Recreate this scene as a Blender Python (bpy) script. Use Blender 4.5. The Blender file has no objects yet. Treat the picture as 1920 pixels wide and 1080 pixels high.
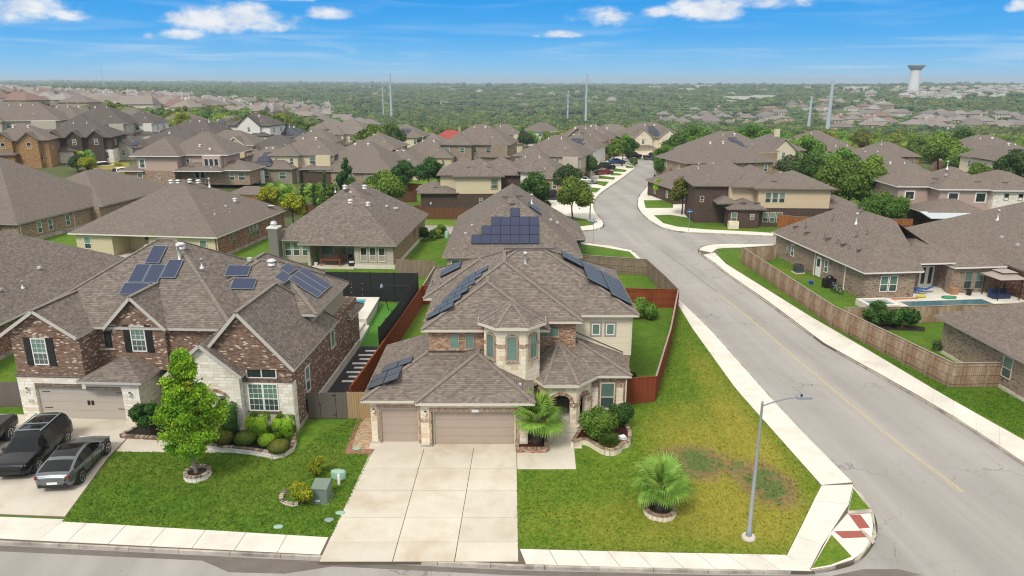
import bpy, math, random
import numpy as np
from mathutils import Vector, Matrix, noise as mnoise
from mathutils.geometry import tessellate_polygon
R = math.radians
rnd = random.Random(7)
sc = bpy.context.scene
COL = sc.collection
# ------------------------------------------------------------------ camera
CAM_H, PITCH, FPX = 20.7, R(16.0), 1350.0
cam = bpy.data.cameras.new('camera'); cam_o = bpy.data.objects.new('camera', cam); COL.objects.link(cam_o)
cam_o.location = (0, 0, CAM_H); cam_o.rotation_euler = (R(90) - PITCH, 0, 0)
cam.sensor_width = 36; cam.lens = 36 * FPX / 1920; cam.clip_start = 0.5; cam.clip_end = 20000
sc.camera = cam_o
sc.view_settings.view_transform = 'Standard'; sc.view_settings.look = 'None'
sc.view_settings.exposure = 0.07; sc.view_settings.gamma = 1.0; sc.view_settings.use_curve_mapping = False
sc.cycles.max_bounces = 6; sc.cycles.diffuse_bounces = 3; sc.cycles.glossy_bounces = 2
sc.cycles.transmission_bounces = 2; sc.cycles.transparent_max_bounces = 6; sc.cycles.volume_bounces = 0
sc.cycles.use_adaptive_sampling = True
try: sc.cycles.use_denoising = True; sc.cycles.filter_width = 1.15
except Exception: pass
CC, SS = math.cos(PITCH), math.sin(PITCH)
def G(px, py, z=0.0):
    """ground place seen at a survey point of the picture"""
    u = px - 960; v = py - 540
    f = FPX * CC - v * SS; d = FPX * SS + v * CC
    k = (CAM_H - z) / d
    return (u * k, f * k)
# ------------------------------------------------------------------ sky and sun
SUN_AZ, SUN_EL = R(206), R(49)      # behind the camera, to the left
w = bpy.data.worlds.new('World'); sc.world = w; w.use_nodes = True
nt = w.node_tree; nt.nodes.clear()
class NB:
    def __init__(s, nt): s.nt = nt
    def n(s, t, **k):
        nd = s.nt.nodes.new(t)
        ins = k.pop('ins', {})
        for a, b in k.items(): setattr(nd, a, b)
        for a, b in ins.items():
            if hasattr(b, 'is_linked') or isinstance(b, bpy.types.NodeSocket): s.nt.links.new(b, nd.inputs[a])
            else: nd.inputs[a].default_value = b
        return nd
    def m(s, op, a, b=0.0, c=None, clamp=False):
        nd = s.nt.nodes.new('ShaderNodeMath'); nd.operation = op; nd.use_clamp = clamp
        for i, v in enumerate((a, b) if c is None else (a, b, c)):
            if isinstance(v, bpy.types.NodeSocket): s.nt.links.new(v, nd.inputs[i])
            else: nd.inputs[i].default_value = v
        return nd.outputs[0]
    def ramp(s, fac, stops, interp='LINEAR'):
        nd = s.nt.nodes.new('ShaderNodeValToRGB'); cr = nd.color_ramp; cr.interpolation = interp
        while len(cr.elements) < len(stops): cr.elements.new(0.5)
        for e, (p, c) in zip(cr.elements, stops):
            e.position = p; e.color = (c[0], c[1], c[2], 1) if not isinstance(c, (int, float)) else (c, c, c, 1)
        s.nt.links.new(fac, nd.inputs[0]); return nd.outputs[0]
    def mix(s, fac, a, b, mode='MIX'):
        nd = s.nt.nodes.new('ShaderNodeMix'); nd.data_type = 'RGBA'; nd.blend_type = mode
        for i, v in ((0, fac), (6, a), (7, b)):
            if isinstance(v, bpy.types.NodeSocket): s.nt.links.new(v, nd.inputs[i])
            elif i == 0: nd.inputs[i].default_value = v
            else: nd.inputs[i].default_value = (v[0], v[1], v[2], 1)
        return nd.outputs[2]
    def noise(s, vec, scale, detail=3, rough=.55, dist=0.0, dim='3D'):
        nd = s.nt.nodes.new('ShaderNodeTexNoise'); nd.noise_dimensions = dim
        nd.inputs['Scale'].default_value = scale; nd.inputs['Detail'].default_value = detail
        nd.inputs['Roughness'].default_value = rough; nd.inputs['Distortion'].default_value = dist
        s.nt.links.new(vec, nd.inputs['Vector']); return nd.outputs[0]
    def comb(s, x, y, z):
        nd = s.nt.nodes.new('ShaderNodeCombineXYZ')
        for i, v in enumerate((x, y, z)):
            if isinstance(v, bpy.types.NodeSocket): s.nt.links.new(v, nd.inputs[i])
            else: nd.inputs[i].default_value = v
        return nd.outputs[0]
    def sep(s, v):
        nd = s.nt.nodes.new('ShaderNodeSeparateXYZ'); s.nt.links.new(v, nd.inputs[0]); return nd.outputs
b = NB(nt)
tc = b.n('ShaderNodeTexCoord').outputs['Generated']
dx, dy, dz = b.sep(tc)
az = b.m('ARCTAN2', dx, dy)                       # radians, 0 = ahead
el = b.m('ARCSINE', dz)
# nishita base, sampled higher up than it stands so that the low sky keeps its deep blue
sky = b.n('ShaderNodeTexSky', sky_type='NISHITA', sun_disc=False, sun_elevation=SUN_EL, sun_rotation=SUN_AZ)
zz = b.m('ADD', b.m('MULTIPLY', b.m('MAXIMUM', dz, 0.0), 2.0), 0.10)
nt.links.new(b.comb(dx, dy, zz), sky.inputs[0])
grad = b.ramp(b.m('DIVIDE', el, R(90), clamp=True), [(0.0, (.30, .66, .95)), (0.012, (.20, .58, .95)), (0.035, (.055, .43, .93)), (0.068, (.0, .33, .88)), (0.3, (.01, .24, .70)), (1.0, (.01, .16, .55))])
# clouds: cumulus as masses standing at their own bearings, thin cirrus, and a broken deck overhead
def P2A(px, py):
    v = py - 540
    f = FPX * CC - v * SS; d = FPX * SS + v * CC
    return math.atan2(px - 960, f), math.atan2(-d, math.hypot(px - 960, f))
vecc = b.comb(b.m('MULTIPLY', az, 1.0), b.m('MULTIPLY', el, 1.9), 0.0)
n1 = b.noise(vecc, 26.0, 6, .6)
n2 = b.noise(vecc, 9.0, 3, .55)
mass = None
for (px, py, wx, wy, amp) in [(28, 18, 88, 40, 1), (122, 30, 36, 14, .85), (415, 40, 105, 36, 1), (500, 48, 85, 26, 1), (340, 66, 52, 13, 1), (283, 68, 13, 8, .8), (622, 29, 48, 14, .85),
        (262, 30, 14, 8, .6), (1128, 36, 66, 26, 1.0), (1062, 66, 46, 9, .8), (1232, 24, 36, 15, 1), (1330, 22, 85, 32, 1), (1420, 6, 110, 22, .95), (1908, 14, 24, 12, .85), (1005, 68, 12, 5, .6), (520, -2, 60, 6, .7)]:
    a0, e0 = P2A(px, py)
    sx = b.m('DIVIDE', b.m('SUBTRACT', az, a0), wx / FPX); sy = b.m('DIVIDE', b.m('SUBTRACT', el, e0), wy / FPX * .98)
    sy = b.m('MULTIPLY', sy, b.m('ADD', 1.0, b.m('MULTIPLY', b.m('LESS_THAN', sy, 0.0), .6)))   # flatter bases
    q = b.m('MULTIPLY', b.m('SUBTRACT', 1.0, b.m('ADD', b.m('MULTIPLY', sx, sx), b.m('MULTIPLY', sy, sy))), amp)
    mass = q if mass is None else b.m('MAXIMUM', mass, q)
dens = b.m('ADD', b.m('MULTIPLY', mass, .75), b.m('ADD', b.m('MULTIPLY', b.m('SUBTRACT', n1, .5), 2.1), b.m('MULTIPLY', b.m('SUBTRACT', n2, .5), 1.5)))
cum = b.ramp(b.m('ADD', b.m('MULTIPLY', dens, .5), .3), [(.30, 0.0), (.74, 1.0)], 'EASE')
shade = b.noise(b.comb(az, b.m('ADD', b.m('MULTIPLY', el, 2.0), .02), .3), 22.0, 4, .5)
ccol = b.ramp(b.m('ADD', b.m('MULTIPLY', shade, .9), b.m('MULTIPLY', dens, .22)), [(.34, (.46, .60, .82)), (.70, (.93, .95, .98))])
# cirrus
vci = b.comb(b.m('ADD', b.m('MULTIPLY', az, 1.0), b.m('MULTIPLY', el, 2.5)), b.m('MULTIPLY', el, 13.0), 0.5)
ci = b.ramp(b.noise(vci, 5.0, 5, .55, .6), [(.50, 0.0), (.80, .8)])
band = b.ramp(b.m('DIVIDE', el, R(6.2), clamp=True), [(0.0, .35), (.12, .7), (.42, .7), (.6, .25), (1.0, .25)])
cim = b.m('MULTIPLY', b.m('MULTIPLY', ci, band), b.m('SUBTRACT', 1.0, b.m('MULTIPLY', b.m('GREATER_THAN', el, R(7)), .5)))
# broken deck overhead (soft light of the day)
deckn = b.noise(b.comb(b.m('DIVIDE', dx, b.m('MAXIMUM', dz, .06)), b.m('DIVIDE', dy, b.m('MAXIMUM', dz, .06)), 0.0), 1.1, 5, .6)
cover = b.ramp(b.m('DIVIDE', el, R(90), clamp=True), [(0.078, 0.0), (0.14, .36), (.3, .50), (1.0, .55)])
deck = b.ramp(b.m('ADD', deckn, b.m('SUBTRACT', cover, .32)), [(.40, 0.0), (.60, 1.0)], 'EASE')
deck = b.m('MULTIPLY', deck, b.ramp(b.m('DIVIDE', el, R(90), clamp=True), [(.075, 0.0), (.12, 1.0)]))
col = b.mix(cim, grad, (.78, .88, .96))
col = b.mix(cum, col, ccol)
col = b.mix(deck, col, (1.13, 1.10, 1.03))
col = b.mix(b.m('LESS_THAN', dz, -0.002), col, (.25, .27, .22))
bg1 = b.n('ShaderNodeBackground', ins={'Color': sky.outputs[0], 'Strength': 0.05})
bg2 = b.n('ShaderNodeBackground', ins={'Color': col, 'Strength': 1.0})
mx = b.n('ShaderNodeMixShader', ins={0: 0.9}); nt.links.new(bg1.outputs[0], mx.inputs[1]); nt.links.new(bg2.outputs[0], mx.inputs[2])
wo = b.n('ShaderNodeOutputWorld'); nt.links.new(mx.outputs[0], wo.inputs[0])
sun = bpy.data.lights.new('sun', 'SUN'); sun.energy = 2.6; sun.angle = R(16); sun.color = (1.0, .95, .87)
sun_o = bpy.data.objects.new('sun', sun); COL.objects.link(sun_o)
sd = Vector((math.sin(SUN_AZ) * math.cos(SUN_EL), math.cos(SUN_AZ) * math.cos(SUN_EL), math.sin(SUN_EL)))
sun_o.rotation_euler = sd.to_track_quat('Z', 'Y').to_euler()
# ------------------------------------------------------------------ materials
MATS = {}
def newmat(name):
    m = bpy.data.materials.new(name); m.use_nodes = True; t = m.node_tree
    bs = t.nodes['Principled BSDF']; return m, NB(t), bs
def lin(c):  # sRGB 0-255 -> linear
    return tuple(((x / 255 / 12.92) if x / 255 <= .04045 else ((x / 255 + .055) / 1.055) ** 2.4) for x in c)
def plain(name, col, rough=.6, metal=0.0, var=.12, scale=1.5, spec=.5, bump=0.0, emit=None):
    if name in MATS: return MATS[name]
    m, q, bs = newmat(name)
    tc = q.n('ShaderNodeTexCoord').outputs['Object']
    n = q.noise(tc, scale, 4, .6)
    f = q.m('ADD', 1 - var, q.m('MULTIPLY', n, 2 * var))
    c = q.mix(1.0, col, q.comb(f, f, f), 'MULTIPLY')
    q.nt.links.new(c, bs.inputs['Base Color']); bs.inputs['Roughness'].default_value = rough; bs.inputs['Metallic'].default_value = metal
    bs.inputs['Specular IOR Level'].default_value = spec
    if bump:
        bp = q.n('ShaderNodeBump', ins={'Strength': bump, 'Distance': .02}); q.nt.links.new(q.noise(tc, scale * 12, 3), bp.inputs['Height'])
        q.nt.links.new(bp.outputs[0], bs.inputs['Normal'])
    if emit: bs.inputs['Emission Color'].default_value = (*emit, 1); bs.inputs['Emission Strength'].default_value = 1
    MATS[name] = m; return m
def cells(name, cw, ch, stops, mortar, mw, shift=.5, rough=.85, bump=.5, weather=.15, wscale=.25, tint=.0, irregular=False, spec=.3, course_shade=1.0):
    """courses of bricks, stones, shingles or boards: colour per piece, joints between"""
    if name in MATS: return MATS[name]
    m, q, bs = newmat(name)
    uv = q.n('ShaderNodeUVMap').outputs[0]
    u, v, _ = q.sep(uv)
    vv = q.m('DIVIDE', v, ch); row = q.m('FLOOR', vv); fy = q.m('FRACT', vv)
    wn0 = q.n('ShaderNodeTexWhiteNoise', noise_dimensions='1D'); q.nt.links.new(row, wn0.inputs['W'])
    if irregular: uu = q.m('ADD', q.m('MULTIPLY', q.m('DIVIDE', u, cw), q.m('ADD', .75, q.m('MULTIPLY', wn0.outputs[0], .6))), q.m('MULTIPLY', wn0.outputs[0], 7.0))
    else: uu = q.m('ADD', q.m('DIVIDE', u, cw), q.m('MULTIPLY', q.m('FLOORED_MODULO', row, 2.0), shift))
    colm = q.m('FLOOR', uu); fx = q.m('FRACT', uu)
    wn = q.n('ShaderNodeTexWhiteNoise', noise_dimensions='3D'); q.nt.links.new(q.comb(colm, row, 3.7), wn.inputs['Vector'])
    c = q.ramp(wn.outputs[0], stops, 'CONSTANT' if len(stops) > 3 else 'LINEAR')
    if course_shade < 1.0:  # shadow line along the foot of each row, painted into the colour
        lo_ = q.m('LESS_THAN', fy, .24); k_ = q.m('SUBTRACT', 1.0, q.m('MULTIPLY', lo_, 1 - course_shade)); c = q.mix(1.0, c, q.comb(k_, k_, k_), 'MULTIPLY')
    mk = None
    if mw > 0:
        ex = q.m('LESS_THAN', q.m('MULTIPLY', q.m('MINIMUM', fx, q.m('SUBTRACT', 1.0, fx)), cw), mw)
        ey = q.m('LESS_THAN', q.m('MULTIPLY', q.m('MINIMUM', fy, q.m('SUBTRACT', 1.0, fy)), ch), mw)
        mk = q.m('MAXIMUM', ex, ey)
        c = q.mix(mk, c, mortar)
    tc = q.n('ShaderNodeTexCoord').outputs['Object']
    wz = q.noise(tc, wscale, 5, .62)
    fz = q.noise(tc, 5.0, 3, .6)
    g = q.m('ADD', 1 - weather, q.m('MULTIPLY', q.m('ADD', q.m('MULTIPLY', wz, .65), q.m('MULTIPLY', fz, .35)), 2 * weather))
    if tint:
        oi = q.n('ShaderNodeObjectInfo').outputs['Random']
        g = q.m('MULTIPLY', g, q.m('ADD', 1 - tint, q.m('MULTIPLY', oi, 2 * tint)))
    c = q.mix(1.0, c, q.comb(g, g, g), 'MULTIPLY')
    q.nt.links.new(c, bs.inputs['Base Color']); bs.inputs['Roughness'].default_value = rough; bs.inputs['Specular IOR Level'].default_value = spec
    if bump:
        h = q.m('MULTIPLY', wn.outputs[0], .4)
        if mk is not None: h = q.m('ADD', h, q.m('SUBTRACT', 1.0, mk))
        else: h = q.m('ADD', h, q.m('MULTIPLY', q.m('SUBTRACT', 1.0, fy), .8))
        bp = q.n('ShaderNodeBump', ins={'Strength': bump, 'Distance': .012}); q.nt.links.new(h, bp.inputs['Height']); q.nt.links.new(bp.outputs[0], bs.inputs['Normal'])
    MATS[name] = m; return m
def shingle(name, base, k=1.0, var=.34, tint=.0):
    b0 = tuple(x * k for x in base)
    st = [(0, tuple(x * (1 - var) for x in b0)), (.22, tuple(x * (1 - var * .35) for x in b0)), (.5, b0), (.72, tuple(x * (1 + var * .4) for x in b0)), (.88, tuple(x * (1 + var) for x in b0))]
    return cells(name, .24, .145, st, (.03, .027, .025), 0, shift=.37, rough=.92, bump=.6, weather=.13, wscale=.22, tint=tint, spec=.2, course_shade=.62)
SH = shingle('shingle_brown', (.188, .157, .135), 1.0, .24)
SH_N = shingle('shingle_weathered', (.200, .166, .142), 1.0, .24)
SH_L = shingle('shingle_left', (.192, .161, .139), .98, .24)
SH_P = shingle('shingle_plain', (.186, .155, .134), 1.0, .13)
SH_R = shingle('shingle_right', (.198, .161, .137), 1.0, .15)
SH_D = shingle('shingle_dark', (.122, .104, .094), 1.0, .16)
SH_G = shingle('shingle_gray', (.085, .09, .105), 1.0, .16)
SH_RED = plain('metal_red_roof', (.30, .045, .035), .6)
SH_T = shingle('shingle_tan', (.19, .165, .14), 1.0, .12, .12)
CAPM = shingle('shingle_cap', (.235, .20, .172), 1.0, .10)
def brick(name, cols, mortar, w=.005, cw=.21, ch=.077, weather=.12, bump=.5):
    n = len(cols); st = [(i / n, c) for i, c in enumerate(cols)]
    return cells(name, cw, ch, st, mortar, w, weather=weather, bump=bump, spec=.25)
BR_LEFT = brick('brick_dark_mixed', [(.155, .088, .06), (.21, .125, .085), (.18, .10, .07), (.27, .17, .125), (.115, .065, .048), (.23, .14, .10), (.175, .10, .072), (.60, .50, .40), (.20, .115, .08), (.11, .065, .05)], (.30, .235, .185))
BR_MAIN = brick('brick_orange', [(.32, .17, .10), (.40, .24, .15), (.27, .13, .075), (.45, .29, .19), (.34, .19, .12), (.16, .08, .05), (.48, .34, .24), (.36, .2, .12)], (.50, .40, .30))
BR_TRIM = brick('brick_trim', [(.36, .21, .13), (.26, .14, .09), (.45, .31, .21), (.30, .17, .10), (.20, .11, .07)], (.55, .46, .36), .01, .075, .30)
BR_TRIM_D = brick('brick_trim_dark', [(.12, .065, .05), (.09, .05, .04), (.17, .11, .08), (.07, .04, .035)], (.30, .26, .21), .01, .075, .30)
BR_TAN = brick('brick_tan_mixed', [(.30, .21, .14), (.36, .26, .18), (.24, .155, .10), (.14, .09, .06), (.40, .30, .21), (.28, .19, .125), (.33, .23, .155)], (.38, .31, .24))
BR_RED = brick('brick_red_mixed', [(.20, .085, .06), (.27, .12, .085), (.14, .06, .045), (.33, .17, .12), (.23, .10, .07), (.46, .32, .25)], (.32, .23, .18))
BR_GRAY = brick('brick_gray_tan', [(.30, .225, .165), (.26, .195, .145), (.33, .255, .195), (.29, .215, .16), (.34, .265, .205), (.10, .08, .075), (.27, .205, .15), (.31, .235, .175), (.24, .18, .135)], (.36, .29, .225))
BR_BROWN = brick('brick_brown', [(.070, .045, .036), (.085, .055, .042), (.06, .04, .034), (.10, .065, .05)], (.12, .09, .07))
BR_GOLD = brick('brick_gold', [(.35, .19, .08), (.42, .24, .10), (.28, .14, .06), (.14, .075, .04), (.38, .21, .09), (.40, .23, .1)], (.42, .28, .15))
ST_MAIN = cells('limestone_cream', .55, .30, [(0, (.72, .62, .46)), (.2, (.77, .68, .52)), (.4, (.69, .58, .42)), (.55, (.79, .71, .57)), (.75, (.74, .64, .49)), (.9, (.64, .51, .34))], (.47, .40, .31), .008, shift=.37, irregular=True, weather=.10, wscale=.8, bump=.35)
ST_LEFT = cells('limestone_white', .48, .20, [(0, (.73, .68, .58)), (.25, (.79, .75, .66)), (.5, (.69, .63, .52)), (.7, (.81, .77, .69)), (.88, (.66, .58, .45))], (.50, .46, .40), .008, shift=.4, irregular=True, weather=.08, wscale=.8, bump=.35)
def siding(name, c, ch=.17):
    d = tuple(x * .97 for x in c)
    return cells(name, 500., ch, [(0, d), (1, c)], tuple(x * .72 for x in c), .009, shift=0, rough=.6, bump=.3, weather=.05)
SD_CREAM = siding('siding_cream', (.70, .62, .46)); SD_YEL = siding('siding_yellow', (.63, .54, .37)); SD_TAN = siding('siding_tan', (.36, .31, .25))
SD_BEIGE = siding('siding_beige', (.47, .42, .345)); SD_PINK = siding('siding_pinkish', (.46, .345, .285)); SD_GRAY = siding('siding_gray', (.20, .185, .165)); SD_SAND = siding('siding_sand', (.60, .47, .31))
SD_WHITE = siding('siding_white', (.72, .70, .65)); SD_BLUE = siding('siding_bluegray', (.27, .34, .37)); SD_OLIVE = siding('siding_olive', (.27, .235, .18))
FASCIA = plain('paint_cream_trim', (.62, .56, .46), .5, var=.05); FASCIA_L = plain('paint_greige_trim', (.48, .45, .40), .5, var=.05)
FASCIA_W = plain('paint_white_trim', (.74, .71, .66), .45, var=.04); FASCIA_B = plain('paint_brown_trim', (.17, .13, .105), .5, var=.05); FASCIA_T = plain('paint_taupe_trim', (.33, .29, .245), .5, var=.05)
FLASH = plain('flashing_dark', (.055, .05, .048), .6); BLACK = plain('black_paint', (.012, .012, .013), .4); GALV = plain('galvanised_steel', (.30, .34, .37), .45, .35)
WHITE = plain('white_paint', (.78, .77, .73), .45, var=.04); DOORM = plain('garage_door_taupe', (.40, .315, .255), .55, var=.05); DOORG = plain('garage_door_gray', (.44, .395, .345), .55, var=.05)
BRONZE = plain('bronze_metal', (.035, .028, .022), .4, .5); CHROME = plain('chrome_rim', (.55, .56, .58), .25, .9); RUBBER = plain('tyre_rubber', (.018, .018, .018), .8)
LAMPG = plain('lamp_glass', (.85, .75, .55), .2); ALU = plain('vent_aluminium', (.62, .61, .59), .4, .3, var=.1); PIPE = plain('pvc_pipe', (.10, .09, .085), .5)
def glassm(name, c, rough=.08):
    if name in MATS: return MATS[name]
    m, q, bs = newmat(name)
    uv = q.n('ShaderNodeUVMap').outputs[0]; u, v, _ = q.sep(uv)
    s = q.m('FRACT', q.m('MULTIPLY', v, 18.0)); g = q.m('ADD', .86, q.m('MULTIPLY', s, .22))
    n = q.noise(q.n('ShaderNodeTexCoord').outputs['Object'], 1.1, 2); g = q.m('MULTIPLY', g, q.m('ADD', .75, q.m('MULTIPLY', n, .5)))
    oi = q.n('ShaderNodeObjectInfo').outputs['Random']; g = q.m('MULTIPLY', g, q.m('ADD', .7, q.m('MULTIPLY', oi, .6)))
    q.nt.links.new(q.mix(1.0, c, q.comb(g, g, g), 'MULTIPLY'), bs.inputs['Base Color'])
    bs.inputs['Roughness'].default_value = rough; bs.inputs['Specular IOR Level'].default_value = .7
    MATS[name] = m; return m
GL_UP = glassm('glass_green_blind', (.13, .215, .175)); GL_LO = glassm('glass_lower', (.06, .095, .09)); GL_DK = glassm('glass_dark', (.03, .04, .042))
CONC = None
def ground_mat(name, c1, c2, s1, c3=None, s2=.3, rough=.9, bump=.3, bs_scale=6., speck=.12, t3=(.55, .75), per=0.0):
    m, q, bs = newmat(name)
    tc = q.n('ShaderNodeTexCoord').outputs['Object']
    n1 = q.noise(tc, s1, 5, .6); n2 = q.noise(tc, s2, 4, .6, .4); n3 = q.noise(tc, bs_scale, 4, .7)
    c = q.mix(q.ramp(n1, [(.35, 0.), (.65, 1.)]), c1, c2)
    if c3 is not None: c = q.mix(q.ramp(n2, [(t3[0], 0.), (t3[1], 1.)]), c, c3)
    g = q.m('ADD', 1 - speck, q.m('MULTIPLY', n3, 2 * speck))
    if per: g = q.m('MULTIPLY', g, q.m('ADD', 1 - per, q.m('MULTIPLY', q.n('ShaderNodeObjectInfo').outputs['Random'], 2 * per)))
    c = q.mix(1.0, c, q.comb(g, g, g), 'MULTIPLY')
    q.nt.links.new(c, bs.inputs['Base Color']); bs.inputs['Roughness'].default_value = rough; bs.inputs['Specular IOR Level'].default_value = .2
    bp = q.n('ShaderNodeBump', ins={'Strength': bump, 'Distance': .05}); q.nt.links.new(n3, bp.inputs['Height']); q.nt.links.new(bp.outputs[0], bs.inputs['Normal'])
    MATS[name] = m; return m
CONC = ground_mat('concrete_pale', (.55, .50, .42), (.60, .555, .475), .8, (.44, .36, .25), .35, bump=.1, bs_scale=9, speck=.06, t3=(.50, .80), per=.05)
CONC_W = ground_mat('concrete_white', (.63, .60, .535), (.69, .66, .595), .9, (.53, .48, .41), .5, bump=.1, bs_scale=9, speck=.06, t3=(.52, .82), per=.05)
CURB = ground_mat('concrete_curb', (.50, .45, .385), (.40, .35, .30), 1.2, (.20, .18, .165), .8, bump=.2, bs_scale=9, speck=.1, t3=(.46, .70), per=.08)
JOINT = plain('joint_dirt', (.12, .095, .07), .95)
GRAVEL = ground_mat('gravel_charcoal', (.035, .035, .038), (.075, .075, .08), 14., None, bump=1., bs_scale=30, speck=.5)
MULCH = ground_mat('mulch_dark', (.022, .018, .016), (.05, .04, .034), 12., (.16, .14, .12), 9., bump=1., bs_scale=30, speck=.5, t3=(.66, .7))
MULCH_R = ground_mat('mulch_red', (.075, .022, .015), (.045, .014, .01), 12., None, bump=1., bs_scale=30, speck=.5)
def grass_mat(name, c1, c2, c3):
    m, q, bs = newmat(name)
    tc = q.n('ShaderNodeTexCoord').outputs['Object']
    n0 = q.noise(tc, .18, 3, .5); n1 = q.noise(tc, .8, 4, .65, .5); n2 = q.noise(tc, 3.2, 4, .7); n3 = q.noise(tc, 9., 3, .7)
    c = q.mix(q.ramp(q.m('ADD', q.m('MULTIPLY', n1, .55), q.m('MULTIPLY', n2, .45)), [(.36, 0.), (.62, 1.)]), c2, c1)
    c = q.mix(q.ramp(q.m('ADD', q.m('MULTIPLY', n0, .6), q.m('MULTIPLY', n2, .4)), [(.50, 0.), (.70, .8)]), c, c3)
    g = q.m('ADD', .62, q.m('MULTIPLY', q.m('ADD', q.m('MULTIPLY', n3, .6), q.m('MULTIPLY', n2, .4)), .76))
    q.nt.links.new(q.mix(1.0, c, q.comb(g, g, g), 'MULTIPLY'), bs.inputs['Base Color']); bs.inputs['Roughness'].default_value = .9; bs.inputs['Specular IOR Level'].default_value = .15
    bp = q.n('ShaderNodeBump', ins={'Strength': .9, 'Distance': .06}); q.nt.links.new(n3, bp.inputs['Height']); q.nt.links.new(bp.outputs[0], bs.inputs['Normal'])
    MATS[name] = m; return m
GRASS = grass_mat('grass_green', (.118, .212, .020), (.068, .145, .014), (.200, .225, .036))
GRASS_B = grass_mat('grass_bright', (.098, .185, .016), (.058, .130, .012), (.160, .200, .028))
TURF = ground_mat('turf_artificial', (.085, .25, .03), (.075, .22, .028), 1.2, None, bump=.5, bs_scale=22., speck=.25)
GRASS_FAR = ground_mat('ground_cover', (.07, .10, .03), (.10, .12, .045), .03, (.19, .17, .09), .02, bump=.2, bs_scale=.4, speck=.35, t3=(.55, .8))
DRY = ground_mat('grass_dry', (.30, .22, .06), (.22, .2, .04), .5, None, bump=.5, bs_scale=9, speck=.3)
def corner_lawn():
    m, q, bs = newmat('grass_corner_dry')
    tc = q.n('ShaderNodeTexCoord').outputs['Object']; x, y, _ = q.sep(tc)
    n1 = q.noise(tc, .42, 5, .62); n2 = q.noise(tc, 1.3, 5, .65, .6); n3 = q.noise(tc, 11., 4, .7)
    # dry band through the middle of the corner lawn
    def blob(cx, cy, rx, ry, amp=1.):
        ax = q.m('DIVIDE', q.m('SUBTRACT', x, cx), rx); ay = q.m('DIVIDE', q.m('SUBTRACT', y, cy), ry)
        return q.m('MULTIPLY', q.m('SUBTRACT', 1.0, q.m('ADD', q.m('MULTIPLY', ax, ax), q.m('MULTIPLY', ay, ay)), clamp=True), amp)
    d = q.m('ADD', blob(12.0, 36.5, 5.2, 9.0, .95), blob(14.5, 45., 1.8, 12., .6))
    d = q.m('ADD', d, blob(8.5, 30.5, 9., 3.2, .55))
    n4 = q.noise(tc, 3.4, 4, .7)
    dry = q.ramp(q.m('ADD', q.m('MULTIPLY', d, .52), q.m('ADD', q.m('MULTIPLY', n1, .45), q.m('MULTIPLY', n4, .55))), [(.52, 0.), (1.0, 1.)])
    c = q.mix(q.ramp(q.m('ADD', q.m('MULTIPLY', n2, .55), q.m('MULTIPLY', n4, .45)), [(.38, 0.), (.62, 1.)]), (.080, .165, .013), (.145, .215, .022))
    c = q.mix(dry, c, (.285, .262, .040))
    br = q.m('ADD', blob(10.3, 36.4, 2.9, 2.6), blob(13.6, 34.2, 2.0, 3.2, 1.))
    brn = q.ramp(q.m('ADD', q.m('MULTIPLY', br, .42), q.m('ADD', q.m('MULTIPLY', n2, .35), q.m('MULTIPLY', n4, .55))), [(.54, 0.), (.76, .9)])
    c = q.mix(brn, c, (.250, .165, .085))
    gn = q.ramp(q.m('ADD', q.m('MULTIPLY', br, .35), q.m('ADD', q.m('MULTIPLY', q.noise(q.comb(x, q.m('ADD', y, 40.), 0.), 1.0, 4, .6), .55), q.m('MULTIPLY', n4, .35))), [(.66, 0.), (.76, .9)])
    c = q.mix(gn, c, (.105, .165, .045))
    g = q.m('ADD', .55, q.m('MULTIPLY', q.m('ADD', q.m('MULTIPLY', n3, .6), q.m('MULTIPLY', n4, .4)), .90)); c = q.mix(1.0, c, q.comb(g, g, g), 'MULTIPLY')
    q.nt.links.new(c, bs.inputs['Base Color']); bs.inputs['Roughness'].default_value = .9; bs.inputs['Specular IOR Level'].default_value = .15
    bp = q.n('ShaderNodeBump', ins={'Strength': .9, 'Distance': .05}); q.nt.links.new(n3, bp.inputs['Height']); q.nt.links.new(bp.outputs[0], bs.inputs['Normal'])
    return m
LAWN_C = corner_lawn()
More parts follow.
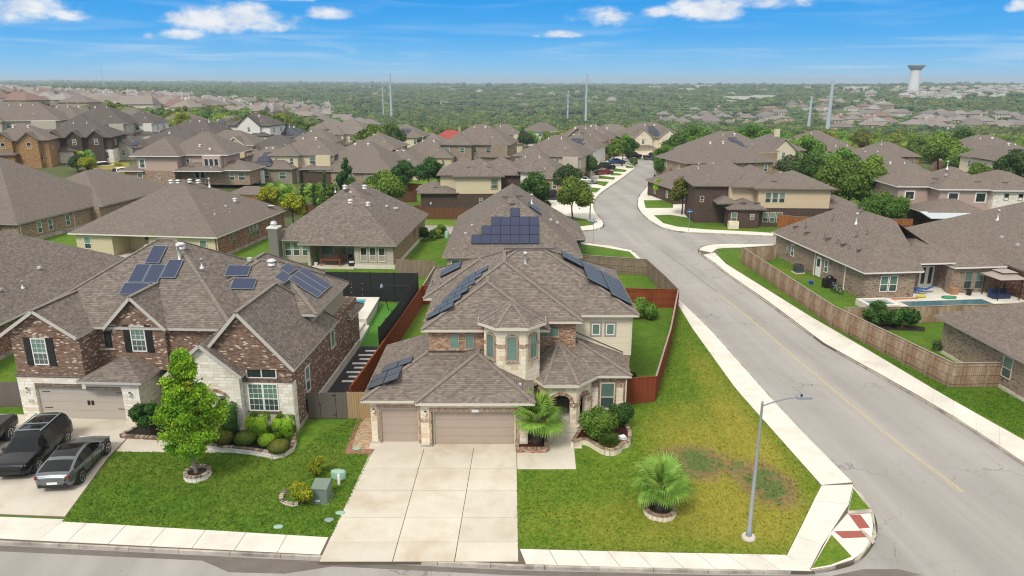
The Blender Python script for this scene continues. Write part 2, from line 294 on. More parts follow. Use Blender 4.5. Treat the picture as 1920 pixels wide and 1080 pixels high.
def asphalt():
    m, q, bs = newmat('asphalt_aged')
    tc = q.n('ShaderNodeTexCoord').outputs['Object']; x, y, z = q.sep(tc)
    st = q.noise(q.comb(q.m('MULTIPLY', q.m('ADD', x, q.m('MULTIPLY', y, .07)), 1.1), q.m('MULTIPLY', y, .05), 0.), 1.0, 4, .6)
    n1 = q.noise(tc, .12, 4, .6, .5); n2 = q.noise(tc, 14., 3, .7)
    c = q.mix(q.ramp(st, [(.3, 0.), (.7, 1.)]), (.300, .282, .266), (.350, .332, .316))
    c = q.mix(q.ramp(n1, [(.45, 0.), (.75, .8)]), c, (.385, .368, .35))
    # darker wheel lanes along the side street and a few sealed patches
    lx_ = q.m('ADD', x, q.m('MULTIPLY', y, .095)); ln_ = q.m('ABSOLUTE', q.m('SINE', q.m('MULTIPLY', q.m('SUBTRACT', lx_, 26.2), .72)))
    c = q.mix(q.m('MULTIPLY', q.ramp(ln_, [(.55, 0.), (1., .34)]), q.ramp(q.noise(q.comb(x, q.m('MULTIPLY', y, .12), 0.), .5, 4), [(.3, .35), (.7, 1.)])), c, (.205, .188, .175))
    bl = q.ramp(q.noise(tc, .35, 5, .7, 1.2), [(.60, 0.), (.68, .35)]); c = q.mix(bl, c, (.23, .21, .195))
    cr = q.n('ShaderNodeTexVoronoi', feature='DISTANCE_TO_EDGE'); cr.inputs['Scale'].default_value = .11
    wv = q.comb(q.m('ADD', x, q.m('MULTIPLY', q.noise(tc, .5, 4), 5.)), q.m('ADD', y, q.m('MULTIPLY', q.noise(tc, .6, 4), 4.)), 0.); q.nt.links.new(wv, cr.inputs['Vector'])
    ck = q.m('MULTIPLY', q.m('LESS_THAN', cr.outputs['Distance'], .0035), q.ramp(q.noise(tc, .2, 2), [(.40, .05), (.6, .6)]))
    c = q.mix(ck, c, (.10, .09, .085))
    sp = q.ramp(q.noise(tc, 2.3, 3, .5), [(.74, 0.), (.78, .5)]); c = q.mix(sp, c, (.14, .125, .115))
    g = q.m('ADD', .9, q.m('MULTIPLY', n2, .2)); c = q.mix(1.0, c, q.comb(g, g, g), 'MULTIPLY')
    q.nt.links.new(c, bs.inputs['Base Color']); bs.inputs['Roughness'].default_value = .85; bs.inputs['Specular IOR Level'].default_value = .25
    return m
ASPH = asphalt()
ASPH_D = ground_mat('asphalt_damp', (.14, .12, .105), (.17, .15, .13), 1., None, bump=.1, bs_scale=9, speck=.08, rough=.6)
def woodm(name, c1, c2, c3, ch=.145, vert=True, stain=.4):
    m, q, bs = newmat(name)
    uv = q.n('ShaderNodeUVMap').outputs[0]; u, v, _ = q.sep(uv)
    uu = q.m('DIVIDE', u, ch); ci_ = q.m('FLOOR', uu); fx = q.m('FRACT', uu)
    wn = q.n('ShaderNodeTexWhiteNoise', noise_dimensions='1D'); q.nt.links.new(ci_, wn.inputs['W'])
    tc = q.n('ShaderNodeTexCoord').outputs['Object']
    n1 = q.noise(tc, .35, 4, .65, .5); n2 = q.noise(q.comb(q.m('MULTIPLY', u, 22.), q.m('MULTIPLY', v, 1.6), 0.), 1., 4, .6)
    c = q.mix(q.m('ADD', q.m('MULTIPLY', wn.outputs[0], .65), q.m('MULTIPLY', n2, .35)), c1, c2)
    c = q.mix(q.m('MULTIPLY', q.ramp(n1, [(.42, 0.), (.68, 1.)]), stain), c, c3)
    ed = q.m('LESS_THAN', q.m('MINIMUM', fx, q.m('SUBTRACT', 1., fx)), .05)
    c = q.mix(q.m('MULTIPLY', ed, .7), c, tuple(x * .25 for x in c1))
    q.nt.links.new(c, bs.inputs['Base Color']); bs.inputs['Roughness'].default_value = .85; bs.inputs['Specular IOR Level'].default_value = .2
    MATS[name] = m; return m
W_RED = woodm('wood_red_stain', (.20, .045, .018), (.27, .065, .026), (.15, .035, .016)); W_GRAY = woodm('wood_weathered_gray', (.19, .14, .10), (.25, .195, .145), (.36, .30, .24))
W_OLD = woodm('wood_weathered_tan', (.22, .135, .08), (.36, .245, .16), (.58, .49, .38), stain=.9); W_BRN = woodm('wood_brown_stain', (.12, .055, .028), (.17, .075, .038), (.10, .05, .03))
W_ORG = woodm('wood_orange_stain', (.27, .095, .03), (.38, .15, .05), (.12, .05, .025), stain=.6); W_CAP = plain('wood_cap_gray', (.30, .25, .20), .85); W_TAN = woodm('wood_tan_new', (.36, .25, .13), (.42, .30, .16), (.30, .2, .1))
PVCF = cells('fence_taupe_panel', .15, 50., [(0, (.125, .105, .09)), (1, (.14, .118, .10))], (.10, .085, .07), .004, shift=0, rough=.6, bump=.2, weather=.05)
MESHB = plain('mesh_black_screen', (.012, .014, .016), .8, var=.3, scale=3)
WATER = plain('pool_water', (.02, .30, .42), .05, var=.15, spec=.8); WATER_D = plain('pool_water_deep', (.07, .17, .20), .05, var=.15, spec=.8)
def solar():
    m, q, bs = newmat('solar_cells')
    uv = q.n('ShaderNodeUVMap').outputs[0]; u, v, _ = q.sep(uv)
    ln = None
    for a in (u, v):
        f = q.m('FRACT', q.m('DIVIDE', a, .17)); e = q.m('LESS_THAN', f, .045); ln = e if ln is None else q.m('MAXIMUM', ln, e)
    q.nt.links.new(q.mix(q.m('MULTIPLY', ln, .35), (.030, .040, .085), (.15, .17, .24)), bs.inputs['Base Color'])
    bs.inputs['Roughness'].default_value = .4; bs.inputs['Specular IOR Level'].default_value = .32
    MATS['solar'] = m; return m
SOLAR = solar()
_m, _q, _bs = newmat('solar_cells_black'); _bs.inputs['Base Color'].default_value = (.022, .022, .035, 1); _bs.inputs['Roughness'].default_value = .16; _bs.inputs['Specular IOR Level'].default_value = .75
SOLAR_B = _m
SOLAR_G = SOLAR.copy(); SOLAR_G.name = 'solar_cells_gray'
for _n in SOLAR_G.node_tree.nodes:
    if _n.type == 'MIX' and not _n.inputs[6].is_linked and abs(_n.inputs[6].default_value[2] - .085) < .001: _n.inputs[6].default_value = (.055, .065, .080, 1)
def leafm(name, lo, hi, tr=.25, tint=.12, rough=.6, stand=0.0):
    m, q, bs = newmat(name)
    uv = q.n('ShaderNodeUVMap').outputs[0]; u, v, _ = q.sep(uv)
    oi = q.n('ShaderNodeObjectInfo').outputs['Random']
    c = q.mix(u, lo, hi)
    if stand:   # broad patches of darker and lighter leaf colour
        gp_ = q.n('ShaderNodeNewGeometry').outputs['Position']; sn = q.ramp(q.noise(gp_, stand, 4, .6), [(.38, 0.), (.62, 1.)]); sm = q.ramp(q.noise(gp_, stand * 7, 3, .6), [(.35, 0.), (.65, 1.)])
        c = q.mix(q.m('ADD', q.m('MULTIPLY', sn, .45), q.m('MULTIPLY', sm, .45)), q.mix(.42, c, (.025, .05, .014)), c)
    hs = q.n('ShaderNodeHueSaturation'); q.nt.links.new(c, hs.inputs['Color'])
    q.nt.links.new(q.m('ADD', .5 - tint * .16, q.m('MULTIPLY', oi, tint * .32)), hs.inputs['Hue'])
    q.nt.links.new(q.m('ADD', 1 - tint * 1.6, q.m('MULTIPLY', q.m('FRACT', q.m('MULTIPLY', oi, 7.3)), 3.2 * tint)), hs.inputs['Value'])
    q.nt.links.new(hs.outputs[0], bs.inputs['Base Color']); bs.inputs['Roughness'].default_value = rough; bs.inputs['Specular IOR Level'].default_value = .25
    if tr:
        tb = q.n('ShaderNodeBsdfTranslucent'); q.nt.links.new(hs.outputs[0], tb.inputs[0])
        mxs = q.n('ShaderNodeMixShader', ins={0: tr}); q.nt.links.new(bs.outputs[0], mxs.inputs[1]); q.nt.links.new(tb.outputs[0], mxs.inputs[2])
        q.nt.links.new(mxs.outputs[0], q.nt.nodes['Material Output'].inputs[0])
    MATS[name] = m; return m
LF_BRIGHT = leafm('leaf_bright', (.11, .29, .014), (.50, .70, .05), .38, .04); LF_GREEN = leafm('leaf_green', (.05, .125, .014), (.21, .33, .045), .25, .14)
LF_DARK = leafm('leaf_dark', (.022, .07, .012), (.085, .17, .026), .2, .12); LF_YEL = leafm('leaf_yellow', (.12, .20, .01), (.55, .50, .03), .3, .08)
LF_OLIVE = leafm('leaf_olive', (.035, .065, .02), (.12, .16, .06), .2, .12); LF_WOOD = leafm('leaf_woods', (.105, .185, .020), (.38, .48, .07), .25, .26, stand=.02)
LF_PALM = leafm('leaf_palm', (.13, .28, .035), (.34, .52, .10), .35, .06); LF_RED = leafm('leaf_reddish', (.07, .03, .02), (.13, .06, .04), .2, .1); LF_FAR = leafm('leaf_far', (.060, .105, .020), (.185, .230, .055), 0, .26, stand=.008)
LF_GOLDB = leafm('leaf_brown_gold', (.07, .09, .012), (.20, .20, .03), .2, .06)
BARK = plain('bark', (.20, .165, .13), .95, var=.3, scale=8, bump=.6); BARK_D = plain('bark_dark', (.09, .07, .055), .95, var=.3, scale=8)
# ------------------------------------------------------------------ mesh helpers
def tag(o, label=None, cat=None, group=None, kind=None):
    if label: o['label'] = label
    if cat: o['category'] = cat
    if group: o['group'] = group
    if kind: o['kind'] = kind
    return o
def empty(name, loc=(0, 0, 0), rz=0.0, label=None, cat=None, group=None, kind=None, parent=None):
    o = bpy.data.objects.new(name, None); COL.objects.link(o); o.location = loc; o.rotation_euler = (0, 0, rz)
    o.empty_display_size = .2; o.parent = parent
    return tag(o, label, cat, group, kind)
def link(name, me, parent=None, loc=(0, 0, 0), rz=0.0, mat=None):
    o = bpy.data.objects.new(name, me); COL.objects.link(o); o.parent = parent
    if mat is not None: o.matrix_local = mat
    else: o.location = loc; o.rotation_euler = (0, 0, rz)
    return o
def copy_tree(o, parent=None):
    c = o.copy(); COL.objects.link(c); c.parent = parent
    for ch in list(o.children): copy_tree(ch, c)
    return c
class MB:
    def __init__(s): s.v = []; s.f = []; s.mi = []; s.cur = 0; s.sm = []
    def add(s, vs, fs, smooth=False):
        k = len(s.v); s.v.extend(tuple(p) for p in vs)
        for f in fs: s.f.append([k + i for i in f]); s.mi.append(s.cur); s.sm.append(smooth)
        return s
    def poly(s, pts): return s.add(pts, [list(range(len(pts)))])
    def box(s, x0, y0, z0, x1, y1, z1):
        v = [(x0, y0, z0), (x1, y0, z0), (x1, y1, z0), (x0, y1, z0), (x0, y0, z1), (x1, y0, z1), (x1, y1, z1), (x0, y1, z1)]
        return s.add(v, [(0, 3, 2, 1), (4, 5, 6, 7), (0, 1, 5, 4), (1, 2, 6, 5), (2, 3, 7, 6), (3, 0, 4, 7)])
    def obox(s, c, ax, ay, az_, hx, hy, hz):
        c = Vector(c); ax, ay, az_ = Vector(ax) * hx, Vector(ay) * hy, Vector(az_) * hz
        v = [c + ax * i + ay * j + az_ * k for k in (-1, 1) for (i, j) in ((-1, -1), (1, -1), (1, 1), (-1, 1))]
        return s.add(v, [(0, 3, 2, 1), (4, 5, 6, 7), (0, 1, 5, 4), (1, 2, 6, 5), (2, 3, 7, 6), (3, 0, 4, 7)])
    def bar(s, p0, p1, w, h=None, up=(0, 0, 1)):
        p0 = Vector(p0); p1 = Vector(p1); d = (p1 - p0); L = d.length; d.normalize()
        u = Vector(up)
        if abs(d.dot(u)) > .99: u = Vector((0, 1, 0))
        sd_ = d.cross(u).normalized(); u = sd_.cross(d)
        return s.obox((p0 + p1) / 2, d, sd_, u, L / 2, w / 2, (h or w) / 2)
    def prism(s, pts, z0, z1, bottom=False):
        """pts: ccw or cw 2d polygon (concave allowed)"""
        n = len(pts); ar = sum(pts[i][0] * pts[(i + 1) % n][1] - pts[(i + 1) % n][0] * pts[i][1] for i in range(n))
        if ar < 0: pts = pts[::-1]
        k = len(s.v); s.v.extend((p[0], p[1], z1) for p in pts); s.v.extend((p[0], p[1], z0) for p in pts)
        for t in tessellate_polygon([[Vector((p[0], p[1], 0)) for p in pts]]):
            a, b_, c = t
            if (pts[b_][0] - pts[a][0]) * (pts[c][1] - pts[a][1]) - (pts[c][0] - pts[a][0]) * (pts[b_][1] - pts[a][1]) < 0: b_, c = c, b_
            s.f.append([k + a, k + b_, k + c]); s.mi.append(s.cur); s.sm.append(False)
            if bottom: s.f.append([k + n + c, k + n + b_, k + n + a]); s.mi.append(s.cur); s.sm.append(False)
        for i in range(n):
            j = (i + 1) % n; s.f.append([k + n + i, k + n + j, k + j, k + i]); s.mi.append(s.cur); s.sm.append(False)
        return s
    def tube(s, p0, p1, r0, r1=None, n=8, cap=True, smooth=True):
        r1 = r0 if r1 is None else r1
        p0 = Vector(p0); p1 = Vector(p1); d = (p1 - p0).normalized()
        a = d.cross(Vector((0, 0, 1)) if abs(d.z) < .95 else Vector((1, 0, 0))).normalized(); c = d.cross(a)
        v = []
        for p, r in ((p0, r0), (p1, r1)):
            for i in range(n): t = 2 * math.pi * i / n; v.append(p + a * math.cos(t) * r + c * math.sin(t) * r)
        s.add(v, [(i, (i + 1) % n, n + (i + 1) % n, n + i) for i in range(n)], smooth)
        if cap: s.add(v[n:], [list(range(n))]); s.add(v[:n], [list(range(n))[::-1]])
        return s
    def lathe(s, prof, n=16, c=(0, 0, 0), smooth=True, sy=1.0):
        v = []
        for (r, z) in prof:
            for i in range(n): t = 2 * math.pi * i / n; v.append((c[0] + r * math.cos(t), c[1] + r * math.sin(t) * sy, c[2] + z))
        fs = [(j * n + i, j * n + (i + 1) % n, (j + 1) * n + (i + 1) % n, (j + 1) * n + i) for j in range(len(prof) - 1) for i in range(n)]
        s.add(v, fs, smooth); s.add(v[-n:], [list(range(n))]); return s
    def mesh(s, name, mats):
        me = bpy.data.meshes.new(name); me.from_pydata(s.v, [], s.f)
        for m in (mats if isinstance(mats, (list, tuple)) else [mats]): me.materials.append(m)
        me.polygons.foreach_set('material_index', s.mi); me.polygons.foreach_set('use_smooth', s.sm)
        me.update()
        uvl = me.uv_layers.new(name='UVMap').data
        Z = Vector((0, 0, 1)); vs = me.vertices
        for p in me.polygons:
            n = p.normal; t = Z.cross(n)
            t = Vector((1, 0, 0)) if t.length < .02 else t.normalized()
            bt = n.cross(t)
            for li in p.loop_indices:
                co = vs[me.loops[li].vertex_index].co; uvl[li].uv = (co.dot(t), co.dot(bt))
        return me
    def build(s, name, mats, parent=None, **k): return link(name, s.mesh(name, mats), parent, **k)
def struct(name, mb, mat, label=None): return tag(mb.build(name, mat), kind='structure', label=label)
# ------------------------------------------------------------------ terrain
T_D = [0, 100, 130, 165, 200, 260, 340, 450, 600, 800, 1100, 1500, 2200, 3500, 6000, 9500]
T_PX = [-700, 0, 400, 700, 960, 1300, 1600, 1920, 2600]
T_Z = [[0, 0, 1, 4, 7, 9, 9, 9, 9, 9, 8, 6, 3, 5, 13, 22],
       [0, 0, .5, 3.6, 5.5, 7, 7.5, 7.5, 7, 8, 8, 3, 0, 4, 12, 20],
       [0, 0, 0, 1.5, 3, 4, 3, 1, -2, -4, -5, -3, 0, 2, 6, 10],
       [0, 0, 0, 0, 0, -2, -6, -12, -18, -20, -18, -12, -6, -4, -4, -4],
       [0, 0, 0, 0, 0, -2, -6, -12, -18, -22, -20, -12, -4, -5, -13, -24],
       [0, 0, 0, 0, 0, -3, -8, -14, -19, -22, -19, -10, -2, -6, -18, -34],
       [0, 0, 0, 0, -1, -4, -9, -15, -18, -17, -12, -3, 2, -6, -20, -40],
       [0, 0, 0, -1, -2.5, -6, -10, -14, -16, -13, -5, 5, 6, -2, -16, -32],
       [0, 0, 0, -1, -2.5, -6, -10, -14, -16, -13, -5, 5, 6, -2, -16, -32]]
T_Z = np.array(T_Z, float)
def terr(x, y):
    if y < 60: return 0.0
    a = 960 + x * FPX / (y * CC + CAM_H * SS); D = y
    a = max(T_PX[0], min(T_PX[-1], a)); D = min(D, T_D[-1])
    i = max(0, min(len(T_PX) - 2, np.searchsorted(T_PX, a) - 1)); j = max(0, min(len(T_D) - 2, np.searchsorted(T_D, D) - 1))
    fa = (a - T_PX[i]) / (T_PX[i + 1] - T_PX[i]); fd = (D - T_D[j]) / (T_D[j + 1] - T_D[j])
    fd = fd * fd * (3 - 2 * fd) * .5 + fd * .5
    return float((T_Z[i, j] * (1 - fa) + T_Z[i + 1, j] * fa) * (1 - fd) + (T_Z[i, j + 1] * (1 - fa) + T_Z[i + 1, j + 1] * fa) * fd)
def A(px, D):
    """place at bearing px, D metres ahead"""
    return ((px - 960) / FPX * (D * CC + CAM_H * SS), D)
def terrain():
    mb = MB(); Ds = [3] + list(np.linspace(20, 240, 24)) + list(240 * np.exp(np.linspace(.04, math.log(10200 / 240), 60)))
    an = np.linspace(-R(62), R(62), 110); vs = []
    for D in Ds:
        for a in an:
            x, y = D * math.sin(a), D * math.cos(a); n = mnoise.fractal(Vector((x * .0025, y * .0025, 0)), 1, 2, 4) * min(1, max(0, (D - 260) / 700)) * (3 + D * .0016)
            vs.append((x, y, terr(x, y) - .17 + n))
    N = len(an)
    # close behind the camera
    mb.add(vs, [(j * N + i, j * N + i + 1, (j + 1) * N + i + 1, (j + 1) * N + i) for j in range(len(Ds) - 1) for i in range(N - 1)], True)
    mb.add([(-60, -60, -.17), (60, -60, -.17), (60, 6, -.17), (-60, 6, -.17)], [(0, 1, 2, 3)])
    # orient up
    struct('terrain', mb, GRASS_FAR)
terrain()
RZ = -0.125   # road surface; yards and walks sit a kerb's height above
def gp(pts, z=0.0): return [G(p[0], p[1], z) for p in pts]
def offs(pl, d):
    """offset an open polyline to its left by d"""
    out = []
    for i, p in enumerate(pl):
        a = Vector(pl[max(0, i - 1)]); c = Vector(pl[min(len(pl) - 1, i + 1)]); t = (c - a).normalized()
        out.append((p[0] - t.y * d, p[1] + t.x * d))
    return out
def resample(pl, step):
    out = [Vector(pl[0])]; acc = 0
    for a, c in zip(pl[:-1], pl[1:]):
        a = Vector(a); c = Vector(c); L = (c - a).length; t = step - acc
        while t <= L: out.append(a + (c - a) * (t / L)); t += step
        acc = L - (t - step)
    if (out[-1] - Vector(pl[-1])).length > step * .3: out.append(Vector(pl[-1]))
    return [tuple(p) for p in out]
def smooth(pl, it=2):
    for _ in range(it):
        o = [pl[0]]
        for a, c in zip(pl[:-1], pl[1:]): o += [(a[0] * .75 + c[0] * .25, a[1] * .75 + c[1] * .25), (a[0] * .25 + c[0] * .75, a[1] * .25 + c[1] * .75)]
        pl = o + [pl[-1]]
    return pl
# kerb lines (world), from survey
K1 = [(-75, 34.5), (-45, 31.2), (-24, 29.1), (-11.4, 28.15), (.5, 27.3), (9, 27.0)] + gp([(1513, 1073), (1564, 1066), (1603, 1055), (1629, 1034), (1643.5, 1008), (1646.7, 985), (1642, 963), (1629, 940), (1600, 905), (1525.6, 830), (1451, 750), (1333, 617), (1271, 555), (1226, 506), (1190, 471), (1166.7, 464.4), (1142, 460), (1115, 456.7), (1086, 451)]) + [(-2, 98.5), (-30, 101.5)]
K1 = K1[:6] + smooth(K1[6:], 1)
K2 = [(40, -4), (33, 14), (30.5, 25)] + gp([(1920, 870), (1800, 790), (1710, 738), (1540, 643), (1443, 570), (1360, 512), (1340, 495.6), (1316, 479), (1307, 469), (1312, 462), (1324, 457.8), (1345, 456.5), (1450, 458), (1700, 462)])
K2 = K2[:3] + smooth(K2[3:], 1)
K3 = gp([(1700, 446), (1450, 443), (1340, 438), (1282, 435.6), (1249, 430), (1226.7, 420), (1209, 406.7), (1195.6, 393), (1193, 379), (1197, 366.6), (1209.4, 352.4), (1223.7, 336), (1231.8, 326), (1240, 315.7), (1243, 308), (1239, 300.5), (1215, 297.5), (1185, 298), (1174, 302), (1178, 306.6), (1194, 313.7), (1183, 321.8), (1166.6, 334), (1150, 346), (1134, 356.5), (1121.8, 366.6), (1115.7, 376.8), (1113.7, 387), (1117, 398), (1124.4, 406.7), (1134.4, 417.8), (1133, 424.4), (1124, 430), (1080, 434)]) + [(-2, 104.5), (-30, 109)]
K3 = smooth(K3, 1)
# road sheets
mb = MB(); mb.prism([(-75, -4)] + K1[:6] + [(9, 18), (40, -4)], -.2, RZ); struct('front_street', mb, ASPH)
mb = MB(); mb.prism([(9, 18)] + K1[5:] + K3[::-1] + K2[::-1], -.2, RZ + .002)
struct('side_street', mb, ASPH)
mb = MB(); mb.prism([(-24, 29.0), (-11.4, 28.05), (.5, 27.2), (9, 26.9), (14, 26.85), (15.6, 27.3), (17.2, 27.3), (18.0, 26.9), (15, 26.6), (12, 26.5), (0, 26.9), (-8, 27.5), (-10, 27.0), (-12.5, 27.1), (-14, 27.9), (-24, 28.6)], RZ - .02, RZ + .006); struct('gutter_stain', mb, ASPH_D)
# yellow centre line
cl = [G(1805, 923, RZ), G(1700, 845, RZ), G(1600, 763, RZ), G(1500, 680, RZ), G(1412, 603, RZ), G(1340, 545, RZ)]
YEL = plain('road_paint_yellow', (.50, .40, .22), .7, var=.25, scale=4)
YEL_F = plain('road_paint_worn', (.38, .335, .27), .7, var=.2, scale=3)
par = empty('centre_line', kind='structure')
for k, o_ in enumerate((-.11, .11)):
    L_ = offs(cl, o_); Rr = offs(cl, o_ + .1); MB().prism(L_ + Rr[::-1], RZ - .01, RZ + .0075).build('painted_stripe', YEL if k == 0 else YEL_F, par)
struct('seam_line', MB().prism((lambda q_: q_ + offs(q_, .07)[::-1])([G(1345, 548, RZ), G(1290, 505, RZ), G(1240, 468, RZ)]), RZ - .01, RZ + .0075), ASPH_D)
# kerbs as long solid strips with joints
def kerb(pl, name='kerb'):
    par = empty(name, kind='structure')
    pl = resample(pl, 2.4)
    for a, c in zip(pl[:-1], pl[1:]):
        q_ = [a, c]; t = (Vector(c) - Vector(a)); 
        if t.length < .4: continue
        t.normalize(); n = Vector((-t.y, t.x)); g_ = t * .012
        p = [Vector(a) + g_, Vector(c) - g_, Vector(c) - g_ + n * .17, Vector(a) + g_ + n * .17]
        m_ = MB(); z0 = terr(*a); m_.prism([tuple(x) for x in p], -.2 + z0, .012 + z0); m_.build('kerb_stone', CURB, par)
kerb(K1); kerb(K2[::-1]); kerb(K3[::-1])
# ------------------------------------------------------------------ yards, walks, drives
def lawn(pts, z=0.0, mat=None, name='lawn', label=None): return struct(name, MB().prism(pts, -.2, z), mat or GRASS, label)
lawn(offs(K1, .15) + [(-75, 101.5)], 0, GRASS)                                   # block left of the side street
lawn(offs(K2[::-1], .15) + [(60, -4), (75, 30), (72, 98)], 0, GRASS_B)            # block right of it
K3i = offs(K3[::-1], .15)
lawn(K3i + [(75, 108), (75, 150), (52, 205), (30, 206), (-30, 150)], -.01, GRASS)
# corner lawn of the main house, back yards
corner = gp([(969, 1029), (1473, 1042), (1539, 911), (1380, 731), (1297, 615), (1268, 575)]) + [(9.6, 45), (8.4, 43.4), (1, 39), (.3, 36)]
lawn(corner, .014, LAWN_C)
lawn([(-10.2, 45.5), (-5.5, 45.5), (-5.5, 66), (-8.4, 66)], .012, LAWN_C)
lawn([(8.2, 45.2), (10, 45.2), (15.5, 64.8), (8.2, 64.8)], .012, GRASS_B)
lawn([(7.5, 66), (15.6, 66.2), (15.2, 75.5), (7.5, 77)], .012, GRASS_B)
lawn([(9.6, 77.5), (14.9, 77)] + gp([(1178, 471), (1084, 459)]) + [(8.6, 96)], .012, GRASS_B)
lawn([(-12.6, 78)] + [(-7.9, 74)] + [(-7.2, 99.3), (-12, 100.6)], .012, GRASS_B)
lawn(gp([(116, 979), (214, 847), (420, 850), (700, 770), (645, 850), (697, 852), (622, 1007)]), .012, GRASS)
lawn([(-12.5, 54.9), (-9.5, 54.9), (-8.75, 66.5), (-12.7, 66.5)], .02, TURF, 'artificial_turf')
struct('gravel_bed', MB().prism([(-13.2, 41.9), (-10.4, 41.9), (-9.45, 54.9), (-12.5, 54.9)], -.2, .02), GRAVEL)
def slabs(name, la, lb, n, z0, z1, mat, gap=.012, pname='slab', label=None):
    """slabs between two polylines, n along"""
    par = empty(name, kind='structure', label=label)
    def at(pl, t):
        Ls = [0]
        for a, c in zip(pl[:-1], pl[1:]): Ls.append(Ls[-1] + math.dist(a, c))
        s_ = t * Ls[-1]
        for i in range(len(pl) - 1):
            if s_ <= Ls[i + 1] or i == len(pl) - 2:
                f = (s_ - Ls[i]) / max(1e-6, Ls[i + 1] - Ls[i]); return Vector((pl[i][0] + (pl[i + 1][0] - pl[i][0]) * f, pl[i][1] + (pl[i + 1][1] - pl[i][1]) * f))
    for i in range(n):
        a, c, d, e = at(la, i / n), at(la, (i + 1) / n), at(lb, (i + 1) / n), at(lb, i / n)
        ce = (a + c + d + e) / 4
        q_ = [tuple(p + (ce - p).normalized() * gap * 1.4) for p in (a, c, d, e)]
        MB().prism(q_, z0, z1 + rnd.uniform(-.004, .004)).build(pname, mat, par)
    return par
# front walk
FW_B = [(-75, 36.1), (-45, 32.8), (-22.2, 30.72), (-8.66, 29.42)]; FW_A = [(-75, 34.7), (-45, 31.4), (-24, 29.3), (-8.72, 28.12)]
struct('walk_bed', MB().prism([(-75, 34.6), (-45, 31.3), (-24, 29.2), (-11, 28.25), (.6, 27.45), (9, 27.15), (13.3, 26.95), (12.45, 28.1), (.3, 28.6), (-8.9, 29.4), (-22.2, 30.75), (-45, 32.85), (-75, 36.1)], -.2, .016), JOINT)
slabs('front_walk', FW_A, FW_B, 33, -.1, .03, CONC_W)
slabs('front_walk', [(.62, 27.45), (6.5, 27.2), (13.2, 26.98)], [(.35, 28.55), (6.5, 28.3), (12.45, 28.12)], 9, -.1, .03, CONC_W)
# corner walk and side walk
ci_ = gp([(1475, 1042), (1507, 978), (1525, 940), (1540, 911)]); co_ = gp([(1518, 1070), (1556, 996), (1588, 962), (1600, 909)])
struct('walk_bed', MB().prism(gp([(1475, 1042), (1540, 911), (1380, 730), (1297.8, 615.6), (1266.7, 564), (1202, 493), (1178, 470), (1084, 457.8), (1087, 452), (1115, 457.3), (1166, 465), (1189, 471.5), (1225, 507), (1270, 556), (1331, 617), (1449, 750), (1523, 830), (1598, 905), (1640, 985), (1600, 1054), (1515, 1071)]), -.2, .014), JOINT)
slabs('corner_walk', co_, ci_, 4, -.1, .03, CONC_W)
inner = gp([(1540, 910), (1380, 730), (1297.8, 615.6), (1266.7, 564), (1202, 493), (1178, 470)]); outer = gp([(1598, 905), (1523, 830), (1449, 751), (1331, 618), (1269, 557), (1225, 508), (1189, 473)])
slabs('side_walk', outer, inner, 34, -.1, .03, CONC_W, gap=.004)
slabs('cross_walk', gp([(1186, 470), (1166, 466), (1142, 461), (1115, 458), (1087, 453)]), gp([(1180, 472), (1163, 469), (1140, 465), (1115, 461), (1085, 458)]), 7, -.1, .03, CONC_W, gap=.006)
ramp = empty('kerb_ramp', kind='structure')
MB().prism(gp([(1600, 912), (1631, 958), (1637, 985), (1634, 1008), (1620, 1033), (1598, 1050), (1560, 1062), (1520, 1069), (1557, 1000), (1589, 963)]), -.1, .02).build('ramp_slab', CONC_W, ramp)
RAMPR = plain('tactile_red', (.32, .085, .065), .8, bump=.5)
MB().prism(gp([(1592, 966), (1613, 966), (1631, 990), (1611, 992)]), 0, .03).build('tactile_panel', RAMPR, ramp)
MB().prism(gp([(1564, 997), (1613, 996), (1624, 1008), (1580, 1010)]), 0, .03).build('tactile_panel', RAMPR, ramp)
MB().prism(gp([(1589, 961), (1634, 957), (1635, 963), (1590, 966)]), 0, .10).build('ramp_edge', CURB, ramp)
MB().prism(gp([(1612, 995), (1616, 994), (1641, 1016), (1636, 1021)]), 0, .06).build('ramp_edge', CURB, ramp)
lawn(gp([(1600, 916), (1631, 957), (1590, 961)]), .028, LAWN_C, 'verge'); lawn(gp([(1559, 1003), (1597, 1044), (1557, 1060), (1522, 1066)]), .028, LAWN_C, 'verge')
# right hand walk
struct('walk_bed', MB().prism(gp([(1921, 869), (1802, 790), (1712, 738), (1542, 643), (1445, 570), (1362, 512), (1342, 495), (1318, 479), (1309, 469), (1314, 462), (1345, 457), (1450, 458.5), (1450, 463), (1345, 467), (1347, 480), (1361, 494), (1520, 593), (1640, 663), (1767, 739), (1921, 826)]), -.2, .014), JOINT)
slabs('right_walk', gp([(1922, 869), (1802, 789), (1713, 737), (1543, 642), (1446, 569), (1362, 511), (1342, 494), (1318, 478)]), gp([(1922, 827), (1767, 740), (1640, 664), (1520, 594), (1361, 495), (1347, 481), (1340, 474)]), 26, -.1, .03, CONC_W, gap=.005)
slabs('right_walk', [(28.9, 36.2), (30.8, 25), (33.4, 14)], [(30.8, 38.8), (32.9, 25), (35.4, 14)], 6, -.1, .03, CONC_W, gap=.008)
slabs('right_cross_walk', gp([(1311, 469), (1316, 462), (1345, 457.5), (1450, 458.5)]), gp([(1335, 474), (1342, 467), (1352, 465), (1450, 463)]), 8, -.1, .03, CONC_W, gap=.005)
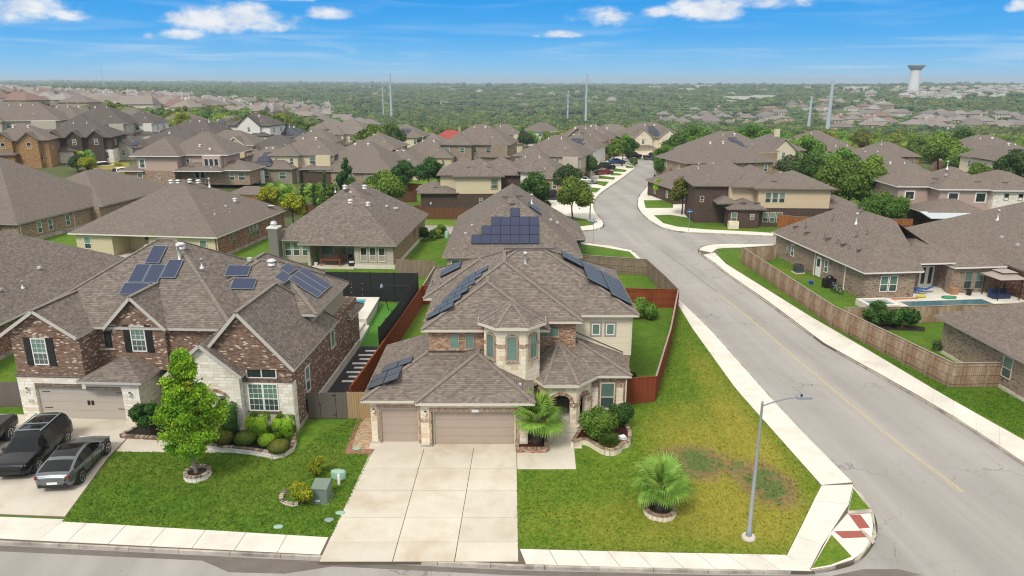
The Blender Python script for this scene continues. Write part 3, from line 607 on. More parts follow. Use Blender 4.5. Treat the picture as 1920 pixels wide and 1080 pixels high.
# back street: pale drives and walks, with patches of lawn
def strip(px, z=.012, mat=None, name='pavement'): return struct(name, MB().prism(gp(px), -.2, z), mat or CONC_W)
strip([(1450, 442), (1340, 437), (1282, 434.6), (1249, 429), (1227, 419), (1210, 406), (1196.5, 393), (1194, 379), (1198, 366.6), (1210, 352.4), (1224.5, 336), (1233, 326), (1241, 315), (1244, 308), (1262, 306), (1262, 330), (1285, 345), (1312, 362), (1316, 380), (1330, 398), (1345, 412), (1320, 428), (1450, 437)])
strip([(1060, 434), (1080, 433), (1124, 429), (1132, 424), (1133, 418), (1123, 406.7), (1116, 398), (1112.7, 387), (1114.7, 376.8), (1121, 366.6), (1133, 356.5), (1149, 346), (1165, 334), (1182, 321.8), (1192, 313.7), (1176, 307), (1172, 302), (1184, 297), (1215, 296.5), (1240, 299), (1240, 292), (1150, 294), (1120, 312), (1075, 335), (1050, 352), (1020, 375), (1040, 405), (1068, 428), (1055, 430)])
for p in ([(1226, 404), (1256, 402.7), (1320, 413.5), (1455, 428), (1455, 436.5), (1320, 430), (1270, 425), (1244, 418.6)], [(1207, 375.8), (1262, 375.2), (1262, 390), (1210.5, 390)], [(1213.5, 363), (1264, 362.6), (1264, 367), (1215.5, 367)], [(1222.6, 350.3), (1283, 350), (1283, 355.5), (1224, 355)],
          [(1095.4, 350.3), (1127, 353.4), (1117.8, 361.5), (1096.4, 358.5)], [(1112.7, 339), (1142, 341), (1134, 349.3), (1112.7, 344)], [(1122, 329), (1153.4, 333), (1151.4, 337), (1124, 335)], [(1146, 324), (1167.6, 326), (1162.6, 329), (1146, 329)],
          [(1147, 314.7), (1175.8, 318.8), (1171.7, 322.8), (1150, 321.8)], [(1172.7, 310.6), (1188, 312.7), (1187, 315.7), (1173.7, 314.7)], [(1048.5, 402.3), (1087, 409.4), (1117.8, 415.5), (1111.6, 421.6), (1071, 426.7), (1050.5, 415.5)]):
    lawn(gp(p), .03, GRASS_B, 'verge')
# main drive: panels
rows = [836.5, 880, 921, 971, 1017.5, 1054]
def xe(e0, e1, y): return e0[0] + (e1[0] - e0[0]) * (y - e0[1]) / (e1[1] - e0[1])
edges = [((699, 838), (606, 1037)), ((795, 843), (737, 1050)), ((888, 843), (852, 1055)), ((968.5, 840), (972.5, 1060))]
dr = empty('driveway', kind='structure', label='wide pale concrete driveway in front of the triple garage')
W_ = lambda e, y: G(xe(*e, y), y)
drx = [[W_(e, y) for y in rows] for e in edges]
MB().prism([drx[0][0], drx[3][0], drx[3][-1], drx[0][-1]], -.2, .018).build('driveway_bed', JOINT, dr)
for i in range(3):
    for j in range(5):
        p = [Vector(drx[i][j]), Vector(drx[i + 1][j]), Vector(drx[i + 1][j + 1]), Vector(drx[i][j + 1])]; ce = sum(p, Vector((0, 0))) / 4
        MB().prism([tuple(a + (ce - a).normalized() * .022) for a in p], -.1, .034 + rnd.uniform(-.003, .003)).build('driveway_panel', CONC, dr)
MB().prism([(-8.4, 38.0), (.95, 38.0), (.95, 39.0), (-8.4, 39.0)], -.1, .03).build('door_apron', CONC, dr)
# entry walk
ew = empty('entry_walk', kind='structure')
MB().prism(gp([(969, 838), (1075, 826), (1080, 880.5), (970, 880.5)]) + [], -.1, .022).build('walk_bed', CONC, ew); MB().prism([(.9, 38.0), (4.1, 38.0), (4.1, 40.5), (.9, 40.5)], -.1, .024).build('walk_panel', CONC, ew)
for p in ([(970, 856), (1032, 856), (1034, 880.5), (970, 880.5)], [(1033.5, 829), (1075, 829), (1080, 880.5), (1035.5, 880.5)]):
    MB().prism(gp(p), -.1, .03).build('walk_panel', CONC, ew)
# brick paver pad beside the garage
PAV = brick('paver_pattern', [(.42, .29, .18), (.50, .37, .25), (.36, .22, .13), (.46, .32, .2), (.52, .42, .3)], (.30, .22, .15), .006, .2, .1)
pad = empty('paver_pad', kind='structure')
MB().prism(gp([(659, 843), (703, 843), (694, 770), (682, 770)]), -.1, .028).build('paver_field', PAV, pad)
PAV_E = brick('paver_border', [(.30, .16, .10), (.36, .2, .13), (.25, .13, .08)], (.2, .13, .09), .006, .1, .2)
MB().prism(gp([(644, 851), (697, 853), (703, 843), (659, 843), (682, 770), (676, 770)]), -.1, .032).build('paver_border', PAV_E, pad)
# left driveway and path
ld = empty('left_driveway', kind='structure', label='pale concrete driveway of the dark brick house')
MB().prism([(-41.5, 42.9), (-23.3, 42.0), (-22.8, 40.9), (-23.1, 37.6), (-22.05, 31.0), (-37.5, 32.2)], -.2, .014).build('driveway_bed', JOINT, ld)
ca = [(-30.4, 41.9), (-32.7, 31.6)]
colsL = [[(-41, 42.9), (-39.5, 37.5), (-37.7, 32.2)], [(-35.4, 42.7), (-35.2, 37.1), (-34.6, 31.9)], [(-29.2, 42.3), (-29.0, 36.8), (-28.4, 31.5)], [(-23.4, 42.0), (-23.1, 36.9), (-22.1, 31.1)]]
for i in range(3):
    for j in range(2):
        p = [Vector(colsL[i][j]), Vector(colsL[i + 1][j]), Vector(colsL[i + 1][j + 1]), Vector(colsL[i][j + 1])]; ce = sum(p, Vector((0, 0))) / 4
        MB().prism([tuple(a + (ce - a).normalized() * .02) for a in p], -.1, .032).build('driveway_panel', CONC, ld)
MB().prism([(-23.35, 41.9), (-22.6, 41.0), (-22.0, 39.6), (-20.0, 38.9)] + gp([(390, 838), (416, 845), (400, 850.5), (217, 847)]) + [(-23.05, 37.6)], -.1, .03).build('path_panel', CONC, ld)
MB().prism([(-37.6, 32.0), (-31.6, 31.5), (-22.0, 30.85), (-22.2, 29.2), (-32, 30.0), (-38, 30.6)], -.1, .04).build('apron_panel', CONC_W, ld)
# stepping stones in the gravel bed
for (px, py, hw) in [(695, 659, 12), (686.6, 666.8, 17), (687, 674.5, 15), (676, 682.5, 18), (678, 690.5, 16), (667, 699, 19), (668, 707.5, 16), (658, 716, 18)]:
    x, y = G(px, py); tag(MB().box(-hw * .035, -.135, 0, hw * .035, .135, .05).build('stepping_stone', WHITE, loc=(x, y, .02)), 'white rectangular stepping stone set across the dark gravel beside the brick house', 'paver', 'white stepping stones in the gravel side yard')
# ------------------------------------------------------------------ house builder
_wcache = {}
def win_mesh(w, h, style, fm):
    """frame, upper pane, lower pane meshes; faces -y, base centre at origin"""
    k = (round(w, 2), round(h, 2), style, fm.name)
    if k in _wcache: return _wcache[k]
    f = MB(); t = .06; d = .055; W2 = w / 2
    up, lo = MB(), MB()
    if style == 'arch':
        n = 8; rise = min(w * .22, h * .3); pts = [(W2, 0), (W2, h - rise)] + [(W2 * math.cos(a), h - rise + rise * math.sin(a)) for a in [math.pi * i / n for i in range(1, n)]] + [(-W2, h - rise), (-W2, 0)]
        for a, c in zip(pts, pts[1:] + pts[:1]): f.bar((a[0], -d / 2, a[1]), (c[0], -d / 2, c[1]), t, d + .02, (0, 1, 0))
        up.poly([(p[0] * .98, -.015, p[1]) for p in pts][::-1])
        if w > .9: f.box(-t / 2, -d, 0, t / 2, -.01, h)
    else:
        for (a, b_, c, e) in ((-W2, -W2 + t, 0, h), (W2 - t, W2, 0, h), (-W2 + t, W2 - t, 0, t), (-W2 + t, W2 - t, h - t, h)): f.box(a, -d, c, b_, .0, e)
        mid = h * .45 if style in ('sash', 'grid') else None
        if mid:
            f.box(-W2 + t, -d + .01, mid - .025, W2 - t, -.01, mid + .025)
            up.poly([(-W2 + t, -.018, mid), (W2 - t, -.018, mid), (W2 - t, -.018, h - t), (-W2 + t, -.018, h - t)])
            lo.poly([(-W2 + t, -.014, t), (W2 - t, -.014, t), (W2 - t, -.014, mid), (-W2 + t, -.014, mid)])
            if style == 'grid':
                for i in (1, 2): x = -W2 + w * i / 3; f.box(x - .01, -.03, t, x + .01, -.012, h - t)
                for z in (h * .22, h * .63, h * .82): f.box(-W2 + t, -.03, z - .01, W2 - t, -.012, z + .01)
        else: up.poly([(-W2 + t, -.018, t), (W2 - t, -.018, t), (W2 - t, -.018, h - t), (-W2 + t, -.018, h - t)])
    r = (f.mesh('window', fm), up.mesh('pane', GL_UP), lo.mesh('pane', GL_LO) if lo.v else None, up.mesh('pane', GL_DK))
    _wcache[k] = r; return r
ROT = {'S': 0.0, 'E': R(90), 'N': R(180), 'W': R(-90)}
class House:
    def __init__(s, name, loc, rz, label, cat='house', group=None, wall=BR_TAN, roof=SH_P, fascia=FASCIA, frame=WHITE, base=True, caps=False):
        s.e = empty(name, loc, rz, label, cat, group); s.wm, s.rm, s.fm, s.fr, s.caps = wall, roof, fascia, frame, caps
    def wall(s, x0, y0, x1, y1, z0, z1, mat=None, name='wall'): return MB().box(x0, y0, z0, x1, y1, z1).build(name, mat or s.wm, s.e)
    def pwall(s, pts, z0, z1, mat=None, name='wall'): return MB().prism(pts, z0, z1).build(name, mat or s.wm, s.e)
    def roof(s, x0, y0, x1, y1, ze, p, gab='', mat=None, fas=None, cap=None, name='roof', gm=None, fh=.17, axis=None, inset=.35, pg=None):
        """hip roof over a rectangle of eaves; gab lists the sides that end in a gable"""
        mat = mat or s.rm; fas = fas or s.fm; cap = s.caps if cap is None else cap
        w, d = x1 - x0, y1 - y0
        if axis is None: axis = 'x' if w >= d else 'y'
        if gab: axis = 'y' if ('S' in gab or 'N' in gab) else 'x'
        half = (d if axis == 'x' else w) / 2; zr = ze + p * half
        if axis == 'x': a = (x0 + (0 if 'W' in gab else min(half, w / 2)), (y0 + y1) / 2, zr); c = (x1 - (0 if 'E' in gab else min(half, w / 2)), (y0 + y1) / 2, zr)
        else: a = ((x0 + x1) / 2, y0 + (0 if 'S' in gab else min(half, d / 2)), zr); c = ((x0 + x1) / 2, y1 - (0 if 'N' in gab else min(half, d / 2)), zr)
        A_, B_, C_, D_ = (x0, y0, ze), (x1, y0, ze), (x1, y1, ze), (x0, y1, ze)
        m = MB()
        if axis == 'x':
            m.poly([A_, B_, c, a]); m.poly([C_, D_, a, c])
            if 'E' not in gab: m.poly([B_, C_, c])
            if 'W' not in gab: m.poly([D_, A_, a])
        else:
            m.poly([B_, C_, c, a]); m.poly([D_, A_, a, c])
            if 'S' not in gab: m.poly([A_, B_, a])
            if 'N' not in gab: m.poly([C_, D_, c])
        # shift up a touch, fold the fascia and soffit under it
        r = m.build(name, mat, s.e)
        f = MB(); z1 = ze - .01; z0 = ze - fh; t = .03
        E_ = []
        if not ('S' in gab): f.box(x0, y0, z0, x1, y0 + t, z1)
        if not ('N' in gab): f.box(x0, y1 - t, z0, x1, y1, z1)
        if not ('W' in gab): f.box(x0, y0 + t, z0, x0 + t, y1 - t, z1)
        if not ('E' in gab): f.box(x1 - t, y0 + t, z0, x1, y1 - t, z1)
        gx0, gx1, gy0, gy1 = (x0 + (inset + .03 if 'W' in gab else .02), x1 - (inset + .03 if 'E' in gab else .02), y0 + (inset + .03 if 'S' in gab else .02), y1 - (inset + .03 if 'N' in gab else .02))
        f.poly([(gx0, gy0, z0 + .012), (gx0, gy1, z0 + .012), (gx1, gy1, z0 + .012), (gx1, gy0, z0 + .012)])
        for g in gab:
            if g in 'SN':
                y = y0 if g == 'S' else y1; sy = 1 if g == 'S' else -1; xm = (x0 + x1) / 2
                for (xa, xb) in ((x0, xm), (x1, xm)):
                    f.bar((xa, y + sy * .02, ze - .09), (xb, y + sy * .02, zr - .09), .04, .19, (0, 0, 1))
                yy = y + sy * inset
                MB().poly([(x0 + .03, yy, z0), (x1 - .03, yy, z0), (x1 - .03, yy, ze - .01), (xm, yy, zr - .03), (x0 + .03, yy, ze - .01)][::(1 if g == 'S' else -1)]).build('gable_wall', gm or s.wm, s.e)
            else:
                x = x0 if g == 'W' else x1; sx = 1 if g == 'W' else -1; ym = (y0 + y1) / 2
                for (ya, yb) in ((y0, ym), (y1, ym)): f.bar((x + sx * .02, ya, ze - .09), (x + sx * .02, yb, zr - .09), .04, .19, (0, 0, 1))
                xx = x + sx * inset
                MB().poly([(xx, y0 + .03, z0), (xx, y1 - .03, z0), (xx, y1 - .03, ze - .01), (xx, ym, zr - .03), (xx, y0 + .03, ze - .01)][::(1 if g == 'E' else -1)]).build('gable_wall', gm or s.wm, s.e)
        f.build('fascia', fas, r)
        if cap:
            q_ = MB(); segs = [(a, c)] if math.dist(a, c) > .3 else []
            lo = {'x': [('W', A_, a), ('W', D_, a), ('E', B_, c), ('E', C_, c)], 'y': [('S', A_, a), ('S', B_, a), ('N', C_, c), ('N', D_, c)]}[axis]
            for g, p0, p1 in lo:
                if g not in gab: segs.append((p0, p1))
            for p0, p1 in segs: q_.bar(Vector(p0) + Vector((0, 0, .012)), Vector(p1) + Vector((0, 0, .012)), .26, .05)
            q_.build('ridge_cap', CAPM, r)
        return r
    def win(s, side, along, plane, z, w, h, style='sash', fm=None, dark=False, sill=None, trim=None, shut=False):
        f, up, lo, dk = win_mesh(w, h, style, fm or s.fr)
        loc = {'S': (along, plane - .005, z), 'N': (along, plane + .005, z), 'E': (plane + .005, along, z), 'W': (plane - .005, along, z)}[side]
        o = link('window', f, s.e, loc, ROT[side]); link('pane', dk if dark else up, o)
        if lo is not None: link('pane', dk if dark else lo, o)
        if sill: MB().box(-w / 2 - .08, -.10, -.09, w / 2 + .08, -.0, 0).build('sill', sill, o)
        if trim:
            t = MB(); t.box(-w / 2 - .12, -.03, -.1, -w / 2, .0, h + .12); t.box(w / 2, -.03, -.1, w / 2 + .12, .0, h + .12); t.box(-w / 2, -.03, h, w / 2, 0, h + .12); t.box(-w / 2, -.03, -.1, w / 2, 0, 0)
            t.build('casing', trim, o)
        if shut:
            for sx in (-1, 1):
                m_ = MB(); xc = sx * (w / 2 + .25); m_.box(xc - .2, -.05, -.05, xc + .2, -.0, h + .05)
                for zz_ in (.12, h * .5, h - .12): m_.box(xc - .21, -.07, zz_ - .04, xc + .21, -.05, zz_ + .04)
                m_.build('shutter', BLACK, o)
        return o
    def part(s, name, mb, mat, **k): return mb.build(name, mat, s.e, **k)
    def plane(s, p0, along, p):
        """frame lying on a roof slope: p0 on the eave, along = unit eave direction, p = pitch; up-slope is to the left of along"""
        t = Vector((along[0], along[1], 0)).normalized(); up = Vector((-t.y, t.x, p)).normalized(); n = t.cross(up)
        return Vector(p0), t, up, n
_sp = {}
def panel_meshes(w, h, mat):
    k = (round(w, 2), round(h, 2), mat.name)
    if k not in _sp:
        a = MB().poly([(0.02, .02, .02), (w - .02, .02, .02), (w - .02, h - .02, .02), (.02, h - .02, .02)]).mesh('solar_panel', mat)
        f = MB(); f.box(0, 0, -.02, w, .025, .024); f.box(0, h - .025, -.02, w, h, .024); f.box(0, .025, -.02, .025, h - .025, .024); f.box(w - .025, .025, -.02, w, h - .025, .024)
        f.poly([(.0, .0, -.02), (.0, h, -.02), (w, h, -.02), (w, 0, -.02)])
        for x in (.25, w - .25): f.box(x - .03, .05, -.12, x + .03, .12, -.02); f.box(x - .03, h - .12, -.12, x + .03, h - .05, -.02)
        _sp[k] = (a, f.mesh('frame', BLACK), f.mesh('frame', GALV))
    return _sp[k]
def solar_panel(h, pl, u, v, w=1.0, l=1.65, mat=None, alu=False):
    p0, t, up, n = pl; o = p0 + t * u + up * v + n * .12
    M = Matrix(((t.x, up.x, n.x, o.x), (t.y, up.y, n.y, o.y), (t.z, up.z, n.z, o.z), (0, 0, 0, 1)))
    a, f, f2 = panel_meshes(w, l, mat or SOLAR)
    q_ = link('solar_panel', a, h.e, mat=M); link('frame', f2 if alu else f, q_)
_vm = {}
def vent(h, x, y, z, kind='pipe'):
    if not _vm:
        _vm['pipe'] = MB().lathe([(.16, -.1), (.15, .02), (.05, .05), (.05, .42)], 8).mesh('vent_pipe', PIPE)
        _vm['wpipe'] = MB().lathe([(.16, -.1), (.15, .02), (.06, .05), (.06, .5), (.1, .5), (.1, .58)], 8).mesh('vent_pipe', ALU)
        _vm['dome'] = MB().lathe([(.30, -.15), (.28, .0), (.16, .06), (.16, .12), (.34, .14), (.34, .2), (.2, .3), (.05, .34)], 12).mesh('attic_vent', ALU)
        _vm['bdome'] = MB().lathe([(.30, -.15), (.28, .0), (.16, .06), (.16, .12), (.34, .14), (.34, .2), (.2, .3), (.05, .34)], 12).mesh('attic_vent', PIPE)
        _vm['cap'] = MB().box(-.16, -.14, -.1, .16, .14, .12).mesh('vent_hood', ALU)
        _vm['slot'] = MB().box(-.42, -.10, -.1, .42, .12, .10).mesh('slot_vent', PIPE)
        _vm['flue'] = MB().lathe([(.2, -.2), (.16, .0), (.09, .05), (.09, .9), (.15, .92), (.15, 1.05), (.05, 1.1)], 10).mesh('flue_pipe', ALU)
    m_ = _vm[kind]; return link(m_.name, m_, h.e, (x, y, z))
def downspout(h, x, y, z1, mat=None): return h.part('downspout', MB().box(x - .04, y - .04, .1, x + .04, y + .04, z1).box(x - .04, y - .25, .05, x + .04, y - .04, .13), mat or FASCIA_W)
# ------------------------------------------------------------------ the corner house (coordinates: world minus origin)
OX, OY = -8.3, 38.3
H = House('corner_house', (OX, OY, 0), 0, 'two-storey cream stone and orange brick house with octagonal tower on the corner lot', wall=ST_MAIN, roof=SH_N, fascia=FASCIA, caps=True)
def X(x): return x - OX
def Y(y): return y - OY
def wl(x0, y0, x1, y1, z0, z1, m=None, n='wall'): return H.wall(X(x0), Y(y0), X(x1), Y(y1), z0, z1, m, n)
def rf(x0, y0, x1, y1, ze, p, **k): return H.roof(X(x0), Y(y0), X(x1), Y(y1), ze, p, **k)
# --- garage wing: piers and header around the recessed doors
wl(-8.3, 38.62, -7.82, 38.92, 0, 2.3); wl(-5.5, 38.62, -5.32, 38.92, 0, 2.3)
wl(-8.3, 38.62, -5.32, 38.92, 2.3, 2.86)
wl(-8.3, 38.92, -5.32, 46.2, 0, 2.87, ST_MAIN); 
wl(-5.32, 38.2, -4.72, 38.62, 0, 2.3); wl(.28, 38.2, .92, 38.62, 0, 2.3); wl(-5.32, 38.2, .92, 38.62, 2.3, 2.86)
wl(-5.31, 38.625, .915, 46.2, 0, 2.868)
def gdoor(x0, x1, y, h=2.13, mat=DOORM, hh=None, rows_=4, name='garage_door', house=None):
    hh = hh or H; n = max(2, round((x1 - x0) / .62)); m_ = MB().box(x0, y, .02, x1, y + .06, h)
    for i in range(rows_): m_.box(x0 + .03, y - .018, .05 + i * h / rows_, x1 - .03, y, (i + 1) * h / rows_ - .02)
    o = m_.build(name, mat, hh.e); f = MB().box(x0 - .08, y - .05, 0, x0, y + .06, h + .09).box(x1, y - .05, 0, x1 + .08, y + .06, h + .09).box(x0, y - .05, h, x1, y + .06, h + .09)
    f.build('door_frame', FASCIA, o); return o
gdoor(X(-7.74), X(-5.58), Y(38.84)); gdoor(X(-4.56), X(.14), Y(38.52))
# brick quoins and soldier courses round the doors
for (a, y, z0, z1) in ((-7.93, 38.59, .0, 2.32), (-5.52, 38.59, 0, 2.32), (-4.82, 38.17, 0, 2.32), (.30, 38.17, 0, 2.32)):
    H.part('brick_jamb', MB().box(X(a), Y(y), z0, X(a) + .13, Y(y) + .04, z1), BR_TRIM)
H.part('soldier_course', MB().box(X(-7.93), Y(38.585), 2.3, X(-5.38), Y(38.585) + .04, 2.52), BR_TRIM)
H.part('soldier_course', MB().box(X(-4.82), Y(38.165), 2.3, X(.43), Y(38.165) + .04, 2.52), BR_TRIM)
H.part('brick_band', MB().box(X(-5.33), Y(38.16), 1.62, X(-4.83), Y(38.16) + .04, 1.84), BR_TRIM); H.part('brick_band', MB().box(X(.44), Y(38.16), 1.62, X(.93), Y(38.16) + .04, 1.84), BR_TRIM)
H.part('address_plate', MB().box(X(-2.34), Y(38.135), 2.27, X(-1.94), Y(38.135) + .03, 2.44), WHITE)
for x0, x1, y in ((-8.33, -7.78, 38.58), (-5.36, -4.7, 38.14), (.26, .96, 38.14)): H.part('pier_footing', MB().box(X(x0), Y(y), 0, X(x1), Y(y) + .1, .16), CURB)
m_ = MB(); Q = lambda *p: [(X(a), Y(b_), c) for a, b_, c in p]
m_.poly(Q((-8.75, 38.15, 3.0), (-3.0, 38.15, 3.0), (-3.0, 42.66, 4.32), (-5.27, 42.66, 4.32))); m_.poly(Q((-8.75, 47.3, 3.0), (-8.75, 38.15, 3.0), (-5.27, 42.66, 4.32), (-5.27, 46.5, 4.32))); m_.poly(Q((-5.2, 47.3, 3.0), (-8.75, 47.3, 3.0), (-5.27, 46.5, 4.32), (-5.2, 46.5, 4.32)))
wr = H.part('roof', m_, SH_N); MB().box(X(-8.75), Y(38.15), 2.83, X(-5.5), Y(38.18), 2.99).box(X(-8.75), Y(38.18), 2.83, X(-8.72), Y(47.3), 2.99).box(X(-8.75), Y(38.18), 2.84, X(-5.3), Y(38.9), 2.85).build('fascia', FASCIA, wr); MB().bar(Q((-8.75, 38.15, 3.01))[0], Q((-5.27, 42.66, 4.33))[0], .26, .05).build('ridge_cap', CAPM, wr)
rf(-5.55, 37.78, 1.32, 45.4, 3.012, .50)
def lantern(x, y, z, hh=None, ox=None):
    hh = hh or H; o = hh.part('wall_lantern', MB().box(x - .03, y - .1, z + .12, x + .03, y, z + .16).lathe([(.02, .3), (.07, .26), (.085, .24), (.03, .23)], 8, (x, y - .13, z - .0)).lathe([(.03, -.06), (.05, -.02), (.05, 0)], 8, (x, y - .13, z)), BRONZE)
    MB().lathe([(.045, 0), (.07, .2), (.07, .23)], 8, (x, y - .13, z)).build('lamp_glass', LAMPG, o)
lantern(X(-8.08), Y(38.62), 2.05); lantern(X(-5.02), Y(38.2), 2.1); lantern(X(.62), Y(38.2), 2.1)
# --- right wing with the tall window
wl(5.0, 42.1, 7.15, 50.0, 0, 2.9, BR_TAN)
H.part('stone_pilaster', MB().box(X(4.95), Y(42.03), .3, X(5.45), Y(42.1), 2.1), ST_MAIN); H.part('stone_pilaster', MB().box(X(6.62), Y(42.03), .3, X(7.05), Y(42.1), 2.1), ST_MAIN)
H.part('brick_band', MB().box(X(4.95), Y(42.025), 2.1, X(5.45), Y(42.1), 2.35), BR_TRIM); H.part('brick_band', MB().box(X(6.62), Y(42.025), 2.1, X(7.05), Y(42.1), 2.35), BR_TRIM)
H.win('S', X(6.05), Y(42.1), .62, .92, 1.8, 'sash', sill=BR_TRIM, fm=FASCIA)
def brick_arch(cx, y, z, r_in, wd=.22, d=.05, n=9, a0=0, a1=180, ry=None, name='brick_arch', hh=None, rotc=None):
    hh = hh or H; ry = ry or r_in; o = None
    for i in range(n):
        t0 = R(a0 + (a1 - a0) * (i + .06) / n); t1 = R(a0 + (a1 - a0) * (i + .94) / n)
        pts = [(cx + r_in * math.cos(t), z + ry * math.sin(t)) for t in (t0, t1)] + [(cx + (r_in + wd) * math.cos(t), z + (ry + wd) * math.sin(t)) for t in (t1, t0)]
        m_ = MB(); v = [(p[0], y - d, p[1]) for p in pts] + [(p[0], y, p[1]) for p in pts]
        m_.add(v, [(0, 3, 2, 1), (0, 1, 5, 4), (1, 2, 6, 5), (2, 3, 7, 6), (3, 0, 4, 7)])
        br_ = m_.build('arch_brick', BR_V[i % 3], hh.e) if rotc is None else m_.build('arch_brick', BR_V[i % 3], hh.e, mat=rotc)
BR_V = [plain('brick_a', (.36, .23, .15), .9), plain('brick_b', (.26, .15, .10), .9), plain('brick_c', (.44, .31, .21), .9)]
brick_arch(X(6.05), Y(42.06), 2.42, .62, .24, .05, 11, 15, 165, .16)
rf(-.5, 41.75, 7.5, 51.0, 3.02, .375)
H.part('meter_box', MB().box(X(6.9), Y(41.98), .35, X(7.15), Y(42.1), 1.0), GALV)
downspout(H, X(7.2), Y(42.0), 2.85, FASCIA)
# --- octagonal porch with arches
PX_, PY_ = 3.0, 43.9
ptsE = [(.75, 42.5), (1.95, 40.3), (4.05, 40.3), (5.35, 41.72)]
apex = (3.0, 44.0, 4.42)
m_ = MB(); ze = 3.035; E3 = [(X(a), Y(b_), ze) for a, b_ in ptsE]; AP = (X(apex[0]), Y(apex[1]), apex[2])
for a, c in zip(E3, E3[1:]): m_.poly([a, c, AP])
m_.poly([E3[3], (X(5.35), Y(44.0), ze), AP]); m_.poly([(X(.75), Y(44.0), ze), E3[0], AP])
pr = m_.build('porch_roof', SH_N, H.e)
f = MB()
for a, c in zip(E3, E3[1:]): f.bar(Vector(a) - Vector((0, 0, .11)), Vector(c) - Vector((0, 0, .11)), .05, .19)
f.build('fascia', FASCIA, pr)
q_ = MB()
for a in E3: q_.bar(Vector(a) + Vector((0, 0, .012)), Vector(AP) + Vector((0, 0, .012)), .2, .04)
q_.build('ridge_cap', CAPM, pr)
H.part('porch_soffit', MB().poly([(p[0], p[1], 2.86) for p in E3[::-1]] + [(X(.75), Y(44.), 2.86), (X(5.3), Y(44.), 2.86)][::1]), FASCIA)
def arch_wall(p0, p1, zt, hw, zs, dpt=.38, lab=True, rise=None):
    """stone wall with an arched opening between two plan points"""
    p0 = Vector(p0); p1 = Vector(p1); L = (p1 - p0).length; t = (p1 - p0) / L; ang = math.atan2(t.y, t.x)
    M = Matrix.Translation((p0.x, p0.y, 0)) @ Matrix.Rotation(ang, 4, 'Z'); c = L / 2; n = 10; rise = rise or hw * .8
    arc = [(c + hw * math.cos(math.pi * i / n), zs + rise * math.sin(math.pi * i / n)) for i in range(n + 1)]
    m_ = MB(); z0 = .15
    m_.box(0, 0, z0, c - hw, dpt, zs); m_.box(c + hw, 0, z0, L, dpt, zs)
    outl = [(L, zs)] + arc + [(0, zs), (0, zt), (L, zt)]
    for k in range(n):   # strips above the arch
        a, e = arc[k], arc[k + 1]
        m_.add([(a[0], 0, a[1]), (a[0], 0, zt), (e[0], 0, zt), (e[0], 0, e[1]), (a[0], dpt, a[1]), (a[0], dpt, zt), (e[0], dpt, zt), (e[0], dpt, e[1])], [(0, 1, 2, 3), (7, 6, 5, 4), (0, 3, 7, 4)])
    m_.box(0, 0, zs, c - hw, dpt, zt); m_.box(c + hw, 0, zs, L, dpt, zt)
    m_.build('arch_wall', ST_MAIN, H.e, mat=M)
    brick_arch(c, -.0, zs, hw + .02, .2, .04, 13, 5, 175, rise + .02, rotc=M)
    for xx in (0.0, L - (c - hw)): MB().box(xx - .015, -.035, zs - .32, xx + c - hw + .015, 0, zs - .05).build('brick_band', BR_TRIM, H.e, mat=M)
wlp = lambda a, b_: (X(a), Y(b_))
arch_wall(wlp(.98, 42.55), wlp(2.1, 40.62), 2.86, .55, 1.75); arch_wall(wlp(2.1, 40.62), wlp(3.95, 40.62), 2.86, .55, 1.75); arch_wall(wlp(3.95, 40.62), wlp(4.98, 41.75), 2.86, .38, 1.75)
H.part('porch_floor', MB().prism([wlp(.95, 42.6), wlp(2.0, 40.4), wlp(4.05, 40.4), wlp(5.0, 41.8), wlp(5.0, 45), wlp(.95, 45)], 0, .15), CONC)
H.part('porch_step', MB().box(X(2.15), Y(39.95), 0, X(3.95), Y(40.42), .09), CONC)
wl(.93, 44.6, 5.0, 45.0, 0, 3.3, BR_TAN)
dd = H.part('front_door', MB().box(X(2.3), Y(44.5), .15, X(3.25), Y(44.58), 2.25), plain('door_wood_dark', (.09, .04, .025), .5)); MB().box(X(2.45), Y(44.47), 1.0, X(3.1), Y(44.5), 2.1).build('door_glass', GL_DK, dd)
bench = MB().box(X(4.05), Y(42.2), .52, X(4.75), Y(43.5), .58).box(X(4.05), Y(42.2), .15, X(4.12), Y(42.27), .52).box(X(4.68), Y(42.2), .15, X(4.75), Y(42.27), .9).box(X(4.05), Y(43.43), .15, X(4.12), Y(43.5), .52).box(X(4.68), Y(43.43), .15, X(4.75), Y(43.5), .9).box(X(4.70), Y(42.27), .7, X(4.74), Y(43.43), .88)
tag(link('porch_bench', bench.mesh('porch_bench', BLACK), None, (OX, OY, 0)), 'dark bench on the arched front porch of the corner house', 'bench')
lantern(X(3.78), Y(40.6), 1.5)
# --- tower
TCX, TCY, AP_ = 0.0, 41.93, 0.0
def octa(ap, k=.414):
    a, c, e, g = 1.70 + ap, .82 + ap * .414, 1.38 + ap, .50 + ap * .414
    return [(TCX + p, TCY + q) for p, q in ((-c, -e), (c, -e), (a, -g), (a, g), (c, e), (-c, e), (-a, g), (-a, -g))]
K_ = .50
ow = [(X(a), Y(b_)) for a, b_ in octa(AP_, K_)]
H.pwall(ow, 2.6, 6.62, ST_MAIN, 'tower_wall')
ob = [(X(a), Y(b_)) for a, b_ in octa(AP_ + .025, K_)]
H.pwall(ob, 5.30, 5.54, BR_TRIM, 'brick_band')
oe = [(X(a), Y(b_), 6.72) for a, b_ in octa(AP_ + .36, K_)]; tap = (X(TCX), Y(TCY), 7.78)
m_ = MB()
for i in range(8): m_.poly([oe[i], oe[(i + 1) % 8], tap])
tr_ = m_.build('tower_roof', SH_N, H.e); f = MB()
f.poly([(p[0], p[1], 6.56) for p in oe][::-1])
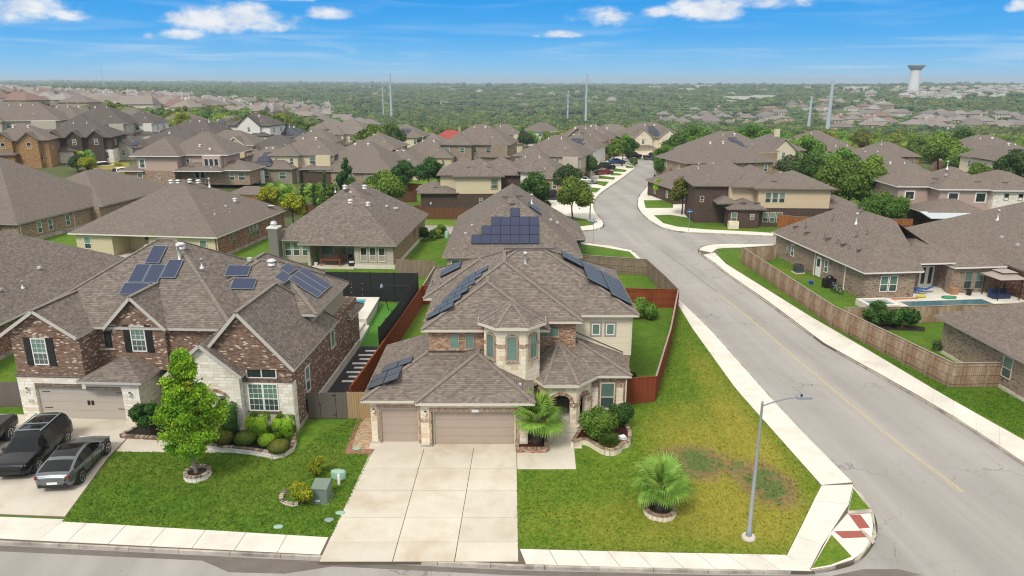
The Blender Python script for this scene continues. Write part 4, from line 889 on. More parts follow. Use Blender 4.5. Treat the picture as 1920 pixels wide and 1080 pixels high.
for i in range(8): f.bar(Vector(oe[i]) - Vector((0, 0, .09)), Vector(oe[(i + 1) % 8]) - Vector((0, 0, .09)), .05, .17)
f.build('fascia', FASCIA, tr_); q_ = MB()
for i in range(8): q_.bar(Vector(oe[i]) + Vector((0, 0, .01)), Vector(tap) + Vector((0, 0, .01)), .18, .04)
q_.build('ridge_cap', CAPM, tr_)
for i in (7, 0, 1):
    a, c = Vector(ow[i]), Vector(ow[(i + 1) % 8]); mid = (a + c) / 2; t = (c - a).normalized(); ang = math.atan2(t.y, t.x)
    M = Matrix.Translation((mid.x, mid.y, 4.55)) @ Matrix.Rotation(ang, 4, 'Z')
    f_, up, lo, dk = win_mesh(.60, 1.52, 'arch', FASCIA_T); o = link('window', f_, H.e, mat=M @ Matrix.Translation((0, -.03, 0))); link('pane', up, o)
    sur = MB(); sur.box(-.40, -.035, -.02, -.31, .0, 1.38).box(.31, -.035, -.02, .40, .0, 1.38).build('brick_jamb', BR_TRIM, o)
    MB().box(-.42, -.10, -.14, .42, 0, -.03).build('sill', BR_TRIM, o)
    brick_arch(0, -.0, 4.55 + 1.38, .31, .10, .05, 9, 0, 180, .14, rotc=Matrix.Translation((mid.x, mid.y, 0)) @ Matrix.Rotation(ang, 4, 'Z'))
H.part('flashing', MB().bar((ow[7][0] - .02, ow[7][1] - .02, 4.25), (ow[0][0], ow[0][1] - .03, 3.42), .1, .05), FLASH); H.part('flashing', MB().bar((ow[0][0], ow[0][1] - .03, 3.42), (ow[1][0] + .02, ow[1][1] - .03, 3.2), .1, .05), FLASH)
# --- upper storey
wl(-5.25, 42.62, -1.2, 57, 2.9, 5.8, BR_MAIN); wl(1.2, 44.25, 4.15, 57, 2.9, 5.8, BR_MAIN); wl(4.15, 45.6, 8.0, 57, 2.9, 5.82, SD_CREAM); wl(-5.9, 49.4, -5.25, 57, 2.9, 5.8, SD_CREAM)
wl(4.16, 45.62, 7.98, 57, 0, 2.9, BR_TAN)
H.part('corner_board', MB().box(X(7.92), Y(45.56), 2.9, X(8.04), Y(45.68), 5.72), FASCIA)
H.part('flashing', MB().box(X(-5.3), Y(42.5), 4.22, X(-1.7), Y(42.62), 4.36), FLASH)
for x in (-3.62, -2.65): H.win('S', X(x), Y(42.62), 4.5, .58, 1.0, 'plain', fm=FASCIA_T, sill=BR_TRIM)
H.win('S', X(2.35), Y(44.25), 4.75, 1.35, .68, 'arch', fm=FASCIA_T, sill=BR_TRIM); brick_arch(X(2.35), Y(44.22), 5.2, .7, .2, .04, 11, 5, 175, .2)
for x in (5.62, 6.58): H.win('S', X(x), Y(45.6), 4.35, .56, .80, 'plain', fm=WHITE, trim=FASCIA_T)
H.part('flashing', MB().bar((X(4.2), Y(45.58), 4.60), (X(7.5), Y(45.58), 3.12), .04, .05), FLASH)
rf(-5.65, 42.2, 2.35, 52, 5.9, .50); rf(-5.66, 43.8, 4.55, 57.2, 5.905, .53); rf(-5.64, 45.15, 8.4, 57.3, 5.91, .50); rf(-6.3, 48.9, 1.4, 57.28, 5.915, .5)
# solar panels: left slope, lower garage slope and right slope
pl = H.plane((X(-5.65), Y(57), 5.9), (0, -1), .52)
for k, (u0, n, r2) in enumerate(((12.9, 1, 2), (11.85, 1, 2), (10.8, 1, 2), (9.75, 1, 2), (8.7, 1, 2), (7.65, 1, 2))):
    for j in range(r2): solar_panel(H, pl, u0 - .4, .25 + k * .46 + j * .99, 1.0, .97, SOLAR_G)
pl = H.plane((X(-6.3), Y(57.28), 5.92), (0, -1), .5)
for k in range(2): solar_panel(H, pl, 2.6 + k * 1.05, 1.0, 1.0, 1.7, SOLAR_G)
pl = H.plane((X(-8.75), Y(47.3), 3.0), (0, -1), .379)
for j in range(2):
    for k in range(2): solar_panel(H, pl, 6.0 + k * 1.03, .25 + j * 1.0, 1.0, .97, SOLAR_G)
solar_panel(H, pl, 4.9, .8, 1.0, .97, SOLAR_G); solar_panel(H, pl, 4.9, 1.8, 1.0, .97, SOLAR_G)
pl = H.plane((X(8.4), Y(45.15), 5.91), (0, 1), .53)
for (u0, v0) in ((1.3, .35), (2.35, .35), (2.35, 2.05), (3.4, .35), (3.4, 2.05), (4.45, .35), (4.45, 2.05), (5.5, .35), (5.5, 2.05), (5.5, 3.75), (6.55, .35), (6.55, 2.05), (6.55, 3.75)): solar_panel(H, pl, u0, v0, 1.0, 1.65, SOLAR_G)
for x, y, z, k in ((.95, 49.8, 8.0, 'flue'), (-.9, 48.2, 8.0, 'pipe'), (3.2, 52.2, 8.9, 'pipe'), (-5.2, 50.4, 6.2, 'pipe'), (-5.9, 51.5, 6.1, 'pipe'), (.4, 39.5, 3.35, 'cap')): vent(H, X(x), Y(y), z, k)
H.part('ridge_vent', MB().box(X(-.6), Y(51.12), 8.94, X(3.0), Y(51.35), 9.06), PIPE)
# ------------------------------------------------------------------ dark brick house on the left
L = House('brick_house', (-13.2, 40.0, 0), R(-3), 'dark mixed brick house with white stone base, steep front gables and a gray garage door', wall=BR_LEFT, roof=SH_L, fascia=FASCIA_L, caps=True)
L.wall(-5.5, 0, 0, 15, 0, 4.22); L.wall(-17.9, 2.8, -5.4, 15, 2.8, 5.68); L.wall(-17.85, .95, -13.5, 4, 2.95, 5.62); L.wall(-12.3, 2.5, -8.9, 4, 2.9, 5.8); L.wall(-9.3, 2.82, -5.2, 6, 0, 2.9)
L.wall(-6.6, 5.75, -.45, 13.0, 4.0, 5.78, SD_TAN); L.wall(-3.8, 13.2, -.02, 15.4, 0, 3.2)
L.roof(-18.7, 2.4, -4.4, 15.5, 5.8, .65); L.roof(-18.35, .55, -13.4, 8, 5.72, .68, 'S'); L.roof(-12.65, 2.1, -8.65, 8.5, 5.82, 1.03, 'S'); L.roof(-5.95, -.45, .32, 9, 4.32, 1.12, 'S')
L.roof(-9.2, 5.3, -.05, 13.4, 5.9, .65); L.roof(-10, 8, -3, 17, 5.78, .66); L.roof(-4.2, 12.2, .35, 15.9, 3.35, .6)
# garage
L.wall(-17.95, .93, -16.9, 1.24, 0, 2.9, ST_LEFT); L.wall(-11.05, .6, -10.0, 2.9, 0, 2.88, ST_LEFT); L.wall(-16.9, .93, -13.3, 1.24, 2.28, 2.9, ST_LEFT); L.wall(-13.3, .6, -11.05, 1.24, 2.28, 2.88, ST_LEFT)
L.wall(-17.93, 1.25, -10.02, 4, 0, 2.8, ST_LEFT)
L.part('soldier_course', MB().box(-17.98, .90, 2.9, -13.45, .95, 3.13), BR_TRIM_D)
L.part('soldier_course', MB().box(-16.85, .90, 2.28, -13.32, .93, 2.5).box(-13.3, .57, 2.28, -11.1, .6, 2.5), BR_TRIM_D)
L.part('keystone', MB().box(-13.75, .86, 2.22, -13.45, .9, 2.6), ST_LEFT)
gdoor(-16.85, -11.12, 1.15, 2.25, DOORG, L)
for x in (-16.6, -11.8):
    for z in (.75, 1.85): L.part('door_strap', MB().box(x, 1.10, z, x + .5, 1.13, z + .03), BLACK)
L.part('door_handle', MB().box(-13.75, 1.10, 1.0, -13.6, 1.13, 1.3).box(-13.5, 1.10, 1.0, -13.35, 1.13, 1.3), BRONZE)
L.roof(-13.65, .25, -9.55, 5.2, 2.98, .46, cap=False)
L.part('flashing', MB().box(-13.6, 2.72, 4.12, -9.2, 2.82, 4.2), FASCIA_L)
lantern(-17.35, .93, 1.95, L); lantern(-10.5, .6, 1.95, L)
L.part('camera_light', MB().box(-13.9, .78, 2.62, -13.6, .93, 2.72), BLACK)
L.part('house_number', MB().box(-17.45, .9, 1.2, -17.1, .93, 1.34), FASCIA_L)
downspout(L, -9.95, .55, 2.85)
for (x, y, z, w_, h_, sh) in ((-16.1, .95, 3.75, .95, 1.75, True), (-10.65, 2.5, 4.15, .95, 1.75, True), (-12.85, 2.8, 4.3, .42, 1.05, False)): L.win('S', x, y, z, w_, h_, 'grid' if sh else 'plain', dark=not sh, shut=sh, fm=WHITE if sh else BLACK)
for x, z in ((-16.1, 5.52), (-10.65, 5.92)): brick_arch(x, (.95 if x < -12 else 2.5), z - .08, .5, .2, .03, 9, 20, 160, .1, hh=L)
# right gable: stone lower, twin window, arched window
L.part('stone_base', MB().box(-5.6, -.045, .0, .03, 0, 3.30).box(-.02, -.045, 0, .045, .5, 3.3), ST_LEFT); L.part('soldier_course', MB().box(-3.1, -.07, 3.30, .06, 0, 3.52), BR_TRIM_D)
for x in (-2.28, -1.36): L.win('S', x, -.045, 1.45, .92, 1.8, 'grid', fm=WHITE)
L.part('sill', MB().box(-2.85, -.14, 1.34, -.8, -.04, 1.45), BR_TRIM_D)
L.win('S', -1.82, 0, 3.6, 1.8, .82, 'arch', fm=WHITE, sill=BR_TRIM_D, dark=True); brick_arch(-1.82, -.0, 4.18, .92, .22, .04, 13, 5, 175, .28, hh=L)
L.part('wall_footing', MB().box(-5.6, -.06, 0, .06, 15.1, .22), CURB); L.part('foundation_band', MB().box(0, 2.6, .0, .09, 15.1, .62), CONC_W)
L.win('E', 2.6, 0, 1.6, .8, 1.7, 'sash', fm=WHITE); L.win('E', 8.2, 0, 2.5, .8, 1.3, 'arch', fm=WHITE)
L.part('utility_meter', MB().box(0, 2.0, .5, .18, 2.5, 1.3), BLACK)
L.part('meter_dial', MB().tube((.18, 2.25, 1.0), (.30, 2.25, 1.0), .12, n=10), WHITE)
# entry porch
L.wall(-7.0, -.55, -6.0, -.1, 0, 4.0, ST_LEFT); L.wall(-3.9, -.55, -3.0, -.1, 0, 4.0, ST_LEFT); L.wall(-6.0, -.55, -3.9, -.1, 2.6, 4.0, ST_LEFT); L.wall(-7.0, -.1, -6.7, 3, 0, 3.9, ST_LEFT)
L.roof(-7.35, -.9, -2.72, 4.5, 4.0, .85, 'S', gm=ST_LEFT, cap=False, inset=.33); brick_arch(-4.95, -.55, 2.45, 1.05, .2, .04, 13, 10, 170, .45, hh=L)
L.part('front_door', MB().box(-5.4, 1.9, .05, -4.4, 1.98, 2.2), plain('door_black', (.03, .022, .02), .5))
L.win('S', -8.2, 2.82, 1.0, .9, 1.75, 'sash', fm=WHITE)
for (pl, lst) in ((L.plane((-18.7, 2.4, 5.8), (1, 0), .65), ((6.05, 3.65, 1.0, 1.65), (6.35, 5.45, 1., 1.65) if 0 else (6.55, 5.4, 1.0, 1.65), (7.1, 3.65, 1, 1.65), (5.9, 2.6, 1.75, 1.0), (8.15, 4.1, 1., 1.65)),),
                  (L.plane((-4.4, 2.4, 5.8), (0, 1), .65), ()),
                  (L.plane((-9.2, 5.3, 5.9), (1, 0), .65), ((2.0, 3.2, 1.65, 1.0), (2.75, 2.0, 1.65, 1.0))),
                  (L.plane((-.05, 5.3, 5.9), (0, 1), .65), ((2.2, .7, 1.05, 2.4), (3.28, .7, 1.05, 2.4), (4.36, .7, 1.05, 2.4), (1.3, 3.0, 1.65, .8), (3.0, 3.3, 1.65, .8)))):
    for (u, v, w_, l_) in lst: solar_panel(L, pl, u, v, w_, l_, SOLAR, True)
for x, y, z, k in ((-10.2, 8.2, 9.7, 'dome'), (-9.9, 7.3, 9.0, 'flue'), (-8.2, 6.9, 8.6, 'wpipe'), (-4.2, 9.0, 8.4, 'dome'), (-12.8, 8.6, 9.6, 'cap'), (-6.4, 10.5, 8.3, 'cap')): vent(L, x, y, z, k)
# ------------------------------------------------------------------ other near houses
def std(name, loc, rz, label, cat='house', **k): return House(name, loc, R(rz), label, cat, **k)
a = std('brick_house', (-54, 45, 0), 0, 'pinkish brick house with a broad brown hip roof left of the dark brick house', wall=BR_RED, roof=SH_L, fascia=FASCIA_W)
a.wall(0, 0, 14.4, 27.2, 0, 2.8); a.roof(-.5, -.5, 14.9, 27.7, 2.92, .60)
for x, y, z, k in ((9.5, 10, 6.0, 'wpipe'), (11.2, 8.5, 4.9, 'cap'), (11.0, 5, 5.2, 'wpipe'), (12, 17, 4.8, 'cap'), (13, 13, 4.1, 'wpipe'), (12.5, 11, 4.5, 'cap')): vent(a, x, y, z, k)
a.win('E', 2.2, 14.4, 1.0, .9, 1.5, fm=WHITE); a.part('wall_footing', MB().box(-.05, -.05, 0, 14.48, 27.25, .3), CURB)
# B: far left brick one-storey
B_ = std('brick_house', (-64.2, 92.6, 0), -7, 'long tan brick house with a huge plain hip roof at the left picture edge', wall=BR_TAN, roof=SH_P, fascia=FASCIA_T)
B_.wall(-26, 0, -.4, 20.5, 0, 2.8); B_.roof(-26.5, -.5, .1, 21, 2.92, .70); B_.wall(-24, 14, 1.0, 33, 0, 2.8); B_.roof(-15, 14, 1.6, 34, 2.9, .5)
B_.wall(-30, -2.5, -3.5, 2, 0, 2.78); B_.roof(-30.5, -3, -3, 8, 2.9, .45)
for y in (3.6, 5.6, 9, 15.4, 17.2): B_.win('E', y, -.4, .9, .8, 1.6, fm=WHITE)
B_.win('S', -7.2, -2.5, .8, 1.1, 1.7, fm=WHITE); B_.win('S', -4.4, -2.5, .8, .7, 1.7, fm=WHITE)
for y in (.3, 10.2): downspout(B_, -.34, y, 2.8)
for x, y, z, k in ((-3.5, 3.8, 4.6, 'slot'), (-3.5, 9, 4.7, 'slot'), (-3.8, 12, 4.9, 'slot'), (-4, 16.5, 5.0, 'slot'), (-6.5, 8.2, 6.4, 'pipe'), (-3, 10.5, 4.5, 'pipe'), (-3.2, 13, 4.5, 'pipe'), (-9, 13, 7.7, 'slot')): vent(B_, x, y, z, k)
B_.part('wall_footing', MB().box(-.45, -.1, 0, -.34, 20.6, .5), CURB)
# C: cream siding
C_ = std('cream_house', (-35.5, 84.3, 0), -7.5, 'cream siding house with a recessed corner patio and red brick side wall', wall=BR_RED, roof=SH_P, fascia=FASCIA_W)
C_.wall(-18.5, .0, -.05, 19, 0, .02, CONC); C_.wall(-18.3, .1, -13.5, 19, 0, 2.8, SD_YEL); C_.wall(-13.5, 3.4, -8.6, 19, 0, 2.8, SD_YEL); C_.wall(-8.6, .1, -.1, 18.9, 0, 2.8, SD_YEL); C_.wall(-2, .15, 0, 19, 0, 2.78, BR_RED)
C_.roof(-18.9, -.45, .5, 19.5, 2.92, .56); C_.win('S', -16.8, .1, .9, .9, 1.5, fm=WHITE); C_.win('S', -1.6, .09, .9, .95, 1.5, fm=WHITE); C_.win('S', -10.9, 3.4, .7, 1.0, 1.8, fm=FASCIA_T, dark=True); C_.part('patio_door', MB().box(-9.9, 3.34, .05, -8.9, 3.4, 2.2), FASCIA)
for y in (4.3, 8.6, 9.6, 10.6, 15.2): C_.win('E', y, 0, .9, .75, 1.6, fm=FASCIA_T)
for x, y, z, k in ((-9.3, 8.7, 8.1, 'dome'), (-10.6, 9.2, 8, 'dome'), (-8.2, 9.6, 8.1, 'dome'), (-7.2, 9.9, 8, 'dome'), (-6.8, 11.8, 7.2, 'flue'), (-3.5, 12, 5.3, 'dome'), (-4.5, 6.2, 5.6, 'cap'), (-3.2, 9, 5, 'cap'), (-2.6, 5.0, 4.6, 'wpipe'), (-2.2, 8, 4.3, 'wpipe')): vent(C_, x, y, z, k)
C_.part('wall_footing', MB().box(-.02, 0, 0, .1, 19.05, .35), CURB); downspout(C_, .05, .3, 2.8)
dish = C_.part('satellite_dish', MB().lathe([(.02, .0), (.3, .06), (.45, .16)], 12, (-.6, 16.4, 3.75)), ALU)
# E: beige siding with patio
E_ = std('beige_house', (-13.5, 79.9, 0), -4, 'beige siding house with tall brown pyramid roof, brick side and covered patio', wall=BR_TAN, roof=SH, fascia=FASCIA_T)
E_.wall(-13.8, 2.4, -10.0, 19.3, 0, 2.8, SD_BEIGE); E_.wall(-10.0, 3.6, -4.6, 19.3, 0, 2.8, SD_BEIGE); E_.wall(-4.6, .2, -.1, 19.2, 0, 2.8, SD_BEIGE); E_.wall(-2, .24, 0, 19.35, 0, 2.78, BR_TAN)
E_.wall(-10.15, .3, -9.85, 2.4, 0, 2.75, SD_BEIGE)
E_.part('patio_slab', MB().box(-10, -.3, 0, -4.6, 3.6, .12), CONC)
E_.part('wall_footing', MB().box(-4.65, .12, 0, .05, 19.4, .45), CONC_W)
E_.roof(-11.0, -.45, .5, 9, 2.92, .76); E_.roof(-15.0, 1.6, .46, 19.9, 2.925, .72); 
for x in (-3.5, -2.45, -1.4): E_.win('S', x, .2, .85, .8, 1.65, fm=WHITE, dark=True)
E_.part('window_surround', MB().box(-4.05, .186, .7, -.85, .199, 2.65), FASCIA_T)
for x in (-13.2, -12.2, -11.1): E_.win('S', x, 2.4, .85, .8, 1.65, fm=WHITE)
for x in (-8.9, -7.3, -5.7): E_.win('S', x, 3.6, .8, 1.35, 1.75, 'plain', fm=FASCIA_T)
for y in (11.5, 12.3, 14.6): E_.win('E', y, 0, 1.3, .5, 1.3, fm=FASCIA_T, dark=True)
for x, y, z, k in ((-7.6, 8.0, 8.2, 'dome'), (-5.6, 9.6, 8.0, 'dome'), (-6.2, 5.2, 6.9, 'dome'), (-4.4, 6.4, 6.4, 'dome'), (-9.8, 11, 7.2, 'wpipe'), (-3.0, 10, 5.6, 'cap'), (-2.3, 11.3, 5.1, 'cap'), (-2.2, 12.2, 5.0, 'cap'), (-6.6, 7.0, 7.8, 'cap')): vent(E_, x, y, z, k)
ch = E_.part('chimney', MB().box(-14.9, 1.0, 0, -13.8, 2.2, 4.3), SD_GRAY)
MB().box(-15.0, .9, 4.3, -13.7, 2.3, 4.5).build('chimney_cap', FASCIA_W, ch); MB().lathe([(.3, 4.5), (.3, 4.75), (.42, 4.78), (.42, 4.9), (.3, 5.0), (.3, 5.1)], 10, (-14.35, 1.6, 0)).build('flue', ALU, ch)
# F: behind the corner house, solar rows
F_ = std('solar_house', (-6.9, 74.4, 0), 0, 'beige siding house with three rows of solar panels directly behind the corner house', wall=SD_BEIGE, roof=SH, fascia=FASCIA_T)
F_.wall(0, 0, 13.9, 23, 0, 2.8, SD_BEIGE); F_.roof(-.5, -.5, 14.4, 23.6, 2.92, .74); F_.roof(8.0, 8.5, 15.6, 19, 2.93, .62, mat=SH)
F_.win('S', .9, 0, .9, .95, 1.6, fm=WHITE); F_.roof(3.0, -1.9, 11.0, 3.0, 2.95, .35); F_.wall(3.4, -1.5, 10.6, .1, 0, 2.78, SD_BEIGE)
pl = F_.plane((-.5, -.5, 2.92), (1, 0), .74)
for r_, (u0, n, v0) in enumerate(((3.05, 7, 1.75), (4.1, 6, 3.07), (5.14, 5, 4.39), (7.22, 1, 5.71))):
    for k in range(n): solar_panel(F_, pl, u0 + k * 1.04, v0, 1.02, 1.29, SOLAR)
pl = F_.plane((14.4, -.5, 2.92), (0, 1), .74)
for k in range(3): solar_panel(F_, pl, 7.0 + k * 1.03, 5.3, 1.02, 1.67, SOLAR)
for x, y, z, k in ((6.9, 5.8, 7.4, 'bdome'), (6.2, 6.9, 8.1, 'slot'), (7.7, 7.0, 8.2, 'slot'), (9.2, 9.5, 7.0, 'flue'), (11.4, 8, 5.3, 'cap'), (2.4, 6, 5.0, 'cap'), (1.8, 3.4, 4.6, 'cap'), (12.2, 9, 4.8, 'cap')): vent(F_, x, y, z, k)
# ------------------------------------------------------------------ right hand side
Rr = std('patio_house', (34.6, 68.0, 0), 6, 'one-storey tan brick house with wide brown roof, patio and pool across the side street', wall=BR_GRAY, roof=SH_R, fascia=FASCIA_W)
Rr.wall(0, 0, 5.2, 19.2, 0, 2.8); Rr.wall(5.2, 3.6, 10.2, 19, 0, 3.1); Rr.wall(10.2, .9, 14.6, 17, 0, 2.8); Rr.wall(9.7, .8, 10.5, 1.6, 0, 3.1); Rr.wall(4.7, .2, 5.4, 1.1, 0, 3.1)
zz_ = 2.9; q3 = 2.9 + .72 * 5.75
m_ = MB(); m_.poly([(-.5, 19.6, zz_), (-.5, -.5, zz_), (5.25, 5.25, q3), (5.25, 13.9, q3)]); m_.poly([(-.5, -.5, zz_), (5.7, -.5, zz_), (5.7, 4.8, zz_ + .72 * 5.3), (5.25, 5.25, q3)]); m_.poly([(11, 19.6, zz_), (-.5, 19.6, zz_), (5.25, 13.9, q3)]); m_.poly([(11, 2.0, zz_), (11, 19.6, zz_), (5.25, 13.9, q3), (5.25, 5.25, q3)])
rr_ = Rr.part('roof', m_, SH_R); MB().box(-.5, -.5, 2.73, 5.7, -.45, 2.89).box(-.5, -.45, 2.73, -.45, 19.6, 2.89).box(-.45, 19.55, 2.73, 11, 19.6, 2.89).box(5.65, -.45, 2.73, 5.7, 3, 2.89).build('fascia', FASCIA_W, rr_)
Rr.part('gable_wall', MB().box(5.3, -.1, 2.9, 5.6, 4.6, 3.3), BR_GRAY)
Rr.roof(4.4, 1.0, 11.6, 12, 3.28, .56); Rr.roof(9.6, .4, 15.2, 14, 2.93, .58)
for x, (st) in ((2.0, 1), (2.95, 1)): Rr.win('S', x, 0, .75, .85, 1.65, fm=WHITE); Rr.win('S', x, 0, 2.5, .75, .22, 'plain', fm=FASCIA_T)
for x in (6.1, 7.15): Rr.win('S', x, 3.6, .7, .95, 1.8, fm=FASCIA_T); Rr.win('S', x, 3.6, 2.62, .85, .25, 'plain', fm=FASCIA_T)
for x in (11.6, 12.8): Rr.win('S', x, .9, .5, .9, 1.9, fm=FASCIA_T); 
fd = Rr.part('french_door', MB().box(8.2, 3.54, .1, 9.8, 3.6, 2.3), WHITE)
for x in (8.3, 9.08): MB().box(x + .12, 3.52, .4, x + .5, 3.54, 2.15).build('door_glass', GL_LO, fd)
for y in (14.8, 7.2): Rr.win('W', y, 0, .9, .7, 1.4, fm=WHITE)
sd_ = Rr.part('side_door', MB().box(-.08, 8.2, .1, 0, 9.2, 2.25), WHITE); MB().box(-.1, 8.4, 1.2, -.08, 9.0, 2.05).build('door_glass', GL_DK, sd_)
Rr.part('electric_box', MB().box(-.2, 15.6, 1.0, 0, 16.0, 1.8), GALV)
for y in (3.4, 9.5): downspout(Rr, -.1, y, 2.8)
Rr.part('patio_slab', MB().prism([(1.2, -4.2), (15.5, -4.2), (15.5, 3.6), (5.3, 3.6), (5.3, 0), (1.2, 0)], 0, .1), CONC_W)
for x, y, z, k in ((3.2, 12.5, 5.6, 'pipe'), (3.6, 8.6, 6.0, 'flue'), (1.4, 15, 4.4, 'pipe'), (2.4, 6.2, 5.1, 'pipe'), (3.0, 5.4, 5.5, 'pipe'), (1.0, 10, 4.1, 'pipe'), (1.1, 7.4, 4.1, 'pipe'), (1.0, 5.0, 4.0, 'pipe'), (.9, 13.4, 4.0, 'slot'), (1.0, 16.4, 4.1, 'slot'), (1.1, 9.2, 4.2, 'slot'), (1.1, 6.2, 4.2, 'slot'), (1.3, 3.4, 4.2, 'slot'), (4.9, 10, 7.2, 'pipe')): vent(Rr, x, y, z, k)
R2 = std('brick_house', (34.6, 38.0, 0), 2, 'low tan brick house cut off by the right edge, nearest of those across the street', wall=BR_GRAY, roof=SH_R, fascia=FASCIA_T)
R2.wall(0, 0, 18, 15.8, 0, 2.8); R2.roof(-.55, -.5, 18, 16.4, 2.92, .56); R2.win('W', 8.4, 0, .9, .95, 1.55, fm=FASCIA)
R2.part('wall_footing', MB().box(-.05, -.05, 0, 18.05, 15.85, .25), CONC)
for x, y, z, k in ((2.2, 9, 4.5, 'wpipe'), (6, 8, 6.4, 'cap')): vent(R2, x, y, z, k)
R3 = std('brick_house', (51.0, 58, 0), 2, 'dark brick house with a broad brown roof at the right edge beside the patio house', wall=BR_RED, roof=SH_R, fascia=FASCIA_B)
R3.wall(0, 0, 16, 31, 0, 2.8); R3.roof(-.6, -.5, 16.6, 31.5, 2.92, .55); 
for x, y, z, k in ((2.4, 18, 4.6, 'cap'), (2.0, 15, 4.4, 'cap'), (3.4, 14, 5.1, 'cap'), (4.5, 22, 5.8, 'flue'), (6.9, 20, 7.0, 'dome'), (7, 17, 7.1, 'dome'), (5, 16, 6.0, 'wpipe')): vent(R3, x, y, z, k)
# R4: pink and white two-storey
R4 = std('pink_house', (61.0, 104.0, 0), -2, 'pinkish two-storey house with a white stone end wall beyond the patio house', wall=SD_PINK, roof=SH_R, fascia=FASCIA_W)
R4.wall(1, 0, 8, 9, 2.7, 5.7, SD_PINK); R4.wall(1.05, .05, 8, 9, 0, 2.75, BR_RED); R4.wall(8, -1, 15.6, 9.2, 0, 5.72, ST_LEFT); R4.wall(-3.5, 3, 1, 11, 2.6, 5.6, SD_PINK); R4.wall(-3.4, 3.1, 1, 11, 0, 2.6, BR_RED)
R4.part('brick_band', MB().box(8, -1.05, 2.75, 15.65, -1, 3.0), BR_TRIM_D)
R4.roof(.4, -.5, 9.2, 9.7, 5.82, .6); R4.roof(7.5, -1.5, 16.1, 9.8, 5.84, .5); R4.roof(-4.1, 2.5, 5, 11.5, 5.8, .5); R4.roof(-2.5, -4.0, 6.5, 3, 2.9, .45)
for x in (2.9, 6.8): R4.win('S', x, 0, 3.9, 1.4, 1.3, 'plain', fm=WHITE, dark=True, trim=WHITE)
for x in (9.8, 11.8, 13.8): R4.win('S', x, -1, 4.3, .7, 1.0, fm=FASCIA_T, dark=True); R4.win('S', x - .2, -1, .9, .7, 1.3, fm=FASCIA_T, dark=True)
for x in (-1.8,): R4.win('S', x, 3, 3.8, 1.3, 1.2, 'plain', fm=WHITE, dark=True, trim=WHITE)
R4.win('S', 6.9, .05, .7, 1.2, 1.7, fm=WHITE); R4.win('S', 4.2, .05, .7, 1.2, 1.7, fm=WHITE)
aw = R4.part('patio_cover', MB().add([(-3.2, -6.4, 2.55), (4.8, -6.4, 2.55), (4.8, -3.2, 2.95), (-3.2, -3.2, 2.95), (-3.2, -6.4, 2.65), (4.8, -6.4, 2.65), (4.8, -3.2, 3.05), (-3.2, -3.2, 3.05)], [(0, 3, 2, 1), (4, 5, 6, 7), (0, 1, 5, 4), (1, 2, 6, 5), (2, 3, 7, 6), (3, 0, 4, 7)]), plain('metal_awning', (.50, .56, .60), .4))
for x in (-3.0, .8, 4.6): MB().box(x - .06, -6.3, 0, x + .06, -6.18, 2.55).build('post', BLACK, aw)
for x, y, z, k in ((1, 2, 7.0, 'slot'), (5, 1.4, 6.8, 'slot'), (6.6, 1.0, 6.7, 'slot'), (10, .2, 6.7, 'slot'), (13, .2, 6.7, 'slot'), (3.6, 4, 8.3, 'flue'), (2, 5, 8.2, 'pipe'), (2.8, 2.6, 7.5, 'cap')): vent(R4, x, y, z, k)
# S: dark brick and tan house across the cross street, right
S_ = std('tan_house', (33.0, 106.5, 0), -3, 'dark brick and tan stucco two-storey house right of the back street', wall=BR_BROWN, roof=SH_P, fascia=FASCIA_B, frame=FASCIA)
S_.wall(0, 0, 14.5, 9, 0, 2.85); S_.wall(-5.5, 1.5, 1, 9, 0, 5.6); S_.wall(3.2, -1.2, 13.5, 8, 2.82, 5.65, SD_SAND); S_.wall(-.6, .6, 3.4, 8, 2.85, 5.62, SD_SAND); S_.wall(3.25, -1.15, 13.45, 2, 0, 2.85)
S_.roof(-6, 1.0, 6, 13, 5.75, .55); S_.roof(-.5, -.3, 8, 11, 5.76, .6); S_.roof(2.4, -1.8, 8, 7, 5.77, .55); S_.roof(4, -1.78, 14.3, 8.2, 5.74, .42); S_.roof(-1.5, -2.8, 4.2, 3, 2.9, .42, fas=FASCIA_B); S_.roof(12.8, -1, 19, 7, 2.9, .4); S_.wall(-1.2, -2.4, 3.2, .2, 0, 2.8)
S_.roof(-2.8, -1.5, .5, 4, 3.5, .5)
for x in (4.6, 5.6, 6.6): S_.win('S', x, -1.2, 3.6, .85, 1.5); S_.win('S', x - .1, -1.15, .7, .85, 1.5)
S_.win('S', -.4, -2.4, .9, .9, 1.4); S_.win('S', -4.4, 1.5, 3.2, .6, .9, dark=True); S_.win('S', 2.2, -2.4, 1.3, .6, .8)
for x, y, z, k in ((1.6, 2, 6.8, 'slot'), (1, -1.6, 3.6, 'slot'), (3, -1.6, 3.6, 'slot'), (5.5, -.3, 6.6, 'slot'), (4, 5, 8.8, 'pipe')): vent(S_, x, y, z, k)
S_.part('stone_base', MB().box(-1.25, -3.2, 0, .2, -2.4, 1.1), ST_MAIN)
